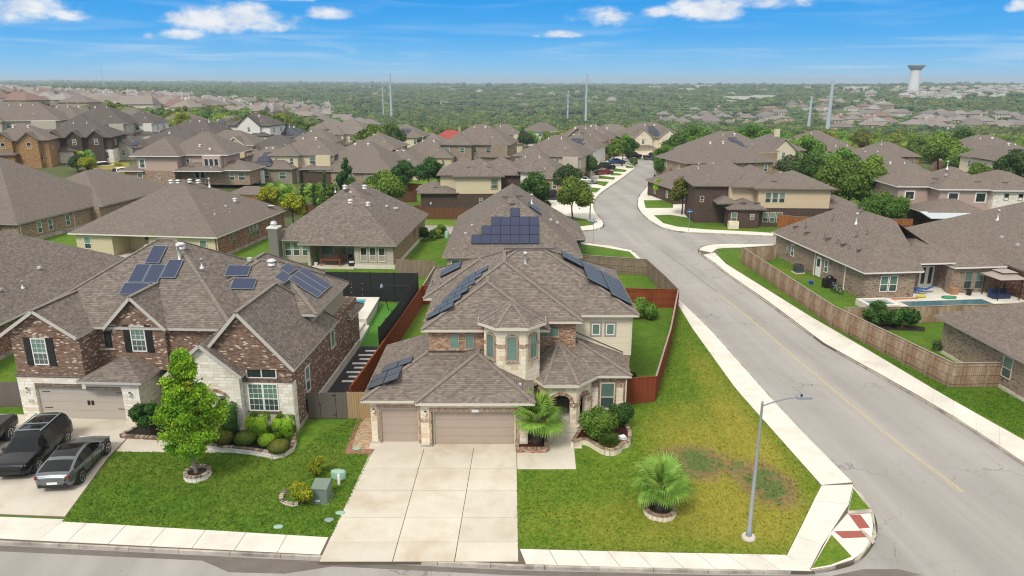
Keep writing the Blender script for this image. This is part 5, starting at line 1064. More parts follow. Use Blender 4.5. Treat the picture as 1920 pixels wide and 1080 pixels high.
# G: tan two-storey over brown brick, left of the back street
G_ = std('tan_house', (-15.2, 119.5, 0), 1, 'tan siding and brown brick two-storey house with corner turret left of the back street', wall=BR_BROWN, roof=SH, fascia=FASCIA_B, frame=FASCIA)
G_.wall(0, 0, 17, 9.5, 0, 2.85); G_.wall(5.9, -.5, 13.4, 8, 2.8, 5.6, SD_YEL); G_.wall(3.2, 1.6, 6, 9, 2.85, 5.6, SD_YEL); G_.wall(13.4, 1.5, 17, 9, 2.8, 5.6); G_.wall(6, -.45, 13.3, 1, 0, 2.82)
G_.roof(2.6, 1.0, 12, 11, 5.72, .5); G_.roof(5.3, -1.1, 14, 9, 5.74, .58); G_.roof(9, 1, 18, 11, 5.73, .55); G_.roof(-.6, -.6, 6.4, 6, 2.95, .42); G_.roof(-1.2, 3, 5, 9, 2.9, .4); G_.roof(13, -.6, 18.5, 4, 2.9, .4)
G_.win('S', 12.3, -.5, 3.6, .95, 1.5, trim=FASCIA_B); G_.win('S', 10, -.45, 1.3, .6, .8); G_.win('S', 14.5, 0, 1.2, 1.0, 1.3)
tw = [(18.4 + 1.9 * math.cos(R(22.5 + 45 * i)), 1.5 + 1.9 * math.sin(R(22.5 + 45 * i))) for i in range(8)]; G_.pwall(tw, 0, 6.3, ST_LEFT, 'turret')
te = [(18.4 + 2.5 * math.cos(R(22.5 + 45 * i)), 1.5 + 2.5 * math.sin(R(22.5 + 45 * i)), 6.4) for i in range(8)]; m_ = MB()
for i in range(8): m_.poly([te[i], te[(i + 1) % 8], (18.4, 1.5, 7.6)])
m_.poly([(p[0], p[1], 6.25) for p in te][::-1])
for i in range(8): a_, c_ = te[i], te[(i + 1) % 8]; m_.poly([(a_[0], a_[1], 6.25), (c_[0], c_[1], 6.25), c_, a_])
G_.part('turret_roof', m_, SH); G_.win('S', 18.4, -.26, 4.2, .8, 1.6, 'arch', fm=FASCIA_T); G_.win('S', 19.75, .2, 4.2, .6, 1.5, 'plain', fm=FASCIA_T)
for x, y, z, k in ((8, 1, 6.9, 'slot'), (11.5, 1, 6.9, 'slot'), (2.5, 1, 3.6, 'slot'), (10.7, 2, 7.4, 'cap')): vent(G_, x, y, z, k)
for x in (1.5, 12.5): G_.part('vent_hood', MB().box(x, -.52 if x > 6 else -.1, 1.0, x + .25, -.4 if x > 6 else 0, 1.3), WHITE)
# H: pinkish two-storey, left
H2 = std('pink_house', (-75.7, 141.5, 1.1), -3, 'pinkish siding two-storey house with brick ground floor beyond the cream house', wall=BR_TAN, roof=SH_P, fascia=FASCIA_W)
H2.wall(0, 0, 10, 9, 0, 2.9); H2.wall(10, 2, 24, 11, 0, 2.9); H2.wall(2.6, .3, 10.6, 9, 2.8, 5.7, SD_PINK); H2.wall(10.6, 2.8, 19, 10, 2.8, 5.7, SD_PINK); H2.wall(15, 1.6, 18.6, 5, 2.8, 5.65, SD_PINK)
H2.roof(1.6, -.5, 11.5, 12.5, 5.8, .66); H2.roof(6, 2.2, 20, 15, 5.82, .62); H2.roof(0, 4, 9, 12, 5.78, .45); H2.roof(9.8, -.4, 19.5, 6, 2.95, .42); H2.roof(16, 1.2, 24.6, 9, 2.94, .42); H2.roof(-1, -.6, 4, 6, 2.93, .45)
H2.win('S', 3.6, .3, 3.4, 1.0, 1.7, trim=WHITE); H2.win('S', 11.5, 2.8, 3.9, .6, 1.0, trim=WHITE, dark=True)
for x in (15.8, 16.8, 17.8): H2.win('S', x, 1.6, 3.7, .85, 1.4, 'plain', fm=WHITE, dark=True)
for x in (3.0,): H2.win('S', x, 0, .8, 1.0, 1.6); 
H2.win('S', 6.8, 0, 1.4, .5, .7, dark=True); H2.win('S', 13.5, 1.99, .3, .9, 2.2, dark=True); H2.win('S', 14.6, 1.99, .3, .9, 2.2, dark=True); H2.win('S', 20.5, 2, .9, 1.0, 1.5); H2.win('S', 22.4, 2, .9, 1.4, 1.5)
for x, y, z, k in ((5, 1.2, 6.7, 'slot'), (8, 1.2, 6.7, 'slot'), (13, 1, 3.6, 'slot'), (16, 3.4, 6.7, 'dome'), (13.5, 4.5, 7.3, 'dome'), (17, .8, 3.5, 'cap')): vent(H2, x, y, z, k)
# ------------------------------------------------------------------ houses further back
def mid(px, D, w, d, st, yaw, wm, rm, label, gab=0, sol=0, lm=None, wing=None, fas=FASCIA_T, cat='house', name='house', dark=False, frame=FASCIA_W, domes=2, pitch=.56, back=0, group=None, low=True, chim=False):
    x, y = A(px, D); z = terr(x, y) - .1; r_ = random.Random(int(px * 31 + D))
    h = House(name, (x, y, z), R(yaw), label, cat, group, wall=wm, roof=rm, fascia=fas, frame=frame)
    W = w / 2; ht = 2.75 if st == 1 else 5.55; lm = lm or wm
    side = r_.choice((-1, 1)) if wing is None else wing
    if st == 2:
        h.wall(-W, 0, W, d, -1, 2.75, lm); h.wall(-W + .06, .06, W - .06, d - .06, 2.75, ht, wm)
        xa, xb = (-W, -W + w * .48) if side < 0 else (W - w * .48, W)
        h.wall(xa + .1, -1.8, xb - .1, 1, -1, 2.7, lm); h.roof(xa - .4, -2.3, xb + .4, 2.2, 2.85, .42)
        h.wall(xa * .55 + xb * .45, -1.0, xb - .4, 2, 2.7, ht - .05, wm) if gab == 0 else None
    else: h.wall(-W, 0, W, d, -1, ht, wm)
    ze = ht + .12
    h.roof(-W - .45, -.45, W + .45, d + .45, ze, pitch)
    # a projecting wing with its own hip or gable
    xa, xb = (-W, -W + w * .45) if side > 0 else (W - w * .45, W)
    if gab == 0:
        h.wall(xa + .05, -1.4, xb - .05, 2, -1, ht - .03, wm); h.roof(xa - .45, -1.9, xb + .45, d * .6, ze + .02, pitch)
        wy = -1.4
    else:
        gw = w / (gab + .4); wy = -.6
        for i in range(gab):
            gx = -W + gw * (i + .2) + gw * .1; g0, g1 = gx, gx + gw * .82
            zo = ze + (.03 * i); h.wall(g0 + .3, -.6 - .4 * (i % 2), g1 - .3, 1, -1, ht, wm)
            h.roof(g0, -1.0 - .4 * (i % 2), g1, d * .5, zo, .85 if st == 2 else .8, 'S', gm=wm, inset=.38)
            h.win('S', (g0 + g1) / 2, -.6 - .4 * (i % 2), ht - 1.6, .85, 1.3, dark=dark)
    n = max(2, int(w / 3.2))
    for k in range(n):
        xx = -W + w * (k + .5) / n + r_.uniform(-.4, .4)
        inw = xa < xx < xb
        yy = wy if (inw and gab == 0) else 0.0
        if gab == 0 or st == 2: 
            if st == 2 and (gab == 0): h.win('S', xx, yy + (.06 if not inw else 0), 3.7, r_.choice((.8, .8, 1.3)), 1.35, dark=dark)
        if not (st == 2 and ((side < 0) == (xx < 0))): 
            if gab == 0 or r_.random() < .5: h.win('S', xx, yy, .8, r_.choice((.85, .85, 1.5)), 1.45, dark=dark)
    for k in range(2):
        for s_, pl in (('E', W), ('W', -W)):
            if (s_ == 'E') == (px < 960): h.win(s_, d * (.25 + .45 * k), pl, .8 if st == 1 else 3.6, .8, 1.3, dark=dark)
    if st == 1 and gab == 0:   # dark panel on the flat wall stands in for a recessed patio's shade
        h.part('patio_shade_panel', MB().box(-.2 * side * w - 1.6, -.04, .0, -.2 * side * w + 1.6, -.0, 2.35), FLASH)
        for q in (-1.6, 1.6): h.part('post', MB().box(-.2 * side * w + q - .1, -.3, 0, -.2 * side * w + q + .1, -.1, 2.6), fas)
    rz_ = ze + pitch * (min(w, d) / 2 + .45)
    for k in range(domes):
        vent(h, (-.6 + 1.2 * k) * (1.2 if w > d else .6) * 2, d / 2 - 1.3, rz_ - 1.3 * pitch, r_.choice(('dome', 'dome', 'flue', 'wpipe')))
    vent(h, -W * .5, d * .22, ze + pitch * (d * .22 + .45), 'pipe'); vent(h, W * .45, d * .16, ze + pitch * (d * .16 + .45), 'cap')
    if chim: h.part('chimney', MB().box(W * .4, d * .6, ht, W * .4 + 1.0, d * .6 + 1, rz_ + .8), lm)
    if sol:
        pl = h.plane((-W - .45, -.45, ze), (1, 0), pitch); rows_ = {1: 1, 2: 2, 3: 3}[sol]
        for j in range(rows_):
            for k in range(4 - j): solar_panel(h, pl, w * .42 + k * 1.05 + j * .5, .7 + j * 1.72, 1.02, 1.67, SOLAR if r_.random() < .5 else SOLAR_B)
    return h
MIDS = [
 (44, 158, 12, 11, 2, 16, BR_GOLD, SH_P, 'golden brick two-storey house with black shutters and gabled front at the far left', dict(gab=2, fas=FASCIA_B, dark=True)),
 (152, 168, 15, 12, 2, 12, BR_BROWN, SH_D, 'dark brown brick house with three steep gables above a white stone garage', dict(gab=3, lm=ST_LEFT, fas=FASCIA_B)),
 (238, 175, 8, 10, 1, 8, SD_BEIGE, SH_D, 'small beige gabled house with solar panels right of the dark three-gabled house', dict(gab=1, sol=1, fas=FASCIA_B)),
 (318, 180, 18, 12, 1, -4, SD_SAND, SH_D, 'low dark-roofed house with pale gable ends behind the pinkish house', dict(gab=0, fas=FASCIA_B, domes=1)),
 (425, 188, 15, 11, 1, -3, SD_SAND, SH_P, 'low brown-roofed house with two small cream-trimmed gables', dict(gab=2, fas=FASCIA_W, domes=0)),
 (512, 183, 13, 11, 1, -3, BR_TAN, SH_D, 'brown house with a row of steep tan gable ends behind the solar roof', dict(gab=3, fas=FASCIA_B, domes=0)),
 (488, 150, 14, 15, 1, -6, SD_OLIVE, SH_P, 'olive siding house with many black solar panels and white patio curtains', dict(sol=3, fas=FASCIA_B)),
 (572, 153, 13, 12, 2, -5, SD_YEL, SH_P, 'yellow stucco two-storey house behind the palms and dark brick patio', dict(lm=BR_BROWN, fas=FASCIA_T, wing=1)),
 (662, 150, 18, 16, 1, -8, BR_TAN, SH_P, 'tan brick house with an enormous plain brown roof behind the dark green tree', dict(fas=FASCIA_T, pitch=.68)),
 (742, 158, 12, 13, 1, -6, SD_YEL, SH_P, 'cream-walled house under a brown hip roof left of the orange fence', dict(wing=1)),
 (795, 180, 14, 13, 1, -8, SD_SAND, SH, 'brown-roofed cream house between the palm and the solar-roofed house', dict(pitch=.62)),
 (850, 192, 12, 12, 1, -8, SD_BEIGE, SH, 'brown-roofed house with a long solar strip and red patio awning', dict(sol=1)),
 (893, 183, 17, 14, 2, -8, BR_GRAY, SH, 'tall brown-roofed brick house in front of the red roof', dict(pitch=.62, wing=1, fas=FASCIA_B)),
 (843, 262, 13, 10, 1, 0, SD_TAN, SH_RED, 'house with a bright red metal roof and white chimney among the trees', dict(chim=True, domes=0)),
 (948, 238, 11, 10, 2, 4, SD_CREAM, SH_P, 'boxy beige two-storey house at the edge of the woods, left of the cream one', dict(domes=1)),
 (908, 275, 10, 9, 1, 0, SD_CREAM, SH_T, 'small pale house half hidden by trees right of the red roof', dict(domes=0)),
 (1018, 285, 13, 10, 2, 3, SD_WHITE, SH_T, 'wide cream two-storey house with a pale roof at the edge of the woods', dict(domes=0)),
 (992, 335, 12, 10, 1, 0, BR_TAN, SH_T, 'tan brick house alone in the woods above the cream house', dict(domes=0)),
 (988, 141, 14, 12, 1, -14, BR_TAN, SH, 'brown-roofed house directly behind the turret house on the back street', dict(gab=0, pitch=.66)),
 (1028, 155, 14, 13, 2, -18, SD_BEIGE, SH, 'beige two-storey house, third from the corner on the back street', dict(lm=BR_TAN, wing=1)),
 (1070, 172, 11, 12, 2, -20, SD_WHITE, SH, 'white-walled house with a blue solar array on the left side of the back street', dict(sol=2, lm=ST_LEFT)),
 (1082, 196, 14, 12, 2, -14, BR_TAN, SH, 'brown-roofed house with a row of roof vents on the left of the back street', dict(domes=4, gab=1)),
 (1108, 210, 12, 12, 2, -12, BR_TAN, SH, 'tan brick two-storey house with pale solar strip near the end of the back street', dict(sol=1)),
 (1152, 225, 15, 11, 2, 2, SD_BLUE, SH_T, 'blue-gray siding two-storey house behind the end of the back street', dict(domes=0)),
 (1226, 213, 18, 13, 2, 8, ST_MAIN, SH, 'stone house with small dormer gables and black solar panels at the head of the cul-de-sac', dict(gab=2, sol=3, lm=ST_MAIN)),
 (1342, 127, 16, 12, 1, 12, BR_BROWN, SH_P, 'brown-roofed house directly behind the tan stucco house', dict(pitch=.52)),
 (1362, 143, 18, 13, 2, 14, BR_TAN, SH_P, 'tan brick two-storey house, second behind the tan stucco house', dict()),
 (1385, 162, 18, 14, 2, 14, BR_TAN, SH_P, 'brown-roofed house with wide black solar rows right of the back street', dict(sol=3)),
 (1345, 182, 16, 12, 1, 12, SD_SAND, SH_P, 'farthest brown-roofed house on the right side of the back street', dict()),
 (1462, 168, 11, 12, 2, 10, SD_CREAM, SH_P, 'steep gabled house with white chimney above the tan stucco house', dict(gab=1, chim=True)),
 (1540, 188, 13, 11, 2, 4, SD_BEIGE, SH_P, 'tan two-storey house beneath the tall power pylons', dict(domes=1)),
 (1592, 176, 14, 12, 1, 6, SD_BEIGE, SH_P, 'brown-roofed house with a long pale solar strip right of the pylons', dict(sol=2)),
 (1672, 196, 13, 11, 1, -3, BR_GOLD, SH_P, 'yellow-walled hip-roofed house against the woods behind the big round tree', dict(domes=1)),
 (1648, 160, 17, 12, 1, 2, SD_TAN, SH_P, 'low brown roof with two white dome vents behind the big round tree', dict(domes=2)),
 (1700, 138, 14, 12, 1, 2, BR_BROWN, SH_P, 'brown-roofed house between the round tree and the pinkish house', dict(pitch=.5)),
 (1735, 121, 12, 10, 1, 2, BR_BROWN, SH_P, 'low brown-roofed house just behind the pinkish house', dict(domes=1)),
 (1862, 176, 16, 12, 2, 0, ST_MAIN, SH_P, 'brick and white stone house against the woods at upper right', dict(sol=1, lm=BR_RED)),
 (1912, 150, 12, 12, 2, 0, SD_CREAM, SH_P, 'brown-roofed house at the right edge with solar panels', dict(sol=2)),
 (30, 196, 24, 14, 2, 12, SD_BEIGE, SH_P, 'huge brown roof behind the golden brick house at the left edge', dict(domes=3, pitch=.62, fas=FASCIA)),
 (118, 206, 14, 13, 2, 10, SD_CREAM, SH_P, 'tall cream two-storey house behind the dark three-gabled house', dict(domes=3, pitch=.6)),
 (190, 198, 15, 14, 2, 10, SD_BEIGE, SH_D, 'dark-roofed house with red brick side and beige rear patio, left background', dict(domes=2, pitch=.65, lm=BR_RED)),
 (262, 207, 10, 12, 2, 8, SD_WHITE, SH_D, 'white two-storey house with wide upper window behind the small solar gable', dict(domes=2, wing=1)),
 (335, 250, 15, 11, 1, -6, SD_WHITE, SH_P, 'white-walled low house with a long brown roof, left background ridge', dict(domes=0)),
 (355, 212, 17, 13, 1, -7, SD_CREAM, SH_D, 'dark brown hip roof over a cream rear wall, left background', dict(domes=3)),
 (408, 226, 13, 12, 1, -7, SD_BEIGE, SH_D, 'dark-roofed house with three strips of solar panels, left background', dict(sol=3, domes=2)),
 (472, 222, 13, 11, 2, -7, SD_WHITE, SH_D, 'white gabled two-storey house with black trim and roof panels', dict(gab=1, fas=BLACK, sol=1)),
 (430, 255, 12, 10, 1, -5, SD_TAN, SH_P, 'brown pyramid roof peeking over the white gabled house', dict(domes=0)),
 (533, 228, 11, 11, 1, -4, SD_TAN, SH_G, 'blue-gray roofed house with pale solar panels, left of centre', dict(sol=1, domes=3)),
 (585, 212, 13, 12, 1, -5, SD_BEIGE, SH_P, 'brown hip-roofed house with white rear windows below the yellow gabled house', dict(domes=1)),
 (619, 250, 12, 9, 2, 0, SD_YEL, SH_T, 'yellow two-storey house with a long plain gabled roof', dict(gab=0, domes=0)),
 (652, 222, 13, 12, 2, -4, SD_CREAM, SH_T, 'cream house with tall pyramid roof right of the yellow gabled house', dict(domes=0, pitch=.65)),
 (705, 262, 12, 10, 1, 0, SD_CREAM, SH_T, 'low cream house under the large round tree right of centre-left', dict(domes=0)),
 (60, 262, 16, 12, 1, -6, SD_TAN, SH_T, 'low tan roof behind the huge brown roof, far left', dict(domes=0)),
 (135, 262, 14, 11, 1, -6, SD_BEIGE, SH_P, 'brown hip roof just above the cream two-storey house, far left', dict(domes=0)),
 (235, 262, 15, 12, 1, -5, SD_TAN, SH_T, 'pale tan roof on the ridge above the white two-storey house', dict(domes=0)),
 (755, 215, 12, 11, 2, -5, SD_CREAM, SH_T, 'pale two-storey house with solar roof beside the large round trees', dict(sol=2, domes=0)),
 (800, 238, 12, 10, 1, -4, SD_CREAM, SH_T, 'low pale house with a long roof left of the red roof', dict(domes=0)),
 (700, 172, 11, 12, 2, -6, BR_TAN, SH_P, 'brown-roofed two-storey house with three upper windows by the orange fence', dict(domes=2)),
]
for (px, D, w_, d_, st, yaw, wm, rm, lab, k) in MIDS: mid(px, D, w_, d_, st, yaw, wm, rm, lab, **k)
# white curtains on the patio of the solar house
cx, cy = A(478, 149.2)
for i in range(3):
    m_ = MB()
    for k in range(6): m_.obox((0, 0, 2.4 - k * .42), (1, 0, 0), (0, 1, 0), (0, 0, 1), .42, .06 + .03 * (k % 2), .22)
    tag(m_.build('patio_curtain', WHITE, None, loc=(cx + i * 1.2, cy - 1.9, terr(cx, cy))), 'white curtain tied at the patio of the olive solar house', 'curtain', 'white patio curtains')
# ------------------------------------------------------------------ far houses: whole houses of few pieces
def randmat(name, stops, rough=.8):
    m, q, bs = newmat(name); oi = q.n('ShaderNodeObjectInfo').outputs['Random']
    q.nt.links.new(q.ramp(oi, stops), bs.inputs['Base Color']); bs.inputs['Roughness'].default_value = rough; return m
FR = randmat('far_roof', [(0, (.15, .125, .11)), (.3, (.21, .18, .155)), (.6, (.24, .20, .18)), (.85, (.17, .15, .145)), (1, (.22, .13, .105))])
FWL = randmat('far_wall', [(0, (.50, .43, .34)), (.35, (.62, .57, .49)), (.6, (.34, .24, .18)), (1, (.68, .64, .58))])
FRG = randmat('far_roof_gray', [(0, (.20, .19, .19)), (.5, (.26, .245, .24)), (1, (.31, .29, .28))])
def far_mesh(w, d, st, v, rm):
    m = MB(); ht = 2.8 * st
    m.cur = 1; m.box(-w / 2, 0, -2, w / 2, d, ht)
    m.cur = 2
    for k in range(int(w / 3)):
        for s_ in range(st): x = -w / 2 + 1.5 + k * 3.0; m.box(x - .5, -.05, .8 + 2.8 * s_, x + .5, 0.0, 2.2 + 2.8 * s_)
    m.cur = 0
    def hip(x0, y0, x1, y1, z, p, gx=False):
        ww, dd = x1 - x0, y1 - y0; hf = min(ww, dd) / 2; zr = z + p * hf; e = 0 if gx else hf
        if ww >= dd: a, c = (x0 + e, (y0 + y1) / 2, zr), (x1 - e, (y0 + y1) / 2, zr); P = [(x0, y0, z), (x1, y0, z), (x1, y1, z), (x0, y1, z)]; m.poly([P[0], P[1], c, a]); m.poly([P[2], P[3], a, c]); m.poly([P[1], P[2], c]); m.poly([P[3], P[0], a])
        else: a, c = ((x0 + x1) / 2, y0 + e, zr), ((x0 + x1) / 2, y1 - e, zr); P = [(x0, y0, z), (x1, y0, z), (x1, y1, z), (x0, y1, z)]; m.poly([P[1], P[2], c, a]); m.poly([P[3], P[0], a, c]); m.poly([P[0], P[1], a]); m.poly([P[2], P[3], c])
    hip(-w / 2 - .5, -.5, w / 2 + .5, d + .5, ht, .55, v == 2)
    if v in (0, 3): m.cur = 1; m.box(-w / 2 + 1, -2.5, -2, -w / 2 + w * .45, 0, 2.8); m.cur = 0; hip(-w / 2 + .5, -3, -w / 2 + w * .45 + .5, d * .5, 2.8 if st == 2 else ht, .55)
    if v == 1: m.cur = 1; m.box(w * .2, d * .5, ht, w * .2 + 1.1, d * .5 + 1.1, ht + 4.2)
    return m.mesh('house', [rm, FWL, GL_DK])
FM = [far_mesh(15, 12, 2, 0, FR), far_mesh(14, 11, 2, 1, FR), far_mesh(16, 10, 2, 2, FR), far_mesh(17, 13, 1, 3, FR), far_mesh(14, 13, 2, 3, FR), far_mesh(16, 12, 1, 1, FR)]
FMG = [far_mesh(15, 12, 2, 0, FRG), far_mesh(14, 12, 2, 1, FRG), far_mesh(16, 12, 1, 3, FRG)]
HPOS = []
for (px, D, w_, d_, *_r) in MIDS: HPOS.append((*A(px, D + d_ / 2), 12))
ORD = 'first second third fourth fifth sixth seventh eighth ninth tenth eleventh twelfth thirteenth fourteenth fifteenth sixteenth seventeenth eighteenth'.split()
ROWN = 'nearest second third fourth fifth farthest'.split()
def cluster(px0, px1, D0, D1, n, lab, grp, meshes=FM, seed=1, sc_=1.0, rows_=5):
    r_ = random.Random(seed); k = 0; tries = 0; placed = []
    while k < n and tries < n * 30:
        tries += 1; row = r_.randrange(rows_); D = D0 + (D1 - D0) * (row + r_.uniform(-.12, .12) + .5) / rows_; px = r_.uniform(px0, px1); x, y = A(px, D)
        if any((x - a) ** 2 + (y - b_) ** 2 < (18 * sc_) ** 2 for a, b_, _ in HPOS): continue
        HPOS.append((x, y, 12)); k += 1
        o = link('house', r_.choice(meshes), None, (x, y, terr(x, y) + .3), R(r_.choice((0, 0, 90, -90, 180)) + r_.uniform(-12, 12))); o.scale = (sc_,) * 3
        placed.append((row, px, o))
    for row in range(rows_):
        q_ = sorted([p for p in placed if p[0] == row], key=lambda p: p[1])
        for i, (_, _, o) in enumerate(q_): tag(o, lab + ', ' + ORD[min(i, 17)] + ' from left in ' + ROWN[row] + ' row', 'house', grp)
cluster(-40, 150, 370, 700, 34, 'distant pale-roofed house on the far left hillside', 'houses on the far left hillside', seed=3)
cluster(150, 330, 360, 800, 40, 'distant tan-roofed house near the thin mast', 'houses near the thin mast', seed=4)
cluster(330, 600, 380, 850, 34, 'distant brown-roofed house between mast and first pylons', 'houses between the mast and the first pylons', seed=5)
cluster(560, 720, 420, 640, 5, 'distant house in woods left of first pylon', 'houses left of the first pylon', seed=6)
cluster(1235, 1480, 620, 900, 26, 'distant pale house left of right-hand pylons', 'houses left of the right-hand pylons', seed=7, rows_=3)
cluster(1560, 1760, 520, 800, 24, 'distant tan-roofed house below the water tower', 'houses in the valley below the water tower', seed=8, rows_=3)
cluster(1760, 1950, 480, 760, 20, 'distant tan-roofed house at valley right edge', 'houses in the valley at the right edge', seed=9, rows_=3)
cluster(1480, 1680, 900, 1150, 16, 'far reddish-roofed house behind right-hand pylons', 'houses behind the right-hand pylons', seed=10, rows_=3)
cluster(1700, 1960, 1250, 1650, 42, 'far gray-roofed house right of the water tower', 'houses on the hill right of the water tower', meshes=FMG, seed=11, rows_=6, sc_=1.1)
# the rest of the far houses, past the countable ones, as one joined mass
m_ = MB(); r2 = random.Random(77)
for (p0, p1, D0, D1, n) in ((600, 1250, 1100, 3000, 34), (1250, 1700, 1200, 2600, 26), (-60, 160, 330, 1000, 95), (160, 360, 340, 1100, 95), (360, 620, 400, 1000, 55), (1480, 1720, 620, 1150, 12), (1250, 1480, 640, 1000, 6), (1690, 1980, 1150, 1750, 120), (1560, 1960, 480, 800, 8)):
    k = t_ = 0
    while k < n and t_ < n * 40:
        t_ += 1; D = D0 + (D1 - D0) * r2.random() ** .9; x, y = A(r2.uniform(p0, p1), D)
        if any((x - a) ** 2 + (y - b_) ** 2 < 19 ** 2 for a, b_, _ in HPOS): continue
        HPOS.append((x, y, 11)); k += 1; w_, d_, h_ = r2.uniform(12, 17), r2.uniform(10, 13), r2.choice((2.8, 5.6, 5.6)); z = terr(x, y) + .3; a = R(r2.choice((0, 90)) + r2.uniform(-14, 14)); ca, sa = math.cos(a), math.sin(a)
        F_2 = lambda lx, ly, lz: (x + lx * ca - ly * sa, y + lx * sa + ly * ca, z + lz)
        m_.cur = r2.choice((0, 1, 2)); W_2, D_2 = w_ / 2, d_ / 2
        m_.add([F_2(i * W_2, j * D_2, q) for q in (-3, h_) for i, j in ((-1, -1), (1, -1), (1, 1), (-1, 1))], [(0, 1, 5, 4), (1, 2, 6, 5), (2, 3, 7, 6), (3, 0, 4, 7)])
        m_.cur = r2.choice((3, 4, 5, 6)) if p0 < 1600 else r2.choice((4, 6, 7)); W_2 += .5; D_2 += .5; hp = D_2 * r2.choice((1, 1, .3)); rz2 = h_ + .55 * D_2
        m_.add([F_2(-W_2, -D_2, h_), F_2(W_2, -D_2, h_), F_2(W_2, D_2, h_), F_2(-W_2, D_2, h_), F_2(-W_2 + hp, 0, rz2), F_2(W_2 - hp, 0, rz2)], [(0, 1, 5, 4), (2, 3, 4, 5), (1, 2, 5), (3, 0, 4)])
        if r2.random() < .35: m_.cur = 0; c0 = F_2(W_2 * .4, D_2 * .3, 0); m_.box(c0[0] - .6, c0[1] - .6, z + h_, c0[0] + .6, c0[1] + .6, z + rz2 + 1.2)
fr_ = [plain('far_wall_a', (.62, .56, .47), .8), plain('far_wall_b', (.40, .28, .21), .8), plain('far_wall_c', (.70, .66, .60), .8), plain('far_roof_a', (.17, .14, .125), .85), plain('far_roof_b', (.23, .20, .175), .85), plain('far_roof_c', (.20, .125, .105), .85), plain('far_roof_d', (.27, .25, .235), .85), plain('far_roof_e', (.33, .32, .31), .85)]
tag(m_.build('distant_houses', fr_), 'many more distant roofs beyond the countable houses', kind='stuff')
WB = plain('warehouse_pale', (.62, .60, .55), .7)
for i, (px, D, w_, d_, h_) in enumerate(((1366, 1180, 26, 14, 7), (1395, 1290, 60, 18, 8), (1435, 1330, 40, 20, 7), (1290, 1900, 40, 20, 9), (1610, 1750, 60, 22, 10), (1230, 2200, 40, 20, 9), (1318, 2300, 50, 20, 12), (520, 2300, 60, 20, 10), (690, 2500, 50, 20, 10), (835, 2400, 40, 20, 10), (1010, 2100, 40, 18, 9))):
    x, y = A(px, D); m_ = MB().box(-w_ / 2, 0, -6, w_ / 2, d_, h_); m_.box(-w_ / 2 - .5, -.5, h_, w_ / 2 + .5, d_ + .5, h_ + .5)
    for k in range(int(w_ / 6)): m_.box(-w_ / 2 + 3 + k * 6, -.3, h_ * .5, -w_ / 2 + 5.5 + k * 6, 0, h_ * .75)
    HPOS.append((x, y, w_ * .6))
    tag(m_.build('distant_building', WB, None, loc=(x, y, terr(x, y))), 'long pale distant building showing among the far woods near the horizon', 'building', 'long pale buildings in the far woods')
# ------------------------------------------------------------------ fences
_fp = {}
def fence_panel(L_, h, mat, seed):
    k = (round(L_, 1), h, mat.name, seed)
    if k not in _fp:
        m_ = MB(); n = max(1, round(L_ / .145)); wv = L_ / n; r_ = random.Random(seed)
        for i in range(n): d = r_.uniform(-.006, .006); m_.box(i * wv + .004, -.012 + d, .03, (i + 1) * wv - .004, .012 + d, h + r_.uniform(-.012, .012))
        for z in (.3, h * .5, h - .25): m_.box(0, .018, z, L_, .055, z + .09)
        _fp[k] = m_.mesh('fence_panel', mat)
    return _fp[k]
def fence(pl, h, mat, label, cap=None, post=None, step=2.4, zf=None, flip=False, name='fence'):
    par = empty(name, (pl[0][0], pl[0][1], 0), 0, label, 'fence'); o = Vector((pl[0][0], pl[0][1]))
    pm = MB().box(-.055, .055, 0, .055, .16, h - .05).mesh('post', post or mat)
    for a, c in zip(pl[:-1], pl[1:]):
        a = Vector(a); c = Vector(c); L_ = (c - a).length; n = max(1, round(L_ / step)); t = (c - a) / L_; ang = math.atan2(t.y, t.x)
        for i in range(n):
            p = a + t * (L_ * i / n) - o; z = zf(*(p + o)) if zf else 0
            sl = round(L_ / n, 1)
            q_ = link('fence_panel', fence_panel(L_ / n, h, mat, i % 3), par, (p.x, p.y, z), ang)
            link('post', pm, par, (p.x, p.y, z), ang)
            if cap: q2 = MB().box(0, -.05, h, L_ / n, .07, h + .035).build('top_rail', cap, q_)
    return par
fence(gp([(1905, 725), (1780, 727), (1560, 612), (1390, 492)]), 1.85, W_OLD, 'long weathered brown plank fence along the walk on the far side of the side street', W_CAP)
fence([tuple(G(1390, 492)), (31.8, 84.5)], 1.8, W_OLD, 'short weathered fence joining the corner of the patio house to the long street fence', W_CAP)
fence([(29.3, 60.5), (36, 60.8), (43, 61.5), (52, 62.5)], 1.55, W_OLD, 'weathered gray fence between the pool and the next yard', W_CAP)
fence([(52, 74), (52.3, 66.5), (52.5, 62.5)], 1.8, W_TAN, 'new yellow-tan fence beside the gazebo', W_CAP)
# red-stained fences of the corner house
red_l = [(-10.35, 42.9), (-10.15, 45.1), (-9.3, 56), (-8.6, 66.4)]
fence(red_l, 1.85, W_RED, 'red-stained plank fence on the left side of the corner house', W_RED)
fence([(-8.6, 66.4), (-5.9, 66.6)], 1.85, W_RED, 'short red-stained fence across the back left corner of the corner house', W_RED)
fence([(7.3, 43.9), (9.6, 44.4)], 1.85, W_RED, 'short red-stained front fence right of the tall window', W_RED)
fence([(9.6, 44.4), (12.6, 54), (15.7, 65.2)], 1.85, W_RED, 'red-stained plank fence on the street side of the corner house', W_CAP)
fence([(15.7, 65.2), (8.0, 65.8)], 1.85, W_RED, 'red-stained fence behind the round bush at the back of the corner house', W_RED)
fence([(15.75, 65.3), (15.5, 70), (14.9, 77.2)], 1.85, W_GRAY, 'weathered fence along the side street behind the red fence', W_CAP)
fence([(14.9, 77.2), (7.2, 79.6)], 1.85, W_GRAY, 'weathered brown fence across the yard right of the solar-roofed house', W_CAP)
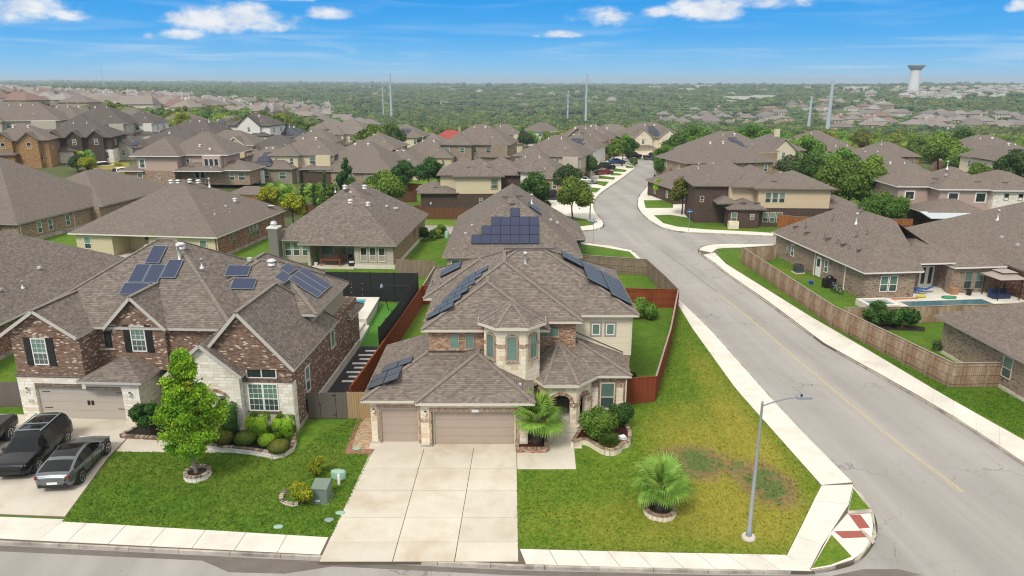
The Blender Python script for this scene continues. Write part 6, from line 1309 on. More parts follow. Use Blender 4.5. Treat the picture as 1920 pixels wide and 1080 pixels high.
fence([(-8.6, 66.5), (-8.2, 74.2)], 1.8, W_GRAY, 'weathered gray fence between the two back yards left of the solar-roofed house', W_CAP)
fence([(-12.8, 77.2), (-8.4, 76.2)], 1.9, W_GRAY, 'weathered gray fence from the beige house to the property line', None)
fence([(-8.3, 74.2), (-6.3, 74.0)], 1.8, W_GRAY, 'narrow weathered gray gate panel beside the solar-roofed house', None)
fence([(-10.45, 41.9), (-9.0, 41.9)], 1.85, W_TAN, 'short tan plank fence panel between the gray gate and the garage', None)
# the gray gate between the houses
gt = empty('side_gate', (-12.95, 41.9, 0), 0, 'solid gray-brown privacy gate between the dark brick house and the corner house', 'gate')
for x0, x1 in ((0, .75), (.78, 1.75), (1.78, 2.5)): MB().box(x0, -.02, .04, x1, .03, 1.8).build('gate_leaf', PVCF, gt)
MB().box(.72, -.05, .9, .82, -.02, 1.0).build('latch', BLACK, gt)
for z in (.25, 1.6): MB().box(1.55, -.035, z, 1.8, -.02, z + .05).build('hinge', BLACK, gt)
g2 = empty('side_gate', (-33.2, 43.6, 0), 0, 'gray-brown privacy fence panel at the far left beside the white stone garage', 'gate'); MB().box(-2.2, -.02, .04, 1.6, .03, 1.8).build('gate_leaf', PVCF, g2)
# black mesh screen with string lights round the pool yard
ms = empty('screen_fence', (-8.95, 66.6, 0), 0, 'black mesh screen fence dotted with string lights around the pool yard', 'fence')
scr = [(-9.85, 51.0), (-9.3, 57), (-8.9, 66.9), (-20.5, 67.6)]
def o2(p): return (p[0] + 8.95, p[1] - 66.6)
for a, c in zip(scr[:-1], scr[1:]):
    a = Vector(o2(a)); c = Vector(o2(c)); L_ = (c - a).length; n = round(L_ / 2.4); t = (c - a) / L_
    for i in range(n):
        p = a + t * L_ * i / n; q_ = a + t * L_ * (i + 1) / n
        MB().bar((p.x - .12, p.y, 1.55), (q_.x - .12, q_.y, 1.55), .02, 2.9).build('mesh_panel', MESHB, ms)
        MB().tube((p.x - .16, p.y, 0), (p.x - .16, p.y, 3.1), .035, n=6).build('post', BLACK, ms)
BULB = plain('bulb_warm', (.85, .78, .6), .3)
sl = MB(); 
for i in range(9):
    for j in range(3): sl.lathe([(.01, -.03), (.04, 0), (.01, .04)], 5, (-9.8 + i * 1.05, .62 - .0, 1.7 - .4 * j - .18 * math.sin(i * 1.3 + j)))
tag(sl.build('string_lights', BULB, ms), kind='stuff')
# brown fences further back
fence([(-14.8, 113.5), (-13.8, 111.5), (-2.5, 110.5), (2, 113)], 1.8, W_BRN, 'brown-stained fence in front of the tan house with the turret', None)
fence([(-30, 112), (-22, 110.5), (-14.8, 113.5)], 1.8, W_BRN, 'brown-stained fence behind the beige house roof', None)
fence([(-36, 128), (-24, 126), (-17, 128)], 1.9, W_BRN, 'brown fence behind the round green tree left of the tan house', None)
fence([(-24.5, 137), (-20, 139), (-15.5, 137)], 1.9, W_ORG, 'bright orange wooden fence left of the tan house', None)
fence([(-48, 118), (-36, 117), (-30, 112)], 1.8, W_BRN, 'brown fence behind the yellow-green trees', None)
fence([(-63.5, 87), (-56, 86)], 1.7, W_ORG, 'short orange fence between the tan brick house and the cream house', None)
fence([(37.8, 113.0), (38.8, 105.5), (41, 103), (48, 101.6), (57, 101)], 1.9, W_ORG, 'curving orange-brown plank fence in front of the tan stucco house', W_CAP)
fence([(54, 98), (62, 97.6)], 1.6, W_BRN, 'brown fence below the metal patio cover', None)
# ------------------------------------------------------------------ vehicles
def car(name, loc, rz, label, kind='suv', paint=None, L_=4.8, Wd=1.9, rails=False, cat='car', sub=9, group=None, rim=None, rail_m=None):
    """body lofted from side stations; x forward"""
    e = empty(name, loc, rz, label, cat, group)
    h = Wd / 2
    if kind == 'suv': S = [(-.50, .45, .80, .80, .78), (-.488, .34, .95, 1.05, .90), (-.47, .30, 1.02, 1.55, .95), (-.42, .28, 1.05, 1.74, .99), (-.2, .25, 1.04, 1.79, 1.0), (.05, .25, 1.03, 1.78, 1.0), (.13, .25, 1.03, 1.62, 1.0), (.26, .26, 1.02, 1.08, .995), (.38, .27, 1.0, 1.02, .98), (.455, .30, .94, .97, .92), (.485, .34, .86, .90, .82), (.50, .42, .72, .72, .66)]
    elif kind == 'fast': S = [(-.50, .48, .76, .76, .62), (-.492, .36, .90, .94, .78), (-.47, .28, 1.0, 1.03, .89), (-.41, .25, 1.03, 1.13, .95), (-.28, .23, .99, 1.33, 1.0), (-.12, .22, .95, 1.48, 1.0), (.0, .22, .94, 1.51, 1.0), (.08, .22, .93, 1.42, 1.0), (.16, .22, .92, 1.20, 1.0), (.245, .23, .90, .95, 1.0), (.36, .25, .84, .89, .96), (.44, .28, .76, .80, .88), (.482, .34, .67, .70, .76), (.50, .42, .58, .58, .60)]
    elif kind == 'sedan': S = [(-.50, .45, .75, .75, .74), (-.485, .32, .92, .94, .88), (-.45, .26, .97, 1.0, .94), (-.34, .24, .96, 1.04, .98), (-.22, .22, .93, 1.38, 1.0), (-.08, .22, .92, 1.45, 1.0), (.05, .22, .92, 1.42, 1.0), (.2, .22, .91, 1.0, 1.0), (.28, .23, .89, .92, .99), (.42, .26, .80, .83, .93), (.49, .34, .66, .68, .8), (.50, .42, .6, .6, .72)]
    else: S = [(-.50, .55, 1.05, 1.06, .93), (-.49, .45, 1.10, 1.12, .96), (-.2, .42, 1.12, 1.14, .98), (-.10, .40, 1.12, 1.20, .98), (-.085, .40, 1.12, 1.85, .98), (0, .40, 1.12, 1.92, .98), (.12, .40, 1.12, 1.88, .98), (.22, .40, 1.13, 1.2, .98), (.4, .42, 1.10, 1.12, .96), (.48, .48, 1.0, 1.02, .92), (.50, .55, .85, .85, .8)]
    st = []
    for a, c in zip(S[:-1], S[1:]):
        n = max(1, int(abs(c[0] - a[0]) * 40))
        for i in range(n): f = i / n; st.append(tuple(a[k] * (1 - f) + c[k] * f for k in range(5)))
    st.append(S[-1])
    rings = []
    for (x, zb, zs, zr, ww) in st:
        g = max(0.0, min(1.0, (zr - zs) / .45)); hb = h * ww; wr = hb * (1 - .29 * g); 
        rings.append([(x * L_, hb * .80, zb), (x * L_, hb * .97, zb + .10), (x * L_, hb, zs * .55 + zb * .45), (x * L_, hb * .985, zs - .04), (x * L_, hb * .955, zs), (x * L_, wr + (hb * .93 - wr) * .12 if g > .3 else wr * .99, zr - .07 * g), (x * L_, wr * .86, zr - .005), (x * L_, wr * .45, zr + .02), (x * L_, 0, zr + .028)])
    NR = len(rings[0]); groups = {'body': MB(), 'rear_roof_glass': MB(), 'left_window': MB(), 'right_window': MB(), 'windshield': MB(), 'roof_glass': MB(), 'rear_window': MB()}
    for i in range(len(rings) - 1):
        a, c = rings[i], rings[i + 1]; xm = (a[0][0] + c[0][0]) / 2 / L_; gz = min(st[i][3] - st[i][2], st[i + 1][3] - st[i + 1][2]); dz_ = abs(st[i + 1][3] - st[i][3]) / max(1e-4, abs(st[i + 1][0] - st[i][0]) * L_)
        for j in range(NR - 1):
            for sy in (1, -1):
                p = [a[j], c[j], c[j + 1], a[j + 1]]; p = [(q[0], q[1] * sy, q[2]) for q in p]
                if sy < 0: p = p[::-1]
                p = p[::-1]
                g = 'body'
                if j == 4 and gz > .14 and abs(st[i][3] - st[i + 1][3]) < .32 and (kind != 'pickup' or xm > -.085): g = 'left_window' if sy > 0 else 'right_window'
                elif j >= 6 or (j == 5 and False):
                    if dz_ > .28 and gz > .06:
                        if xm > 0: g = 'windshield'
                        elif kind == 'suv' and gz > .02: g = 'rear_window'
                        elif kind in ('fast', 'sedan'): g = 'rear_window'
                    elif gz > .35 and kind in ('fast',) and -.22 < xm < .05: g = 'roof_glass'
                    elif gz > .6 and kind == 'suv' and rails and (-.08 < xm < .0 or -.30 < xm < -.14): g = 'roof_glass' if xm > -.1 else 'rear_roof_glass'
                groups[g].add(p, [(0, 1, 2, 3)], True)
    for end, s_ in ((rings[0], 1), (rings[-1], -1)):
        pts = end + [(q[0], -q[1], q[2]) for q in end[::-1][1:]]
        groups['body'].add(pts, [list(range(len(pts)))[::s_]])
    groups['body'].add([(-.48 * L_, -h * .8, .3), (.48 * L_, -h * .8, .3), (.48 * L_, h * .8, .3), (-.48 * L_, h * .8, .3)], [(0, 3, 2, 1)])
    for m_ in groups.values():   # weld the strips so that each panel is one skin
        ix, nv, mp = {}, [], []
        for p in m_.v:
            k = (round(p[0], 4), round(p[1], 4), round(p[2], 4))
            if k not in ix: ix[k] = len(nv); nv.append(p)
            mp.append(ix[k])
        keep = [i for i, f in enumerate(m_.f) if len({mp[j] for j in f}) > 2]
        m_.f = [list(dict.fromkeys(mp[j] for j in m_.f[i])) for i in keep]; m_.mi = [m_.mi[i] for i in keep]; m_.sm = [m_.sm[i] for i in keep]; m_.v = nv
    bo = groups['body'].build('body', paint, e)
    if L_ > 5 and kind != 'pickup':
        for sy in (-1, 1):
            for x in (.17, -.045, -.25): MB().box(x * L_ - .008, sy * h * 1.0 - .012, .42, x * L_ + .008, sy * h * 1.0 + .006, .92).build('door_seam', BLACK, bo)
            MB().box(-.2 * L_, sy * h - .02, .26, .2 * L_, sy * h + .012, .38).build('sill_trim', BLACK, bo)
            for x in (.0, -.2): MB().box(x * L_ - .09, sy * (h + .005) - .012, .83, x * L_ + .09, sy * (h + .005) + .012, .86).build('door_handle', paint, bo)
    for g, m_ in groups.items():
        if g != 'body' and m_.v: m_.build('side_window' if g in ('left_window', 'right_window') else 'roof_glass' if 'roof' in g else g, CARGL, e)
    rw = .40 if kind in ('pickup',) else .37
    for x in (-.30, .31):
        for sy in (-1, 1):
            y = sy * (h - .10)
            MB().tube((x * L_, sy * (h - .30), rw + .02), (x * L_, sy * (h + .004), rw + .02), rw + .075, n=18).build('wheel_arch', BLACK, bo)
            w_ = MB().tube((x * L_, y - .11, rw), (x * L_, y + .12, rw), rw, n=18).build('wheel', RUBBER, e)
            rmb = MB(); yo = y + sy * .125; rmb.tube((x * L_, yo - .01, rw), (x * L_, yo + .008 * sy, rw), .06, n=8)
            for k in range(5): t = 2 * math.pi * k / 5; rmb.bar((x * L_, yo, rw), (x * L_ + math.cos(t) * (rw - .12), yo, rw + math.sin(t) * (rw - .12)), .03, .07, (0, 1, 0))
            for k in range(14): t = 2 * math.pi * k / 14; t2 = 2 * math.pi * (k + 1) / 14; rmb.bar((x * L_ + math.cos(t) * (rw - .11), yo, rw + math.sin(t) * (rw - .11)), (x * L_ + math.cos(t2) * (rw - .11), yo, rw + math.sin(t2) * (rw - .11)), .03, .03, (0, 1, 0))
            rmb.build('rim', rim or CHROME, w_)
    for sy in (-1, 1):
        MB().obox((.455 * L_, sy * h * .68, .74 if kind != 'suv' else .86), (1, -sy * .35, 0), (sy * .35, 1, 0), (0, 0, 1), .07, .17, .035).build('headlight', HEADL, e)
        MB().obox((-.478 * L_, sy * h * .66, .88 if kind != 'suv' else 1.0), (1, sy * .25, 0), (-sy * .25, 1, 0), (0, 0, 1), .05, .2, .07).build('tail_light', TAILL, e)
        MB().obox((.14 * L_, sy * (h + .10), 1.02 if kind != 'fast' else .96), (1, 0, 0), (0, 1, 0), (0, 0, 1), .08, .12, .075).build('mirror', paint, e)
        if rails: MB().bar((-.38 * L_, sy * h * .68, 1.83), (.06 * L_, sy * h * .68, 1.83), .05, .05).build('roof_rail', rail_m or GALV, e)
    if rails:
        for x in (-.12, .03, -.33): MB().bar((x * L_, -h * .66, 1.845), (x * L_, h * .66, 1.845), .06, .035).build('cross_bar', rail_m or GALV, e)
    MB().box(-.503 * L_, -.26, .52, -.497 * L_, .26, .65).build('number_plate', WHITE, e)
    MB().box(.488 * L_, -h * .6, .42, .503 * L_, h * .6, .62).build('grille', BLACK, e); MB().box(-.502 * L_, -h * .74, .34, -.482 * L_, h * .74, .50).build('bumper', BLACK, e)
    if kind == 'pickup': MB().box(-.485 * L_, -h * .82, 1.0, -.11 * L_, h * .82, 1.165).build('cargo_bed', BLACK, e)
    return e
def paintm(name, c, rough=.25, metal=.3):
    m = plain(name, c, rough, metal, var=.03); m.node_tree.nodes['Principled BSDF'].inputs['Coat Weight'].default_value = .25; m.node_tree.nodes['Principled BSDF'].inputs['Specular IOR Level'].default_value = .35; return m
CARGL = plain('car_glass', (.008, .009, .011), .08, spec=.32, var=0); HEADL = plain('headlight', (.55, .58, .6), .15); TAILL = plain('tail_light', (.25, .01, .01), .25)
P_BLK = paintm('paint_black', (.010, .011, .015)); P_GRY = paintm('paint_gray', (.17, .185, .20), .25, .6); P_WHT = paintm('paint_white', (.75, .75, .75), .3, 0); P_RED = paintm('paint_red', (.25, .015, .02)); P_BLU = paintm('paint_blue', (.02, .10, .30)); P_SIL = paintm('paint_silver', (.45, .45, .44), .3, .6)
ang = math.atan2(4.6, 1.05)
car('parked_suv', (-27.2, 36.9, .03), R(-84), 'black three-row vehicle with silver roof rails parked nose-out in the left driveway', 'suv', P_BLK, 5.3, 2.02, True, 'car')
car('parked_crossover', (-24.15, 35.7, .03), R(95.5), 'dark gray sloping-backed crossover with glass roof parked beside the black vehicle', 'fast', P_GRY, 5.1, 2.0)
car('parked_pickup', (-30.9, 37.3, .03), R(-84), 'dark pickup truck cut off by the left edge, parked in the left driveway', 'pickup', P_BLK, 5.7, 2.0, cat='pickup truck')
for (px, py, rz_, k, p, lab, D) in ((1131, 327, 20, 'sedan', P_RED, 'dark red sedan parked on a driveway left of the back street', 0), (1136, 318, 20, 'suv', P_BLK, 'black vehicle parked just behind the red sedan', 0), (1098, 344, -10, 'sedan', P_SIL, 'silver sedan parked below the red sedan on the back street', 0),
        (1157, 307, 10, 'sedan', P_BLU, 'blue car parked near the head of the back street', 0), (1188, 296.5, 15, 'suv', P_BLK, 'black vehicle parked left of the stone house garages', 0), (1221, 299, 170, 'pickup', P_BLK, 'dark pickup parked in front of the stone house at the cul-de-sac', 0), (1236, 300, 165, 'sedan', P_BLU, 'dark blue car parked at the right of the cul-de-sac', 0), (1036, 374, 0, 'suv', P_BLK, 'black vehicle half hidden behind the tree left of the back street', 0)):
    x, y = G(px, py); car('parked_car', (x, y, .03), R(rz_), lab, k, p, 4.7, 1.85)
for (px, D, rz_, lab) in ((200, 158, 60, 'white vehicle on the driveway of the dark three-gabled house'), (233, 152, 75, 'white car by the dry yellow lawn left of the pinkish house')):
    x, y = A(px, D); car('parked_car', (x, y, terr(x, y) + .05), R(rz_), lab, 'suv', P_WHT, 4.6, 1.85)
dl = [A(180, 150), A(250, 150), A(245, 163), A(178, 165)]; struct('dry_lawn', MB().prism([(p[0], p[1]) for p in dl], 1.0, 3.2), DRY)
# ------------------------------------------------------------------ street lamps, signs
LAMPM = plain('lamp_pole_gray', (.25, .27, .27), .6, .1)
def lamp(loc, label, h=7.2, arm=2.2, rz=0., grp='street lamps'):
    e = empty('street_lamp', loc, rz, label, 'street lamp', grp)
    MB().lathe([(.32, 0), (.32, .12), (.28, .16)], 16).build('footing', CONC, e)
    MB().lathe([(.14, .14), (.14, .5), (.10, .52), (.055, h)], 10).build('pole', LAMPM, e)
    m_ = MB(); pr_ = (0, 0, h - .1)
    for i in range(1, 9): t = i / 8; p = (arm * t, 0, h - .1 + .42 * math.sin(t * math.pi / 2)); m_.tube(pr_, p, .035, .03, 6); pr_ = p
    m_.build('arm', LAMPM, e)
    MB().lathe([(.05, .0), (.05, .12), (.01, .16)], 8, (0, 0, h)).build('cap', GALV, e)
    lh = MB().box(arm - .1, -.12, h + .27, arm + .55, .12, h + .37).build('lamp_head', GALV, e); MB().box(arm + .05, -.09, h + .25, arm + .45, .09, h + .27).build('lens', LAMPG, lh); MB().lathe([(.05, 0), (.05, .1)], 8, (arm + .1, 0, h + .37)).build('sensor', BLACK, lh)
lamp((*G(1403, 1010), .02), 'tall gray street lamp standing in the corner lawn', 6.9, 1.6)
lamp((*G(1106, 414), 0), 'slender gray street lamp beside the round tree at the back street', 7.6, 1.6)
x, y = A(1273, 190); lamp((x, y, 0), 'small distant street lamp right of the cul-de-sac', 9.0, 1.6, R(180))
BLUE = plain('sign_blue', (.02, .13, .38), .4)
def sign(loc, label, rz=0):
    e = empty('street_sign', loc, rz, label, 'street sign', 'blue street-name signs on posts')
    MB().tube((0, 0, 0), (0, 0, 3.0), .03, n=6).build('post', GALV, e)
    for k, (z, a) in enumerate(((2.75, 0), (3.0, 90))):
        o = MB().box(-.45, -.015, 0, .45, .015, .22).build('sign_plate', BLUE, e, loc=(0, 0, z), rz=R(a)); MB().box(-.33, -.02, .085, .33, -.0151, .14).build('lettering', WHITE, o)
sign((*G(1112, 455), 0), 'blue street-name sign on the near left corner of the intersection'); sign((*G(1291, 434), 0), 'blue street-name sign on the far right corner of the intersection', R(10))
# ------------------------------------------------------------------ utilities on the lawns
TG = plain('utility_green', (.16, .21, .17), .5); TL = plain('utility_pale_green', (.28, .45, .34), .5)
x, y = G(604, 936); e = empty('transformer_box', (x, y, 0), R(-4), 'gray-green metal transformer box beside the yellow shrub on the left lawn', 'utility box')
MB().add([(-.42, -.42, 0), (.42, -.42, 0), (.42, .42, 0), (-.42, .42, 0), (-.42, -.42, .82), (.42, -.42, .82), (.42, .42, .98), (-.42, .42, .98)], [(0, 3, 2, 1), (4, 5, 6, 7), (0, 1, 5, 4), (1, 2, 6, 5), (2, 3, 7, 6), (3, 0, 4, 7)]).build('cabinet', TG, e); MB().box(-.45, -.45, .80, .45, -.42, .86).build('lid_edge', TG, e); MB().box(-.2, -.43, .1, .05, -.421, .22).build('warning_label', WHITE, e); MB().box(-.5, -.5, -.02, .5, .5, .03).build('pad', CURB, e)
x, y = G(635, 896); e = empty('pedestal_box', (x, y, 0), R(-6), 'pale green low utility pedestal behind the transformer box', 'utility box')
MB().lathe([(.42, 0), (.42, .38), (.38, .45), (.1, .47)], 20, sy=.55).build('cover', TL, e)
x, y = G(636, 909); tag(MB().lathe([(.075, 0), (.075, .58), (.06, .62)], 10).build('marker_post', WHITE, None, loc=(x, y, 0)), 'short white marker post in front of the pale green pedestal', 'post')
for (px, py, m_, lab) in ((522, 989, TL, 'teal meter lid set in the grass by the front walk'), (638, 963, TL, 'pale green meter lid beside the driveway'), (617, 976, GALV, 'dark gray oval meter lid near the driveway'), (669, 842, TL, 'small pale round lid in the brick paver pad')):
    x, y = G(px, py); tag(MB().lathe([(.24, 0), (.24, .05), (.2, .06)], 12, sy=.7).build('meter_lid', m_, None, loc=(x, y, .015)), lab, 'lid')
# ------------------------------------------------------------------ planters and edging
BRE = [plain('edging_a', (.30, .20, .14), .9), plain('edging_b', (.20, .13, .09), .9), plain('edging_c', (.38, .28, .2), .9)]
EDD = [plain('edging_dark_a', (.14, .09, .07), .9), plain('edging_dark_b', (.20, .14, .11), .9), plain('edging_tan', (.42, .35, .27), .9)]
_bm = {}
def brick_row(par, pl, z, closed=False, mats=BRE, w=.11, l=.22, step=.125):
    if closed: pl = list(pl) + [pl[0]]
    k = (mats[0].name, w, l)
    if k not in _bm: _bm[k] = [MB().box(-w / 2, -l / 2, 0, w / 2, l / 2, .07).mesh('brick', m) for m in mats]
    for a, c in zip(pl[:-1], pl[1:]):
        a = Vector(a); c = Vector(c); L_ = (c - a).length; n = max(1, round(L_ / step)); t = (c - a) / L_; ang = math.atan2(t.y, t.x)
        for i in range(n):
            p = a + t * (L_ * (i + .5) / n); link('brick', rnd.choice(_bm[k]), par, (p.x, p.y, z), ang)
def planter(loc, pts, h, label, wallm, fill, mats=BRE, th=.22, name='planter', closed=True):
    e = empty(name, loc, 0, label, 'planter')
    n = len(pts); m_ = MB()
    seq = list(zip(pts, pts[1:] + pts[:1])) if closed else list(zip(pts, pts[1:]))
    for a, c in seq: m_.bar((a[0], a[1], h / 2 - .02), (c[0], c[1], h / 2 - .02), th * .85, h)
    m_.build('planter_wall', wallm, e); MB().prism(pts, 0, h - .06).build('soil', fill, e)
    brick_row(e, pts, h - .02, closed, mats, .105, th); return e
def circ(r, n=20, sy=1.): return [(r * math.cos(2 * math.pi * i / n), r * sy * math.sin(2 * math.pi * i / n)) for i in range(n)]
x, y = G(371, 893); planter((x, y, 0), circ(.62), .30, 'round brick-topped ring planter around the bright green tree', ST_LEFT, MULCH, EDD)
x, y = G(1237, 962); planter((x, y, 0), circ(.72), .30, 'round brick ring planter around the fan palm on the corner lawn', ST_MAIN, MULCH, BRE)
planter((0.25, 37.55, 0), [(.05, .0), (1.75, .0), (1.75, 2.6), (.8, 2.6), (.8, .9), (.05, .9)], .26, 'square brick-edged planter under the big fan palm by the garage', BR_MAIN, MULCH_R, BRE)
wv = gp([(1073, 840), (1090, 833), (1103, 835), (1118, 844), (1130, 852), (1147, 855), (1160, 850), (1166, 841), (1180, 838), (1180, 812), (1160, 800)], 0)
o0 = wv[0]; wl_ = smooth(wv, 1); planter((o0[0], o0[1], 0), [(p[0] - o0[0], p[1] - o0[1]) for p in wl_] + [(3.2, 3.3), (1.2, 3.2)], .38, 'wavy stone and brick planter bed right of the front porch', ST_MAIN, MULCH_R, BRE)
lw = gp([(392, 843), (420, 848), (430, 848), (470, 852), (506, 858), (512, 861), (533, 857), (548, 847), (553, 832), (552, 815)], 0)
o0 = lw[0]; planter((o0[0], o0[1], 0), [(p[0] - o0[0], p[1] - o0[1]) for p in lw] + [(G(552, 808)[0] - .9 - o0[0], 1.6), (.8, 2.6), (-.2, 2.4)], .36, 'curved stone planter bed with dark mulch in front of the white stone wall', ST_LEFT, MULCH, EDD)
x, y = G(258, 818); planter((x, y, 0), [(-.9, -.2), (1.6, -.5), (2.4, .8), (-.2, 1.8)], .18, 'low brick-edged mulch bed between garage and path of the dark brick house', BR_LEFT, MULCH, EDD)
x, y = G(575, 936); e = empty('planter', (x, y, 0), 0, 'curved brick edging around the yellow shrub on the left lawn', 'planter')
arc = [(-.75 + .9 * math.cos(R(a)) + .3, .25 + .85 * math.sin(R(a))) for a in range(150, 285, 12)]; brick_row(e, arc, .10, False, EDD, .105, .2); m_ = MB()
for a, c in zip(arc, arc[1:]): m_.bar((*a, .06), (*c, .06), .17, .13)
m_.build('planter_wall', ST_LEFT, e)
x, y = G(1165, 830); sb_ = MB().box(-.22, -.2, 0, .22, .2, .12).box(-.18, -.16, .14, .18, .16, .24).build('stepped_block', WHITE, None, loc=(x, y - .3, .36), rz=R(20)); MB().box(-.235, -.215, .04, .235, .215, .08).box(-.19, -.17, .12, .19, .17, .14).build('stripe', BLACK, sb_); tag(sb_, 'small black and white block lying in the porch planter bed', 'block')
# ------------------------------------------------------------------ pool yard of the dark brick house
pw = empty('swim_spa', (-14.6, 59.3, 0), 0, 'raised white pool with blue water beside the dark brick house', 'pool')
MB().box(-2, 0, 0, 1.97, .5, .9).box(.85, .5, 0, 1.97, 6.1, .9).box(-2, 6.1, 0, 1.97, 6.6, .9).box(-2, .5, 0, -.7, 6.1, .9).build('pool_wall', CONC_W, pw); MB().box(-.7, .5, .2, .85, 6.1, .78).build('pool_water', WATER, pw)
MB().box(1.2, -4.2, 0, 2.2, 0, .32).box(1.2, -3.6, .32, 1.8, 0, .6).build('steps', CONC_W, pw)
sw = empty('swing_frame', (*G(718, 585), 0), 0, 'dark metal swing frame with a covered top in the pool yard', 'swing frame')
MB().tube((-.5, 0, 0), (0, 0, 2.5), .04, n=6).build('leg', BLACK, sw); MB().tube((.5, .4, 0), (0, 0, 2.5), .04, n=6).build('leg', BLACK, sw); MB().tube((0, 0, 2.5), (2.6, .6, 2.4), .04, n=6).build('top_bar', BLACK, sw)
MB().tube((2.6, .6, 0), (2.6, .6, 2.4), .04, n=6).build('leg', BLACK, sw); MB().lathe([(.02, 2.3), (.16, 2.35), (.12, 2.6), (.02, 2.75)], 8).build('cover', plain('canvas_blue_gray', (.22, .3, .38), .8), sw)
# patio things of the beige house
def Ew(lx, ly, z=0.12): v = E_.e.matrix_basis @ Vector((lx, ly, z)); return (v.x, v.y, v.z)
WDB = plain('wood_redbrown', (.22, .07, .035), .5)
t_ = empty('patio_table', Ew(-7.6, .9), R(-4), 'long red-brown wooden table on the covered patio of the beige house', 'table')
MB().box(-1.2, -.45, .70, 1.2, .45, .76).build('tabletop', WDB, t_)
for sx in (-1, 1):
    for sy in (-1, 1): MB().box(sx * 1.1 - .05, sy * .38 - .05, 0, sx * 1.1 + .05, sy * .38 + .05, .7).build('leg', WDB, t_)
c_ = empty('patio_chair', Ew(-7.0, 2.4), R(-4), 'high-backed dark wooden chair behind the patio table', 'chair')
MB().box(-.3, -.3, .42, .3, .3, .48).build('seat', WDB, c_); MB().box(-.3, .25, .48, .3, .3, 1.35).build('backrest', WDB, c_)
for sx in (-1, 1):
    for sy in (-1, 1): MB().box(sx * .26 - .03, sy * .26 - .03, 0, sx * .26 + .03, sy * .26 + .03, .42).build('leg', WDB, c_)
g_ = empty('kettle_grill', Ew(-5.7, 2.2), 0, 'black kettle grill on the covered patio of the beige house', 'grill')
MB().lathe([(.05, .65), (.25, .72), (.3, .88), (.26, 1.02), (.05, 1.12)], 12).build('kettle', BLACK, g_)
for a in (0, 120, 240): MB().tube((.12 * math.cos(R(a)), .12 * math.sin(R(a)), .7), (.32 * math.cos(R(a)), .32 * math.sin(R(a)), 0), .02, n=5).build('leg', BLACK, g_)
a_ = empty('patio_armchair', Ew(-5.2, .9), R(20), 'black and white cushioned armchair at the right end of the patio', 'chair')
MB().box(-.35, -.35, .1, .35, .35, .42).build('seat', BLACK, a_); MB().box(-.35, .25, .42, .35, .38, .9).build('backrest', BLACK, a_); MB().box(-.28, -.3, .42, .28, .24, .52).build('cushion', WHITE, a_)
pt = empty('potted_plant', Ew(-9.4, .8), 0, 'tall yellow-green plant in a white pot at the left end of the patio', 'plant'); MB().lathe([(.15, 0), (.22, .35)], 10).build('pot', WHITE, pt)
x, y = A(476, 122); pv_ = empty('garden_pavilion', (x, y, 0), R(-6), 'small brown-roofed garden pavilion with wooden slat screen behind the cream house', 'pavilion')
m_ = MB(); m_.add([(-3.4, -2.4, 2.6), (3.4, -2.4, 2.6), (3.4, 2.4, 2.6), (-3.4, 2.4, 2.6), (-1.2, 0, 3.7), (1.2, 0, 3.7)], [(0, 1, 5, 4), (2, 3, 4, 5), (1, 2, 5), (3, 0, 4), (3, 2, 1, 0)]).build('roof', SH_P, pv_)
for i in range(9): MB().box(-3, -2.1, .15 + i * .26, 3, -2.05, .32 + i * .26).build('slat', W_ORG, pv_)
for sx in (-1, 1):
    for sy in (-1, 1): MB().box(sx * 3 - .1, sy * 2 - .1, 0, sx * 3 + .1, sy * 2 + .1, 2.6).build('post', W_ORG, pv_)
# yard things of the patio house across the street
def Rw(lx, ly, z=0.0): v = Rr.e.matrix_basis @ Vector((lx, ly, z)); return (v.x, v.y, v.z)
ac = empty('air_conditioner', Rw(-1.3, 10.6), R(6), 'dark gray square air conditioner beside the brick side wall', 'air conditioner')
MB().box(-.55, -.55, 0, .55, .55, .1).build('pad', CONC, ac); m_ = MB().box(-.42, -.42, .1, .42, .42, .95)
for k in range(8): m_.box(-.44, -.43, .16 + k * .095, .44, .43, .19 + k * .095)
m_.build('cabinet', plain('ac_gray', (.07, .075, .08), .6), ac); MB().lathe([(.36, .95), (.36, .99), (.1, 1.0)], 14).build('fan_grille', BLACK, ac)
ac2 = copy_tree(ac); ac2.location = (8.2, 50.2, 0); ac2['label'] = 'gray air conditioner half hidden by the right rear corner of the corner house'
gr = empty('covered_grill', Rw(-1.0, 4.6), R(6), 'black covered grill by the side wall near the bicycles', 'grill'); MB().box(-.6, -.35, 0, .6, .35, .95).lathe([(.4, .95), (.42, 1.1), (.2, 1.3)], 10).build('cover', BLACK, gr)
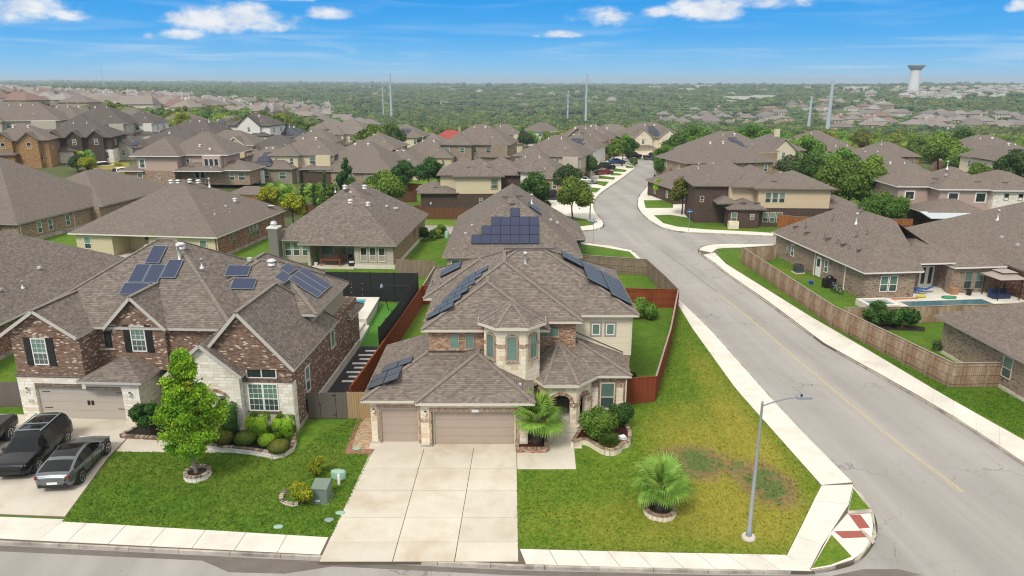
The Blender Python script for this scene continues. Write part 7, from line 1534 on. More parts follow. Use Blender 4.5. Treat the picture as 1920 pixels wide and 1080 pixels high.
for k in range(2):
    b_ = empty('bicycle', Rw(-1.2 - .2 * k, 3.2 - .9 * k), R(96 + 14 * k), ('dark bicycle leaning nearest the black grill', 'dark bicycle leaning nearest the house corner')[k], 'bicycle')
    for x in (-.52, .52):
        m_ = MB()
        for i in range(14): t = 2 * math.pi * i / 14; t2 = 2 * math.pi * (i + 1) / 14; m_.bar((x + .34 * math.cos(t), 0, .34 + .34 * math.sin(t)), (x + .34 * math.cos(t2), 0, .34 + .34 * math.sin(t2)), .04)
        for i in range(6): t = math.pi * i / 6; m_.bar((x - .33 * math.cos(t), 0, .34 - .33 * math.sin(t)), (x + .33 * math.cos(t), 0, .34 + .33 * math.sin(t)), .008)
        m_.build('wheel', RUBBER, b_)
    m_ = MB(); P_ = {'r': (-.52, 0, .34), 'b': (-.08, 0, .32), 's': (-.2, 0, .85), 'h': (.38, 0, .85), 'f': (.52, 0, .34)}
    for a, c in ('rb', 'rs', 'bs', 'sh', 'bh', 'hf'): m_.tube(P_[a], P_[c], .018, n=5)
    m_.build('frame', GALV, b_); MB().box(-.32, -.06, .88, -.08, .06, .93).build('saddle', BLACK, b_); MB().bar((.40, -.28, .98), (.40, .28, .98), .03).build('handlebar', BLACK, b_)
tag(MB().lathe([(.18, 0), (.24, .32), (.25, .34)], 10).build('bucket', plain('plastic_blue', (.01, .06, .45), .4), None, loc=Rw(-2.2, 6.0)), 'small blue bucket on the grass near the grill', 'bucket')
sp = empty('hot_tub', Rw(-.1, -2.6), R(6), 'raised white spa at the corner of the brick patio house', 'hot tub'); MB().box(-1.5, -1.2, 0, -1.2, 1.2, .6).box(1.2, -1.2, 0, 1.5, 1.2, .6).box(-1.2, -1.2, 0, 1.2, -.9, .6).box(-1.2, .9, 0, 1.2, 1.2, .6).build('rim', CONC_W, sp); MB().box(-1.2, -.9, 0, 1.2, .9, .42).build('water', WATER_D, sp)
pq = empty('swimming_pool', Rw(7.0, -2.45), R(6), 'narrow swimming pool in front of the patio across the street', 'pool'); MB().box(-4.4, -1.3, 0, 4.8, -1.05, .16).box(-4.4, 1.05, 0, 4.8, 1.3, .16).box(-4.4, -1.05, 0, -4.15, 1.05, .16).box(4.55, -1.05, 0, 4.8, 1.05, .16).build('coping', CONC_W, pq); MB().box(-4.15, -1.05, 0, 4.55, 1.05, .125).build('pool_water', WATER_D, pq)
LB = plain('fabric_blue', (.03, .12, .42), .7)
for k in range(2):
    q_ = empty('lounge_chair', Rw(6.5 + .9 * k, 1.2 + .4 * k, .1), R(-50 + 20 * k), ('blue folding lounger on the patio, nearest the pool', 'blue folding lounger on the patio, nearest the wall')[k], 'lounger')
    MB().box(-.9, -.3, .32, .3, .3, .36).build('seat', LB, q_); MB().obox((.6, 0, .55), (.8, 0, .6), (0, 1, 0), (-.6, 0, .8), .45, .3, .02).build('backrest', LB, q_)
    for x in (-.8, .2):
        for yy in (-.28, .28): MB().tube((x, yy, 0), (x, yy, .33), .02, n=5).build('leg', WHITE, q_)
kx = MB().lathe([(.05, .0), (.45, .08), (.5, .2), (.35, .24)], 14, sy=.45); tag(kx.build('kayak_float', plain('plastic_yellow', (.6, .55, .02), .4), None, loc=Rw(6.0, -.2, .1)), 'yellow pool float on the patio', 'pool float')
tag(MB().lathe([(.1, .0), (.7, .05), (.75, .16), (.1, .2)], 16, sy=.5).build('paddling_pool', plain('plastic_green', (.01, .28, .13), .4), None, loc=Rw(8.6, -.7, .1)), 'green upturned shell on the patio', 'paddling pool')
tag(MB().box(-.35, -.3, 0, .35, .3, .65).box(-.36, -.04, .3, .36, .04, .66).build('cardboard_box', plain('cardboard', (.36, .2, .1), .8), None, loc=Rw(10.0, .6, .1), rz=R(8)), 'brown cardboard box by the patio pillar', 'box')
tag(MB().lathe([(.22, 0), (.28, .55), (.3, .58)], 12).build('bin', BLACK, None, loc=Rw(11.3, .1, .1)), 'black bin on the patio near the gazebo', 'bin')
tag(MB().box(-1.3, -.2, 0, 1.3, .2, .06).build('paddle_board', plain('board_orange', (.45, .2, .1), .5), None, loc=Rw(4.1, -.5, .1), rz=R(6)), 'orange-brown board lying on the pool deck', 'board')
gz = empty('gazebo', Rw(13.9, -.9, .05), R(4), 'small patio gazebo with a tiered beige metal roof at the right edge', 'gazebo')
for sx in (-1, 1):
    for sy in (-1, 1): MB().tube((sx * 1.1, sy * 1.1, 0), (sx * 1.1, sy * 1.1, 2.2), .05, n=6).build('post', BLACK, gz)
GZM = plain('gazebo_roof', (.33, .28, .25), .5)
def pyr(a, z0, b2, z1): return MB().add([(-a, -a, z0), (a, -a, z0), (a, a, z0), (-a, a, z0), (-b2, -b2, z1), (b2, -b2, z1), (b2, b2, z1), (-b2, b2, z1)], [(0, 3, 2, 1), (4, 5, 6, 7), (0, 1, 5, 4), (1, 2, 6, 5), (2, 3, 7, 6), (3, 0, 4, 7)])
pyr(1.45, 2.2, .6, 2.6).build('roof', GZM, gz); pyr(.8, 2.72, .35, 2.9).build('top_roof', GZM, gz); MB().box(-.55, -.55, 2.58, .55, .55, 2.74).build('vent_frame', BLACK, gz)
sf = empty('outdoor_sofa', Rw(13.6, -1.1, .1), R(4), 'dark blue outdoor seat under the small gazebo', 'sofa'); MB().box(-.9, -.4, 0, .9, .4, .42).build('seat', plain('fabric_navy', (.015, .03, .09), .7), sf); MB().box(-.9, .3, .42, .9, .45, .85).build('backrest', plain('fabric_navy', (0, 0, 0)), sf)
tag(MB().bar((0, 0, .12), (3.4, -2.2, .12), .14, .12).build('timber_plank', plain('timber_new', (.52, .36, .17), .7), None, loc=(*G(1640, 590), 0)), 'long new timber plank lying on the grass behind the street fence', 'plank')
# ------------------------------------------------------------------ people far up the back street
def person(loc, rz, label, shirt, legs, ph):
    e = empty('person', loc, rz, label, 'person')
    V = [(0, 0, .95), (0, 0, 1.2), (0, .02, 1.42), (0, .03, 1.53), (0, .04, 1.64), (0, .04, 1.74),
         (.10, 0, .90), (.12, .12 * ph, .5), (.12, .02 * ph, .08), (.12, .16, .04), (-.10, 0, .90), (-.12, -.05 * ph, .5), (-.12, -.22 * ph, .1), (-.12, -.06, .05),
         (.19, .02, 1.40), (.25, -.06, 1.13), (.25, .08, .92), (-.19, .02, 1.40), (-.25, .06, 1.13), (-.25, .18, .95)]
    E2 = [(0, 1), (1, 2), (2, 3), (3, 4), (4, 5), (0, 6), (6, 7), (7, 8), (8, 9), (0, 10), (10, 11), (11, 12), (12, 13), (2, 14), (14, 15), (15, 16), (2, 17), (17, 18), (18, 19)]
    rad = [.15, .14, .15, .055, .10, .09, .095, .065, .045, .04, .095, .065, .045, .04, .06, .045, .035, .06, .045, .035]
    me = bpy.data.meshes.new('body'); me.from_pydata(V, E2, []); o = link('body', me, e)
    md = o.modifiers.new('skin', 'SKIN'); sv = me.skin_vertices[0].data
    for i, r in enumerate(rad): sv[i].radius = (r, r * (.75 if i < 3 else 1))
    sv[0].use_root = True; ss = o.modifiers.new('s', 'SUBSURF'); ss.levels = 1; ss.render_levels = 2
    me.materials.append(shirt)
    MB().lathe([(.13, 1.25), (.19, 1.0)] and [(.17, .52), (.165, .95), (.15, 1.0)], 10, sy=.8).build('shorts', legs, e)
    MB().lathe([(.03, 1.84), (.09, 1.80), (.11, 1.73), (.105, 1.68)][::-1], 10, (0, .03, 0)).build('hair', BARK_D, e)
SK = plain('skin', (.42, .26, .18), .6)
x, y = G(1227, 341); person((x, y, .02), R(20), 'person in dark clothes walking on the back street kerb, left of two', plain('cloth_dark', (.03, .04, .07), .8), plain('cloth_black', (.015, .015, .02), .8), 1)
x, y = G(1232, 336); person((x, y, .02), R(10), 'person in a blue shirt walking on the back street kerb, right of two', plain('cloth_blue', (.06, .16, .4), .8), plain('cloth_black', (0, 0, 0)), -1)
# ------------------------------------------------------------------ pylons, wires, water tower, mast
PYL = plain('pylon_steel', (.44, .50, .54), .5, .1)
def pylon(px, D, top_py, base_w, label, arms=3, frame=False):
    x, y = A(px, D); zt = CAM_H - D * math.tan(PITCH + math.atan((top_py - 540) / FPX)); zb = terr(x, y) - 1; h = zt - zb
    e = empty('power_pylon', (x, y, zb), R(8), label, 'pylon', 'steel power pylons')
    MB().lathe([(base_w * .62, 0), (base_w * .34, h)], 12).build('pole', PYL, e)
    tips = []
    for k in range(arms):
        z = h * (.58 + .145 * k); a = base_w * 1.2 + .6
        m_ = MB().bar((-a, 0, z), (a, 0, z), .42); m_.build('crossarm', PYL, e)
        for sx in (-1, 1): MB().tube((sx * a, 0, z), (sx * a, 0, z - 1.0), .10, n=5).build('insulator', GALV, e); tips.append((x + sx * a, y, zb + z - 1.0))
    if frame: MB().bar((-2.2, 0, h - .2), (2.2, 0, h - .2), .3).build('top_frame', PYL, e)
    return tips
t1 = pylon(1555, 500, 150, 2.6, 'tallest steel pylon, right-hand one of the nearer pair')
t1b = pylon(1519, 520, 181, 2.0, 'shorter steel pylon with a framed top just left of the tallest one', 3, True)
t2 = pylon(1099, 660, 138, 2.0, 'tall steel pylon right of the centre of the horizon'); t2b = pylon(1065, 700, 170, 1.4, 'shorter steel pylon just left of the centre-right tall one')
t3 = pylon(733, 790, 138, 2.2, 'tall steel pylon left of centre on the horizon'); t3b = pylon(718, 820, 160, 1.4, 'shorter steel pylon just left of the left-of-centre tall one')
WIRE = plain('wire_aluminium', (.42, .46, .46), .4, .3)
def wire(a, c, sag=7, lab=''):
    m_ = MB(); pr_ = a; n = 14
    for i in range(1, n + 1): t = i / n; p = (a[0] + (c[0] - a[0]) * t, a[1] + (c[1] - a[1]) * t, a[2] + (c[2] - a[2]) * t - sag * 4 * t * (1 - t)); m_.tube(pr_, p, .055, n=4, cap=False); pr_ = p
    tag(m_.build('power_line', WIRE), 'thin power line ' + lab, 'power line', 'power lines between the pylons')
for A_, B2, lb in ((t1, t2, 'between the right and centre tall pylons'), (t2, t3, 'between the centre and left tall pylons'), (t1b, t2b, 'between the right and centre shorter pylons'), (t2b, t3b, 'between the centre and left shorter pylons')):
    for i in (0, 2, 4, 5): wire(A_[i], B2[i], lab=lb)
for i in (0, 2, 4): wire(t1[i], (t1[i][0] + 300, t1[i][1] - 110, t1[i][2] - 4), lab=('lowest', '', 'middle', '', 'topmost')[i] + ' of three running right from the tallest pylon'); wire(t3[i], (t3[i][0] - 330, t3[i][1] + 260, t3[i][2] - 6), lab=('lowest', '', 'middle', '', 'topmost')[i] + ' of three running left from the left tall pylon')
x, y = A(1711, 1400); zb = terr(x, y); k_ = 1400 / FPX
zt = CAM_H - 1400 * math.tan(PITCH + math.atan((122 - 540) / FPX)); e = empty('water_tower', (x, y, zb), 0, 'white flared water tower with a gray top on the far right hill', 'water tower'); hh_ = zt - zb
MB().lathe([(9.6 * k_, 0), (9.0 * k_, hh_ * .3), (8.4 * k_, hh_ * .82)], 24).build('shaft', plain('tower_white', (.66, .67, .66), .6), e); MB().lathe([(8.4 * k_, hh_ * .82), (14.5 * k_, hh_ * .97), (14.8 * k_, hh_), (6 * k_, hh_ * 1.005)], 24).build('bowl', plain('tower_gray', (.20, .215, .21), .6), e)
x, y = A(196, 1900); zt = CAM_H - 1900 * math.tan(PITCH + math.atan((119 - 540) / FPX)); zb = terr(x, y); m_ = MB().lathe([(1.3, 0), (.9, (zt - zb) * .5), (.3, zt - zb)], 6); m_.build('mast', PYL, empty('radio_mast', (x, y, zb), 0, 'thin radio mast on the horizon at left', 'mast'))
x, y = A(184, 2200); zt = CAM_H - 2200 * math.tan(PITCH + math.atan((138 - 540) / FPX)); zb = terr(x, y); m_ = MB().lathe([(1.0, 0), (.3, zt - zb)], 6); m_.build('mast', PYL, empty('radio_mast', (x, y, zb), 0, 'shorter faint radio mast left of the thin tall mast', 'mast'))
# ------------------------------------------------------------------ foliage
def leaf_mesh(name, P_, N_, size, mat, shade, r_, elong=1.4, core=None, csh=None):
    """one quad per leaf cluster"""
    n = len(P_); rs = np.random.RandomState(r_)
    N_ = N_ + rs.normal(0, .55, N_.shape); N_ /= np.linalg.norm(N_, axis=1)[:, None] + 1e-9
    T = np.cross(N_, rs.normal(0, 1, N_.shape)); T /= np.linalg.norm(T, axis=1)[:, None] + 1e-9; Bt = np.cross(N_, T)
    s = (size * rs.uniform(.6, 1.3, n))[:, None]
    q = np.stack([P_ - T * s * elong * .5, P_ - Bt * s * .42, P_ + T * s * elong * .5, P_ + Bt * s * .42], 1)
    q[:, 1] += N_ * s * .12; q[:, 3] += N_ * s * .12
    v = q.reshape(-1, 3); nv = len(v); nf = n
    cv = np.zeros((0, 3)); cf = np.zeros((0, 4), int)
    if core is not None: cv, cf = core
    me = bpy.data.meshes.new(name); me.vertices.add(nv + len(cv)); me.vertices.foreach_set('co', np.concatenate([v, cv]).astype(np.float32).ravel())
    tf = nf + len(cf); me.loops.add(tf * 4); me.polygons.add(tf)
    li = np.concatenate([np.arange(nv), (cf + nv).ravel()]).astype(np.int32); me.loops.foreach_set('vertex_index', li)
    me.polygons.foreach_set('loop_start', (np.arange(tf) * 4).astype(np.int32)); me.materials.append(mat); me.update(calc_edges=True)
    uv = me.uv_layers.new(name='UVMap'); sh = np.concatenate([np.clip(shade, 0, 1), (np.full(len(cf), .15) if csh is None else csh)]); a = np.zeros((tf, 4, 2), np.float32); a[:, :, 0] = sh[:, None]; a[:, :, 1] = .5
    uv.data.foreach_set('uv', a.ravel()); return me
def lobes(rs, rx, rz, k, kind):
    L_ = []
    for i in range(k):
        if kind == 'cone': t = (i + .5) / k; r_ = (1 - t) ** .8 * .75; a = rs.uniform(0, 6.28); L_.append(((rx * r_ * math.cos(a) * .8, rx * r_ * math.sin(a) * .8, rz * 2 * (t * .86 + .05)), max(.25, (1 - t * .8)) * rx * .50))
        elif kind == 'col': t = (i + .5) / k; L_.append(((rx * .15 * rs.normal(), rx * .15 * rs.normal(), rz * 2 * t), rx * .8))
        else:
            a = rs.uniform(0, 6.28); c = rs.uniform(-.55, 1); r_ = math.sqrt(1 - c * c); f = rs.uniform(.45, .72)
            L_.append(((rx * f * r_ * math.cos(a), rx * f * r_ * math.sin(a), rz + rz * f * c), rx * rs.uniform(.30, .50)))
    return L_
def crown(name, rx, rz, n, size, mat, seed, kind='round', k=9, flat=.85, core=True, cr_r=.70, lsh=.16, csm=False):
    rs = np.random.RandomState(seed); Ls = lobes(rs, rx, rz, k, kind)
    w_ = np.array([l[1] ** 2 for l in Ls]); w_ /= w_.sum(); idx = rs.choice(len(Ls), n, p=w_)
    C = np.array([l[0] for l in Ls])[idx]; Rr_ = np.array([l[1] for l in Ls])[idx]
    d = rs.normal(0, 1, (n, 3)); d /= np.linalg.norm(d, axis=1)[:, None]
    rad = Rr_ * (rs.uniform(.62, 1.08, n) + (rs.rand(n) < .06) * rs.uniform(0, .35, n)); P_ = C + d * rad[:, None] * np.array([1, 1, flat])
    P_[:, 2] = np.maximum(P_[:, 2], size * .3)
    lob = np.array([rs.normal() for _ in Ls]); sh = .45 + .22 * rs.normal(0, 1, n) + lsh * lob[idx]
    cr = None
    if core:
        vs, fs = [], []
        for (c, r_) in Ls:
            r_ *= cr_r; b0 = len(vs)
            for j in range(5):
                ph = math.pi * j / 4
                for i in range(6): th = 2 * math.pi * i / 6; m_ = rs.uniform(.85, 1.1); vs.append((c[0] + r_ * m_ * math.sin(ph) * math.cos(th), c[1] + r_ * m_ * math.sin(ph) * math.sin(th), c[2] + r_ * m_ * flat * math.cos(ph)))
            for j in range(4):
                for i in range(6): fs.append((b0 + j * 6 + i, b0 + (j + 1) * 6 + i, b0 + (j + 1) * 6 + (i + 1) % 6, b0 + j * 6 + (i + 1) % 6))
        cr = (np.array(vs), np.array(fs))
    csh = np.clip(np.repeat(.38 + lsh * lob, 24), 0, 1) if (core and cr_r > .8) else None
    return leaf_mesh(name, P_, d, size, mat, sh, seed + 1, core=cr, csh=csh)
def trunk(name, h, r, seed, top=.5, limbs=5, mat=BARK, spread=1.0):
    r_ = random.Random(seed); m_ = MB(); p = Vector((0, 0, -.1)); n = 5; rr = r; pts = [p.copy()]
    for i in range(n): p = p + Vector((r_.uniform(-.04, .04) * h, r_.uniform(-.04, .04) * h, h / n)); pts.append(p.copy())
    for i in range(n): m_.tube(pts[i], pts[i + 1], r * (1.25 if i == 0 else 1 - .12 * i), r * (1 - .12 * (i + 1)), 8, cap=False)
    for i in range(limbs):
        a = 2 * math.pi * i / limbs + r_.uniform(-.3, .3); s = pts[3 + (i % 3)] if i % 3 < 3 else pts[-1]; e1 = s + Vector((math.cos(a) * spread * .5, math.sin(a) * spread * .5, spread * .6)); e2 = e1 + Vector((math.cos(a) * spread * .5, math.sin(a) * spread * .5, spread * .5))
        m_.tube(s, e1, r * .45, r * .3, 6, cap=False); m_.tube(e1, e2, r * .3, r * .12, 6, cap=False)
    return m_.mesh(name, mat)
def tree(name, loc, label, crown_me, trunk_me, cz, cat='tree', group=None, sc_=1.0, rz=0, sz=None):
    e = empty(name, loc, rz, label, cat, group); e.scale = (sc_, sc_, sz or sc_)
    link('trunk', trunk_me, e); link('crown', crown_me, e, (0, 0, cz)); return e
def Gt(px, py): x, y = G(px, py); return (x, y, 0)
# the bright near tree: ascending sprays
def sprays(name, h, rx, n, size, mat, seed):
    rs = np.random.RandomState(seed); P_ = []; D_ = []; S_ = []
    nb = 95
    for i in range(nb):
        t = rs.uniform(0, 1) ** .85; z0 = h * (.02 + .80 * t); a = rs.uniform(0, 6.283); ext = rx * (1.0 - t * .88) * rs.uniform(.6, 1.1) * (1.0 if t > .1 else .85); up = ext * rs.uniform(.25, .75)
        b0 = np.array([0, 0, z0]); tip = np.array([math.cos(a) * ext, math.sin(a) * ext, z0 + up]); m = int(n / nb); u = rs.uniform(.15, 1.0, m) ** .7
        w_ = (.16 + .26 * ext * .45) * (1.1 - .6 * u); off = rs.normal(0, 1, (m, 3)) * w_[:, None] * np.array([.8, .8, .55])
        P_.append(b0 + (tip - b0) * u[:, None] + off); D_.append(off + np.array([math.cos(a), math.sin(a), .8]) * .2); S_.append(np.full(m, .38 + .2 * rs.normal()) + .2 * rs.normal(0, 1, m))
    return leaf_mesh(name, np.concatenate(P_), np.concatenate(D_), size, mat, np.concatenate(S_), seed)
bt = sprays('crown', 7.3, 2.15, 60000, .10, LF_BRIGHT, 5)
e = tree('ornamental_tree', Gt(370, 893), 'bright green young tree in a brick ring on the left lawn', bt, trunk('trunk', 5.6, .10, 3, limbs=6, mat=BARK, spread=1.0), 1.15)
yt = sprays('foliage', 7.0, 1.9, 1200, .14, LF_YEL, 15); link('yellow_foliage', yt, e, (0, 0, 1.2))
# generic crowns
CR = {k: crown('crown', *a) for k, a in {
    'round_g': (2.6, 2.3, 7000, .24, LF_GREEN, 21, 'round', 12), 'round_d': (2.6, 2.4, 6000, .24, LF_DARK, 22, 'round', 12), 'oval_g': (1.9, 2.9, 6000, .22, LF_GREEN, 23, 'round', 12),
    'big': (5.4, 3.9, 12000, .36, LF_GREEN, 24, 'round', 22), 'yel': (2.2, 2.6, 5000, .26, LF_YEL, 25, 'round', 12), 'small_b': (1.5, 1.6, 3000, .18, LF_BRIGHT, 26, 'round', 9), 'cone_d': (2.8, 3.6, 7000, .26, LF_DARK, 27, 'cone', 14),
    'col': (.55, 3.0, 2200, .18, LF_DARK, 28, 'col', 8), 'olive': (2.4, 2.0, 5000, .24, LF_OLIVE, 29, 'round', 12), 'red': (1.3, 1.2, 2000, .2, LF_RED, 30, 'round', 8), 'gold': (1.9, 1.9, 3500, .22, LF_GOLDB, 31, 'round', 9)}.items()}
TK = trunk('trunk', 3.0, .13, 4, limbs=5, mat=BARK_D, spread=1.2); TKB = trunk('trunk', 4.0, .3, 6, limbs=7, mat=BARK_D, spread=2.5); TKS = trunk('trunk', 1.8, .06, 8, limbs=4, mat=BARK, spread=.6)
def T(px, D, kind, label, s=1.0, cz=1.6, tk=None, name='tree', gnd=None, sz=None):
    x, y = A(px, D) if gnd is None else G(px, gnd)
    return tree(name, (x, y, terr(x, y)), label, CR[kind], tk or TK, cz, 'tree', None, s, rnd.uniform(0, 6), sz)
T(1075, 0, 'round_g', 'rounded green tree on the corner lawn left of the back street', 1.22, 1.1, gnd=414)
T(1000, 0, 'round_d', 'round dark green tree behind the solar-roofed house', 1.25, .8, gnd=408)
T(722, 119, 'round_g', 'round green tree behind the brown pyramid roof', 1.3, .6)
T(652, 131, 'cone_d', 'dark green conical tree in front of the enormous plain brown roof', 1.0, .9)
T(690, 128, 'olive', 'small gray-green tree right of the dark conical tree', .8, .6)
T(553, 104, 'yel', 'tall yellow-green tree at the corner of the cream house roof', 1.0, .5); T(508, 112, 'yel', 'yellow-green tree behind the cream house, left of the taller one', .95, .7)
T(620, 116, 'oval_g', 'bright bushy tree between the slender cypresses and the brown roof', .9, .3)
for px, D, lab in ((571, 114, 'slender dark cypress, leftmost of three behind the brown pyramid roof'), (592, 113, 'slender dark cypress, middle one of three, short'), (613, 115, 'slender dark cypress, tallest of three, next to the pyramid roof')): T(px, D, 'col', lab, .7, .1, TKS, 'cypress_tree', sz=1.15 if px > 600 else .85)
T(758, 136, 'round_d', 'dark round tree left of the fan-shaped palm and orange fence', 1.15, .8); T(806, 142, 'round_d', 'wide dark tree behind the orange fence', 1.15, .8); T(862, 150, 'olive', 'bushy olive-green tree right of the pale palm', .9, .8)
T(986, 232, 'olive', 'olive-brown round tree before the cream two-storey house', 1.35, .8)
T(1278, 0, 'gold', 'yellow-green young tree on the lawn of the tan stucco house', 1.15, 1.2, gnd=402); T(1312, 0, 'small_b', 'small bright staked tree by the tan stucco house corner', .8, .8, TKS, gnd=408)
T(1588, 118, 'big', 'big round green tree right of the tan stucco house', 1.05, .3, TKB); T(1655, 104, 'big', 'lighter green spreading tree between the big round tree and the patio house roof', .62, .6, TKB)
T(1520, 128, 'round_d', 'dark green tree behind the tan stucco house', 1.5, .8)
T(1253, 152, 'round_g', 'tree on the right verge of the back street, nearest the two walkers', 1.2, .8); T(1247, 172, 'round_g', 'tree on the right verge of the back street, behind the nearest one', 1.2, .8); T(1262, 190, 'round_d', 'dark tree by the end of the back street near the distant lamp', 1.4, .6); T(1275, 148, 'olive', 'gray-green tree against the brown roofs right of the back street', 1.1, .6); T(1237, 133, 'small_b', 'small thin tree beside the right walk of the back street', 1.0, .5, TKS)
T(1282, 140, 'red', 'dark red-leaved shrub tree on the right of the back street', 1.3, .4)
T(1166, 0, 'oval_g', 'tall green tree on the left of the back street near the blue car', 1.35, .7, gnd=311); T(1151, 0, 'oval_g', 'bright narrow tree left of the tall green one', 1.2, .7, gnd=313); T(1104, 0, 'round_d', 'dark tree in front of the silver sedan', .95, .5, gnd=336); T(1062, 0, 'olive', 'gray-green tree left of the back street beyond the round tree', 1.2, .8, gnd=370); T(1180, 200, 'round_d', 'dark tree by the blue-gray house', 1.1, .4)
T(1890, 142, 'round_d', 'dark green tree at the right edge below the stone house', 1.5, .6); T(1800, 165, 'round_g', 'green tree left of the brick and white stone house', 1.4, .4); T(1830, 140, 'round_g', 'tree in the yard above the dark roof at right', 1.2, .4)
T(1480, 150, 'olive', 'dark olive tree by the steep gabled house', 1.3, .4); T(168, 153, 'yel', 'golden shrubby tree in front of the dark three-gabled house', .9, -.6); T(150, 155, 'olive', 'fluffy olive shrub tree left of the golden one', .9, -.2)
T(700, 192, 'round_g', 'very large round tree left of the pale two-storey solar house', 2.2, 0); T(735, 196, 'round_d', 'large dark round tree right of the very large round one', 2.0, 0); T(800, 200, 'olive', 'spreading tree below the red roof', 1.4, .2); T(1120, 250, 'round_g', 'woodside tree behind the brown roofs of the back street', 1.8, 0)
for px, D, k_, s_, lab in ((1243, 158, 'oval_g', 1.3, 'bright green street tree on the right bend of the back street, second from its mouth'), (1266, 165, 'round_g', 1.25, 'full green tree between the back street and the farthest brown roofs'), (1300, 215, 'round_g', 1.9, 'large woodside tree right of the cul-de-sac'), (1500, 172, 'round_g', 1.8, 'large bright tree between the steep gabled house and the pylon houses'), (1565, 142, 'round_g', 1.7, 'bright tree left behind the big round tree'), (1625, 138, 'round_g', 1.5, 'green tree right behind the big round tree'), (1760, 176, 'round_g', 2.0, 'large tree in the woods edge above the pinkish house'), (1800, 186, 'round_d', 2.0, 'large dark tree in the woods edge right of the large bright one'), (1410, 205, 'round_g', 2.0, 'large tree directly behind the right-hand row of roofs'), (1285, 128, 'oval_g', .8, 'small rounded tree beside the yellow-green young tree')):
    T(px, D, k_, lab, s_, .4)
# shrubs
def shrub(loc, rx, rz, n, size, mat, label, seed, name='shrub', flat=.9, k=9, core=True, kind='round', par='foliage', stem=True):
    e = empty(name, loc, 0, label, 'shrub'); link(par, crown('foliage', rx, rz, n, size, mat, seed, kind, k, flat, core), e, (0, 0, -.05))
    if stem: MB().tube((0, 0, -.1), (0, 0, rz), .05, .02, 5).build('stem', BARK_D, e)
    return e
def ball(loc, rx, rz, n, size, mat, label, seed, box=False):
    """clipped shrub: leaves all over a smooth form"""
    rs = np.random.RandomState(seed); d = rs.normal(0, 1, (n, 3)); d /= np.linalg.norm(d, axis=1)[:, None]
    if box: d = np.sign(d) * np.abs(d) ** .45; d /= np.max(np.abs(d), axis=1)[:, None] ** .6
    P_ = d * rs.uniform(.9, 1.03, n)[:, None] * np.array([rx, rx, rz]) + np.array([0, 0, rz]); P_[:, 2] = np.maximum(P_[:, 2], .02)
    vs, fs = [], []
    for j in range(7):
        ph = math.pi * j / 6
        for i in range(10): th = 2 * math.pi * i / 10; vs.append((.88 * rx * math.sin(ph) * math.cos(th), .88 * rx * math.sin(ph) * math.sin(th), rz + .88 * rz * math.cos(ph)))
    for j in range(6):
        for i in range(10): fs.append((j * 10 + i, (j + 1) * 10 + i, (j + 1) * 10 + (i + 1) % 10, j * 10 + (i + 1) % 10))
    lump = np.array([mnoise.noise(Vector(p) * 2.2) for p in P_]); me = leaf_mesh('foliage', P_ * (1 + .05 * lump[:, None]), d, size, mat, .45 + .2 * rs.normal(0, 1, n) + .3 * lump, seed, core=(np.array(vs), np.array(fs)))
    e = empty('clipped_shrub', loc, 0, label, 'shrub'); link('foliage', me, e); MB().tube((0, 0, -.1), (0, 0, rz), .05, .03, 5).build('stem', BARK_D, e); return e
def B2(px, py, z=.25): x, y = G(px, py, z); return (x, y, z)
ball(B2(462, 832), .66, .40, 3500, .07, LF_GREEN, 'clipped round shrub in the mulch bed, left of three low balls', 41)
ball(B2(502, 836), .52, .38, 3000, .07, LF_BRIGHT, 'clipped round shrub in the mulch bed, middle of three low balls', 42)
ball(B2(524, 848), .62, .40, 3500, .07, LF_GOLDB, 'clipped olive-brown ball shrub at the curved tip of the mulch bed', 43)
ball(B2(421, 833), .55, .42, 3000, .07, LF_GOLDB, 'clipped brownish ball shrub left of the low green balls', 44)
ball(B2(487, 822), .60, .75, 4500, .08, LF_BRIGHT, 'clipped upright bright shrub under the twin window', 45, True); ball(B2(535, 818), .55, .62, 4200, .08, LF_BRIGHT, 'clipped upright bright shrub at the white stone corner', 46, True)
ball(B2(431, 812), .62, 1.0, 4500, .09, LF_DARK, 'tall dark clipped shrub by the white stone entry', 47, True)
shrub(B2(280, 812, .1), 1.0, 1.15, 5000, .11, LF_DARK, 'dark bushy shrub between the garage and the bright tree', 48)
shrub((*G(569, 945), .05), .72, .62, 3800, .09, LF_YEL, 'yellow-green shrub left of the transformer box', 49); shrub((*G(597, 893), .05), .55, .52, 2600, .09, LF_YEL, 'yellow-green shrub behind the transformer box', 50)
shrub((5.2, 38.95, .3), 1.3, .98, 9000, .10, LF_GREEN, 'wide green bush in the porch planter bed', 51); shrub((6.6, 40.5, .25), .9, .86, 4500, .09, LF_DARK, 'dark round bush below the tall window', 52)
shrub((11.9, 62.2, 0), 1.4, .85, 6000, .14, LF_GREEN, 'round bright bush inside the red-fenced back yard', 53)
shrub((32.0, 60.2, 0), 1.2, 1.1, 4500, .16, LF_DARK, 'bushy green shrub by the gray fence, left of a pair', 54); shrub((34.0, 59.4, 0), 1.25, .95, 4500, .16, LF_DARK, 'bushy green shrub by the gray fence, right of a pair', 55); shrub((34.0, 53.8, 0), .5, .45, 1500, .1, LF_OLIVE, 'small dark shrub at the corner of the nearest brick house', 56)
struct('mulch_patch', MB().prism([(31, 59.2), (35.6, 58.6), (36.2, 59.8), (33, 60.6)], -.1, .03), MULCH)
shrub((*G(803, 451), 0), 1.1, 1.2, 3500, .16, LF_DARK, 'dark round bush at the back corner of the beige house', 57); shrub((*G(826, 446), 0), 1.15, 1.0, 3500, .16, LF_GREEN, 'round green bush near the solar-roofed house', 58)
tag(MB().lathe([(.35, 0), (.3, .9), (.2, 1.0)], 10).build('utility_pedestal', TL, None, loc=(*G(838, 446), 0)), 'pale green utility pedestal beside the round green bush', 'utility box')
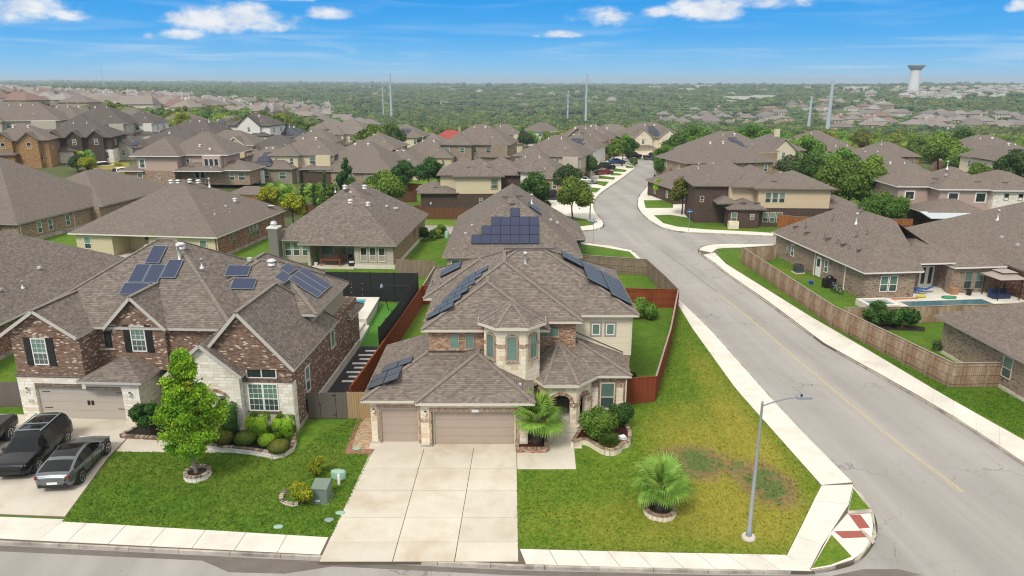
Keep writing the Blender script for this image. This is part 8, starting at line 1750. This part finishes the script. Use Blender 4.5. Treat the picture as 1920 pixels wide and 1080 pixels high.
shrub((*G(1330, 408), 0), 1.4, .8, 4000, .16, LF_GREEN, 'low green hedge at the corner of the tan stucco house', 59, kind='round'); 
shrub((*G(1088, 458), 0), .8, .8, 2000, .14, LF_DARK, 'dark bush beside the solar-roofed house right corner', 60); shrub((8.6, 48.3, 0), .4, .4, 1200, .09, LF_DARK, 'small dark bush behind the right wing of the corner house', 61)
for i, (px, D, k_, lab) in enumerate(((225, 157, LF_YEL, 'small golden shrub before the white entry gable'), (1186, 186, LF_GREEN, 'low hedge left of the dark pickup'), (1120, 175, LF_GOLDB, 'rusty shrub behind the blue car'), (1020, 118, LF_DARK, 'dark hedge right of the turret house'), (1090, 157, LF_DARK, 'dark shrub left of the silver sedan'), (345, 140, LF_OLIVE, 'olive shrub below the pinkish house'), (180, 148, LF_GREEN, 'green shrub by the white vehicles'))):
    x, y = A(px, D); shrub((x, y, terr(x, y)), 1.3, .9, 1800, .2, k_, lab, 70 + i)
# fan palms
def fan(seed, Rr_=1.0, n=26, droop=.35, spread=112):
    r_ = random.Random(seed); m_ = MB()
    for i in range(n):
        a = R(-spread + 2 * spread * i / (n - 1)); L_ = Rr_ * (1 - .25 * abs(a / math.pi)) * r_.uniform(.9, 1.05); w_ = Rr_ * .058; dx_, dy_ = math.cos(a), math.sin(a)
        pts = [Vector((0, 0, 0)), Vector((dx_ * L_ * .55, dy_ * L_ * .55, -.04 * L_)), Vector((dx_ * L_ * .82, dy_ * L_ * .82, -droop * .35 * L_)), Vector((dx_ * L_, dy_ * L_, -droop * L_))]
        sx_ = Vector((-dy_, dx_, 0)); ws = [w_ * .25, w_, w_ * .55, w_ * .05]; vs = []
        for p, ww in zip(pts, ws): vs += [p - sx_ * ww + Vector((0, 0, .012)), p + sx_ * ww - Vector((0, 0, .012))]
        m_.add(vs, [(0, 2, 3, 1), (2, 4, 5, 3), (4, 6, 7, 5)])
    return m_
def fan_mesh(seed, pet, **k):
    m_ = fan(seed, **k); m_.v = [(v[0] + pet, v[1], v[2]) for v in m_.v]; m_.bar((0, 0, 0), (pet, 0, 0), .03, .015); me = m_.mesh('frond', LF_PALM)
    uv = me.uv_layers[0].data; r_ = random.Random(seed)
    for p in me.polygons:
        s = r_.uniform(.2, .8)
        for li in p.loop_indices: uv[li].uv = (s, .5)
    return me
FANS = [fan_mesh(1, .75, Rr_=.95), fan_mesh(2, .75, Rr_=.85, droop=.5), fan_mesh(3, .5, Rr_=.75, droop=.3)]
def palm(loc, label, trunk_h, nf, sc_=1.0, seed=1, tr=.28, zoff=0, fr=None):
    r_ = random.Random(seed); e = empty('fan_palm', loc, 0, label, 'palm tree'); m_ = MB()
    if trunk_h > 0:
        m_.lathe([(tr * 1.1, -.1), (tr * 1.2, trunk_h * .4), (tr, trunk_h), (tr * .5, trunk_h + .15)], 10)
        for i in range(46): a = i * 2.4; z = trunk_h * (i / 46); m_.bar((tr * math.cos(a), tr * math.sin(a), z), ((tr + .14) * math.cos(a), (tr + .14) * math.sin(a), z + .14), .09, .03)
        m_.build('trunk', BARK_D, e)
    for i in range(nf):
        t = i / (nf - 1); el_ = R(80 - 92 * t ** .85 + r_.uniform(-9, 9)); a = i * 2.39996 + r_.uniform(-.2, .2); s = sc_ * r_.uniform(.85, 1.1)
        M = Matrix.Translation((0, 0, trunk_h + zoff)) @ Matrix.Rotation(a, 4, 'Z') @ Matrix.Rotation(-el_, 4, 'Y') @ Matrix.Rotation(r_.uniform(-.4, .4), 4, 'X') @ Matrix.Scale(s, 4)
        link('frond', (fr or FANS)[i % 3], e, mat=M)
    return e
palm((1.45, 38.5, .2), 'big fan palm with shaggy trunk between the garage and the porch', 1.5, 24, 1.15, 1)
palm((*G(1237, 960), .25), 'low fan palm in the brick ring on the corner lawn', 1.15, 26, 1.05, 2, .22)
for (px, D, s, lab) in ((848, 146, 2.0, 'pale-green fan palm behind the turret house roof'), (540, 122, 1.9, 'bushy palm behind the cream house roof, left of the cypresses'), (590, 124, 1.8, 'bushy palm behind the short cypress'), (520, 124, 1.7, 'bushy palm nearest the pinkish house'), (168, 157, 1.9, 'fan palm in front of the white garage of the three-gabled house')):
    x, y = A(px, D); palm((x, y, terr(x, y)), lab, 1.6, 22, s, int(px), .25)
sg = palm((5.65, 38.0, .3), 'sago palm with fine dark fronds at the tip of the porch planter', 0, 4, .5, 9)
for c in list(sg.children): bpy.data.objects.remove(c)
m_ = MB()
for s_ in (-1, 1):
    for i in range(16): t = i / 15; x0 = .08 + .62 * t; L_ = .16 * math.sin(math.pi * (t * .85 + .12)) + .03; z = .22 * t - .42 * t * t; m_.add([(x0 - .012, 0, z), (x0 + .012, 0, z), (x0 + .07, s_ * L_, z + .02)], [(0, 1, 2)])
m_.bar((0, 0, 0), (.4, 0, .03), .015); m_.bar((.4, 0, .03), (.72, 0, -.2), .012); sf_ = m_.mesh('frond', LF_GREEN)
for i in range(34): link('frond', sf_, sg, mat=Matrix.Rotation(i * 2.4, 4, 'Z') @ Matrix.Rotation(-R(70 - 70 * i / 34), 4, 'Y') @ Matrix.Scale(1.15, 4))
x_, y_, z_ = pt.location
for i in range(14): link('leaf', sf_, pt, mat=Matrix.Translation((0, 0, .35 + .1 * (i % 9))) @ Matrix.Rotation(i * 2.4, 4, 'Z') @ Matrix.Rotation(-R(65), 4, 'Y') @ Matrix.Scale(1.2, 4))
# short clumps that roughen the nearest lawns; they take the lawn's own material
def tufts(name, poly, n, mat, seed, label, z=.01):
    r_ = np.random.RandomState(seed); P2 = np.array(poly); lo, hi = P2.min(0), P2.max(0); q = r_.uniform(lo, hi, (n * 2, 2)); ins = np.zeros(len(q), bool)
    for (x0, y0), (x1, y1) in zip(poly, poly[1:] + poly[:1]):
        c = ((y0 > q[:, 1]) != (y1 > q[:, 1])); xx = (x1 - x0) * (q[:, 1] - y0) / ((y1 - y0) or 1e-9) + x0; ins ^= c & (q[:, 0] < xx)
    q = q[ins][:n]; k = len(q); P3 = np.concatenate([q, np.full((k, 1), z + .02)], 1); d = np.tile(np.array([[0, -.5, .6]]), (k, 1)) + r_.normal(0, .4, (k, 3))
    tag(link(name, leaf_mesh(name, P3, d, .085, mat, np.full(k, .5), seed, elong=1.2)), label, kind='stuff')
tufts('grass_tufts', corner[:6] + [(9.6, 45), (8.4, 43.4), (7.9, 41)] + gp([(1190, 815), (1186, 842), (1172, 862), (1150, 872), (1120, 866), (1095, 850), (1078, 846), (1083, 884), (969, 884)]), 42000, LAWN_C, 5, 'short uneven tufts of the dry corner lawn')
tufts('grass_tufts', gp([(116, 979), (214, 847), (390, 850), (560, 850), (600, 815), (690, 775), (645, 850), (697, 852), (622, 1007)]), 30000, GRASS, 6, 'short uneven tufts of the left lawn')
tufts('grass_tufts', gp([(1921, 822), (1767, 737), (1640, 661), (1560, 612), (1700, 690), (1790, 732), (1921, 735)]), 12000, GRASS_B, 7, 'short uneven tufts of the right verge')
# ------------------------------------------------------------------ woods
FT = [crown('oak_tree', *a, cr_r=.82, lsh=.2) for a in ((4.6, 3.6, 3200, .42, LF_WOOD, 81, 'round', 16), (4.2, 3.2, 2800, .42, LF_WOOD, 82, 'round', 13), (5.2, 3.4, 3600, .44, LF_WOOD, 83, 'round', 18), (3.8, 3.8, 2800, .40, LF_WOOD, 84, 'round', 13))]
FTF = [crown('woods_tree', *a, cr_r=.98, lsh=.25) for a in ((4.8, 3.4, 420, .8, LF_FAR, 91, 'round', 11), (5.4, 3.2, 460, .85, LF_FAR, 92, 'round', 13), (4.2, 3.6, 380, .8, LF_FAR, 93, 'round', 10))]
rw = random.Random(5); spots = []
def clear(x, y, r): return all((x - a) ** 2 + (y - b_) ** 2 > (r + c) ** 2 for a, b_, c in HPOS)
NEARG = {}
def wood_ok(px, D):
    if D < 215 and px < 640: return False
    if 640 <= px < 830 and D < 200: return False
    if 830 <= px < 1010 and D < 250: return False
    if 1010 <= px < 1290 and D < 238: return False
    if 1290 <= px < 1480 and D < 195: return False
    if 1480 <= px < 1560 and D < 205: return False
    if px >= 1560 and D < 205 and not (px > 1740 and D > 185): return False
    return True
cand = []
t_ = 0
while len(cand) < 1500 and t_ < 60000:
    t_ += 1; D = math.sqrt(rw.uniform(150 ** 2, 560 ** 2)); px = rw.uniform(-80, 2000)
    if not wood_ok(px, D): continue
    dens_ = 1.0
    if px < 300: dens_ = .25 if D < 330 else .45
    elif px < 560: dens_ = .75
    if rw.random() > dens_: continue
    x, y = A(px, D); 
    if not clear(x, y, 1.5): continue
    gx, gy = int(x // 6), int(y // 6); ok = True
    for i in (-1, 0, 1):
        for j in (-1, 0, 1):
            for (a, b_) in NEARG.get((gx + i, gy + j), ()):
                if (a - x) ** 2 + (b_ - y) ** 2 < 5.4 ** 2: ok = False
    if not ok: continue
    NEARG.setdefault((gx, gy), []).append((x, y)); cand.append((D, px, x, y))
cand.sort()
def where(px):
    return ('on the ridge behind the far-left roofs' if px < 300 else 'behind the left background roofs' if px < 620 else 'in the belt of woods left of the red roof' if px < 830 else 'in the belt of woods beyond the cream two-storey house' if px < 1100 else
            'in the woods behind the cul-de-sac' if px < 1300 else 'in the woods behind the tan stucco house' if px < 1500 else 'in the woods around the pylon bases' if px < 1640 else 'in the woods at the right, beyond the patio house')
for D, px, x, y in cand[:290]:
    o = link('oak_tree', rw.choice(FT), None, (x, y, terr(x, y) + .2), rw.uniform(0, 6)); s = rw.uniform(.62, 1.12); o.scale = (s, s, s * rw.uniform(.85, 1.1)); o.rotation_euler = (0, 0, rw.uniform(0, 6.3))
    tag(o, ('small leafy' if s < .78 else 'middling leafy' if s < .95 else 'large leafy') + ' oak ' + ('in front ' if D < 300 else '') + where(px), 'tree', 'oaks ' + where(px))
pts = [(x, y, terr(x, y) - .5, rw.uniform(.7, 1.2)) for D, px, x, y in cand[290:]]
t_ = 0
def far_dens(px, D):
    if px < 600 and 330 < D < 1000: return .42
    if px > 1700 and 1200 < D < 1700: return .25
    return 1.0
for lo, hi, num, s0, s1 in ((300, 540, 500, .8, 1.1), (540, 900, 4800, .75, 1.25), (900, 1600, 9000, .9, 1.5), (1600, 3000, 11000, 1.1, 1.9), (3000, 8500, 10000, 1.8, 3.2)):
    for _ in range(num):
        D = math.sqrt(rw.uniform(lo ** 2, hi ** 2)); px = rw.uniform(-480, 2300)
        if rw.random() > far_dens(px, D) or (lo == 300 and -80 < px < 2000): continue
        x, y = A(px, D)
        if D < 1700 and not clear(x, y, -4.0): continue
        cl_ = mnoise.noise(Vector((x * .004, y * .004, 0)))
        if D > 700 and cl_ < -.38: continue
        n = mnoise.fractal(Vector((x * .0025, y * .0025, 0)), 1, 2, 4) * min(1, max(0, (D - 260) / 700)) * (3 + D * .0016)
        s = rw.uniform(s0, s1); pts.append((x, y, terr(x, y) + n - 1.2 * s, s))
me = bpy.data.meshes.new('woods'); me.from_pydata([(p[0], p[1], p[2]) for p in pts], [], [])
at = me.attributes.new('sc', 'FLOAT', 'POINT'); at.data.foreach_set('value', [p[3] for p in pts])
wo_ = link('far_woods', me); tag(wo_, 'far-off green woods covering the valley and hills up to the horizon', kind='stuff')
srcc = bpy.data.collections.new('woods_sources')
for i, m_ in enumerate(FTF): o = bpy.data.objects.new('woods_tree', m_); srcc.objects.link(o)
ng = bpy.data.node_groups.new('woods_scatter', 'GeometryNodeTree'); ng.interface.new_socket('Geometry', in_out='INPUT', socket_type='NodeSocketGeometry'); ng.interface.new_socket('Geometry', in_out='OUTPUT', socket_type='NodeSocketGeometry')
N = ng.nodes.new; gi = N('NodeGroupInput'); go = N('NodeGroupOutput'); ip = N('GeometryNodeInstanceOnPoints'); ci2 = N('GeometryNodeCollectionInfo'); ci2.inputs['Collection'].default_value = srcc; ci2.inputs['Separate Children'].default_value = True; ci2.inputs['Reset Children'].default_value = True
ip.inputs['Pick Instance'].default_value = True; na = N('GeometryNodeInputNamedAttribute'); na.data_type = 'FLOAT'; na.inputs['Name'].default_value = 'sc'; rv = N('FunctionNodeRandomValue'); rv.data_type = 'FLOAT_VECTOR'; rv.inputs[1].default_value = (0, 0, 6.28)
cx_ = N('ShaderNodeCombineXYZ'); lk = ng.links.new
for i in range(3): lk(na.outputs[0], cx_.inputs[i])
lk(gi.outputs[0], ip.inputs['Points']); lk(ci2.outputs[0], ip.inputs['Instance']); lk(cx_.outputs[0], ip.inputs['Scale']); lk(rv.outputs[0], ip.inputs['Rotation']); lk(ip.outputs[0], go.inputs[0])
wo_.modifiers.new('scatter', 'NODES').node_group = ng
# ------------------------------------------------------------------ haze
hz = MB().box(-9800, -120, -60, 9800, 10400, 62).build('haze', [])
hz.data.materials.clear(); hm = bpy.data.materials.new('haze_air'); hm.use_nodes = True; hm.node_tree.nodes.clear()
pv = hm.node_tree.nodes.new('ShaderNodeVolumePrincipled'); pv.inputs['Color'].default_value = (.74, .88, 1, 1); pv.inputs['Density'].default_value = .00019; pv.inputs['Anisotropy'].default_value = .2
ou = hm.node_tree.nodes.new('ShaderNodeOutputMaterial'); hm.node_tree.links.new(pv.outputs[0], ou.inputs['Volume']); hz.data.materials.append(hm); tag(hz, 'thin pale air over the whole scene', kind='stuff')
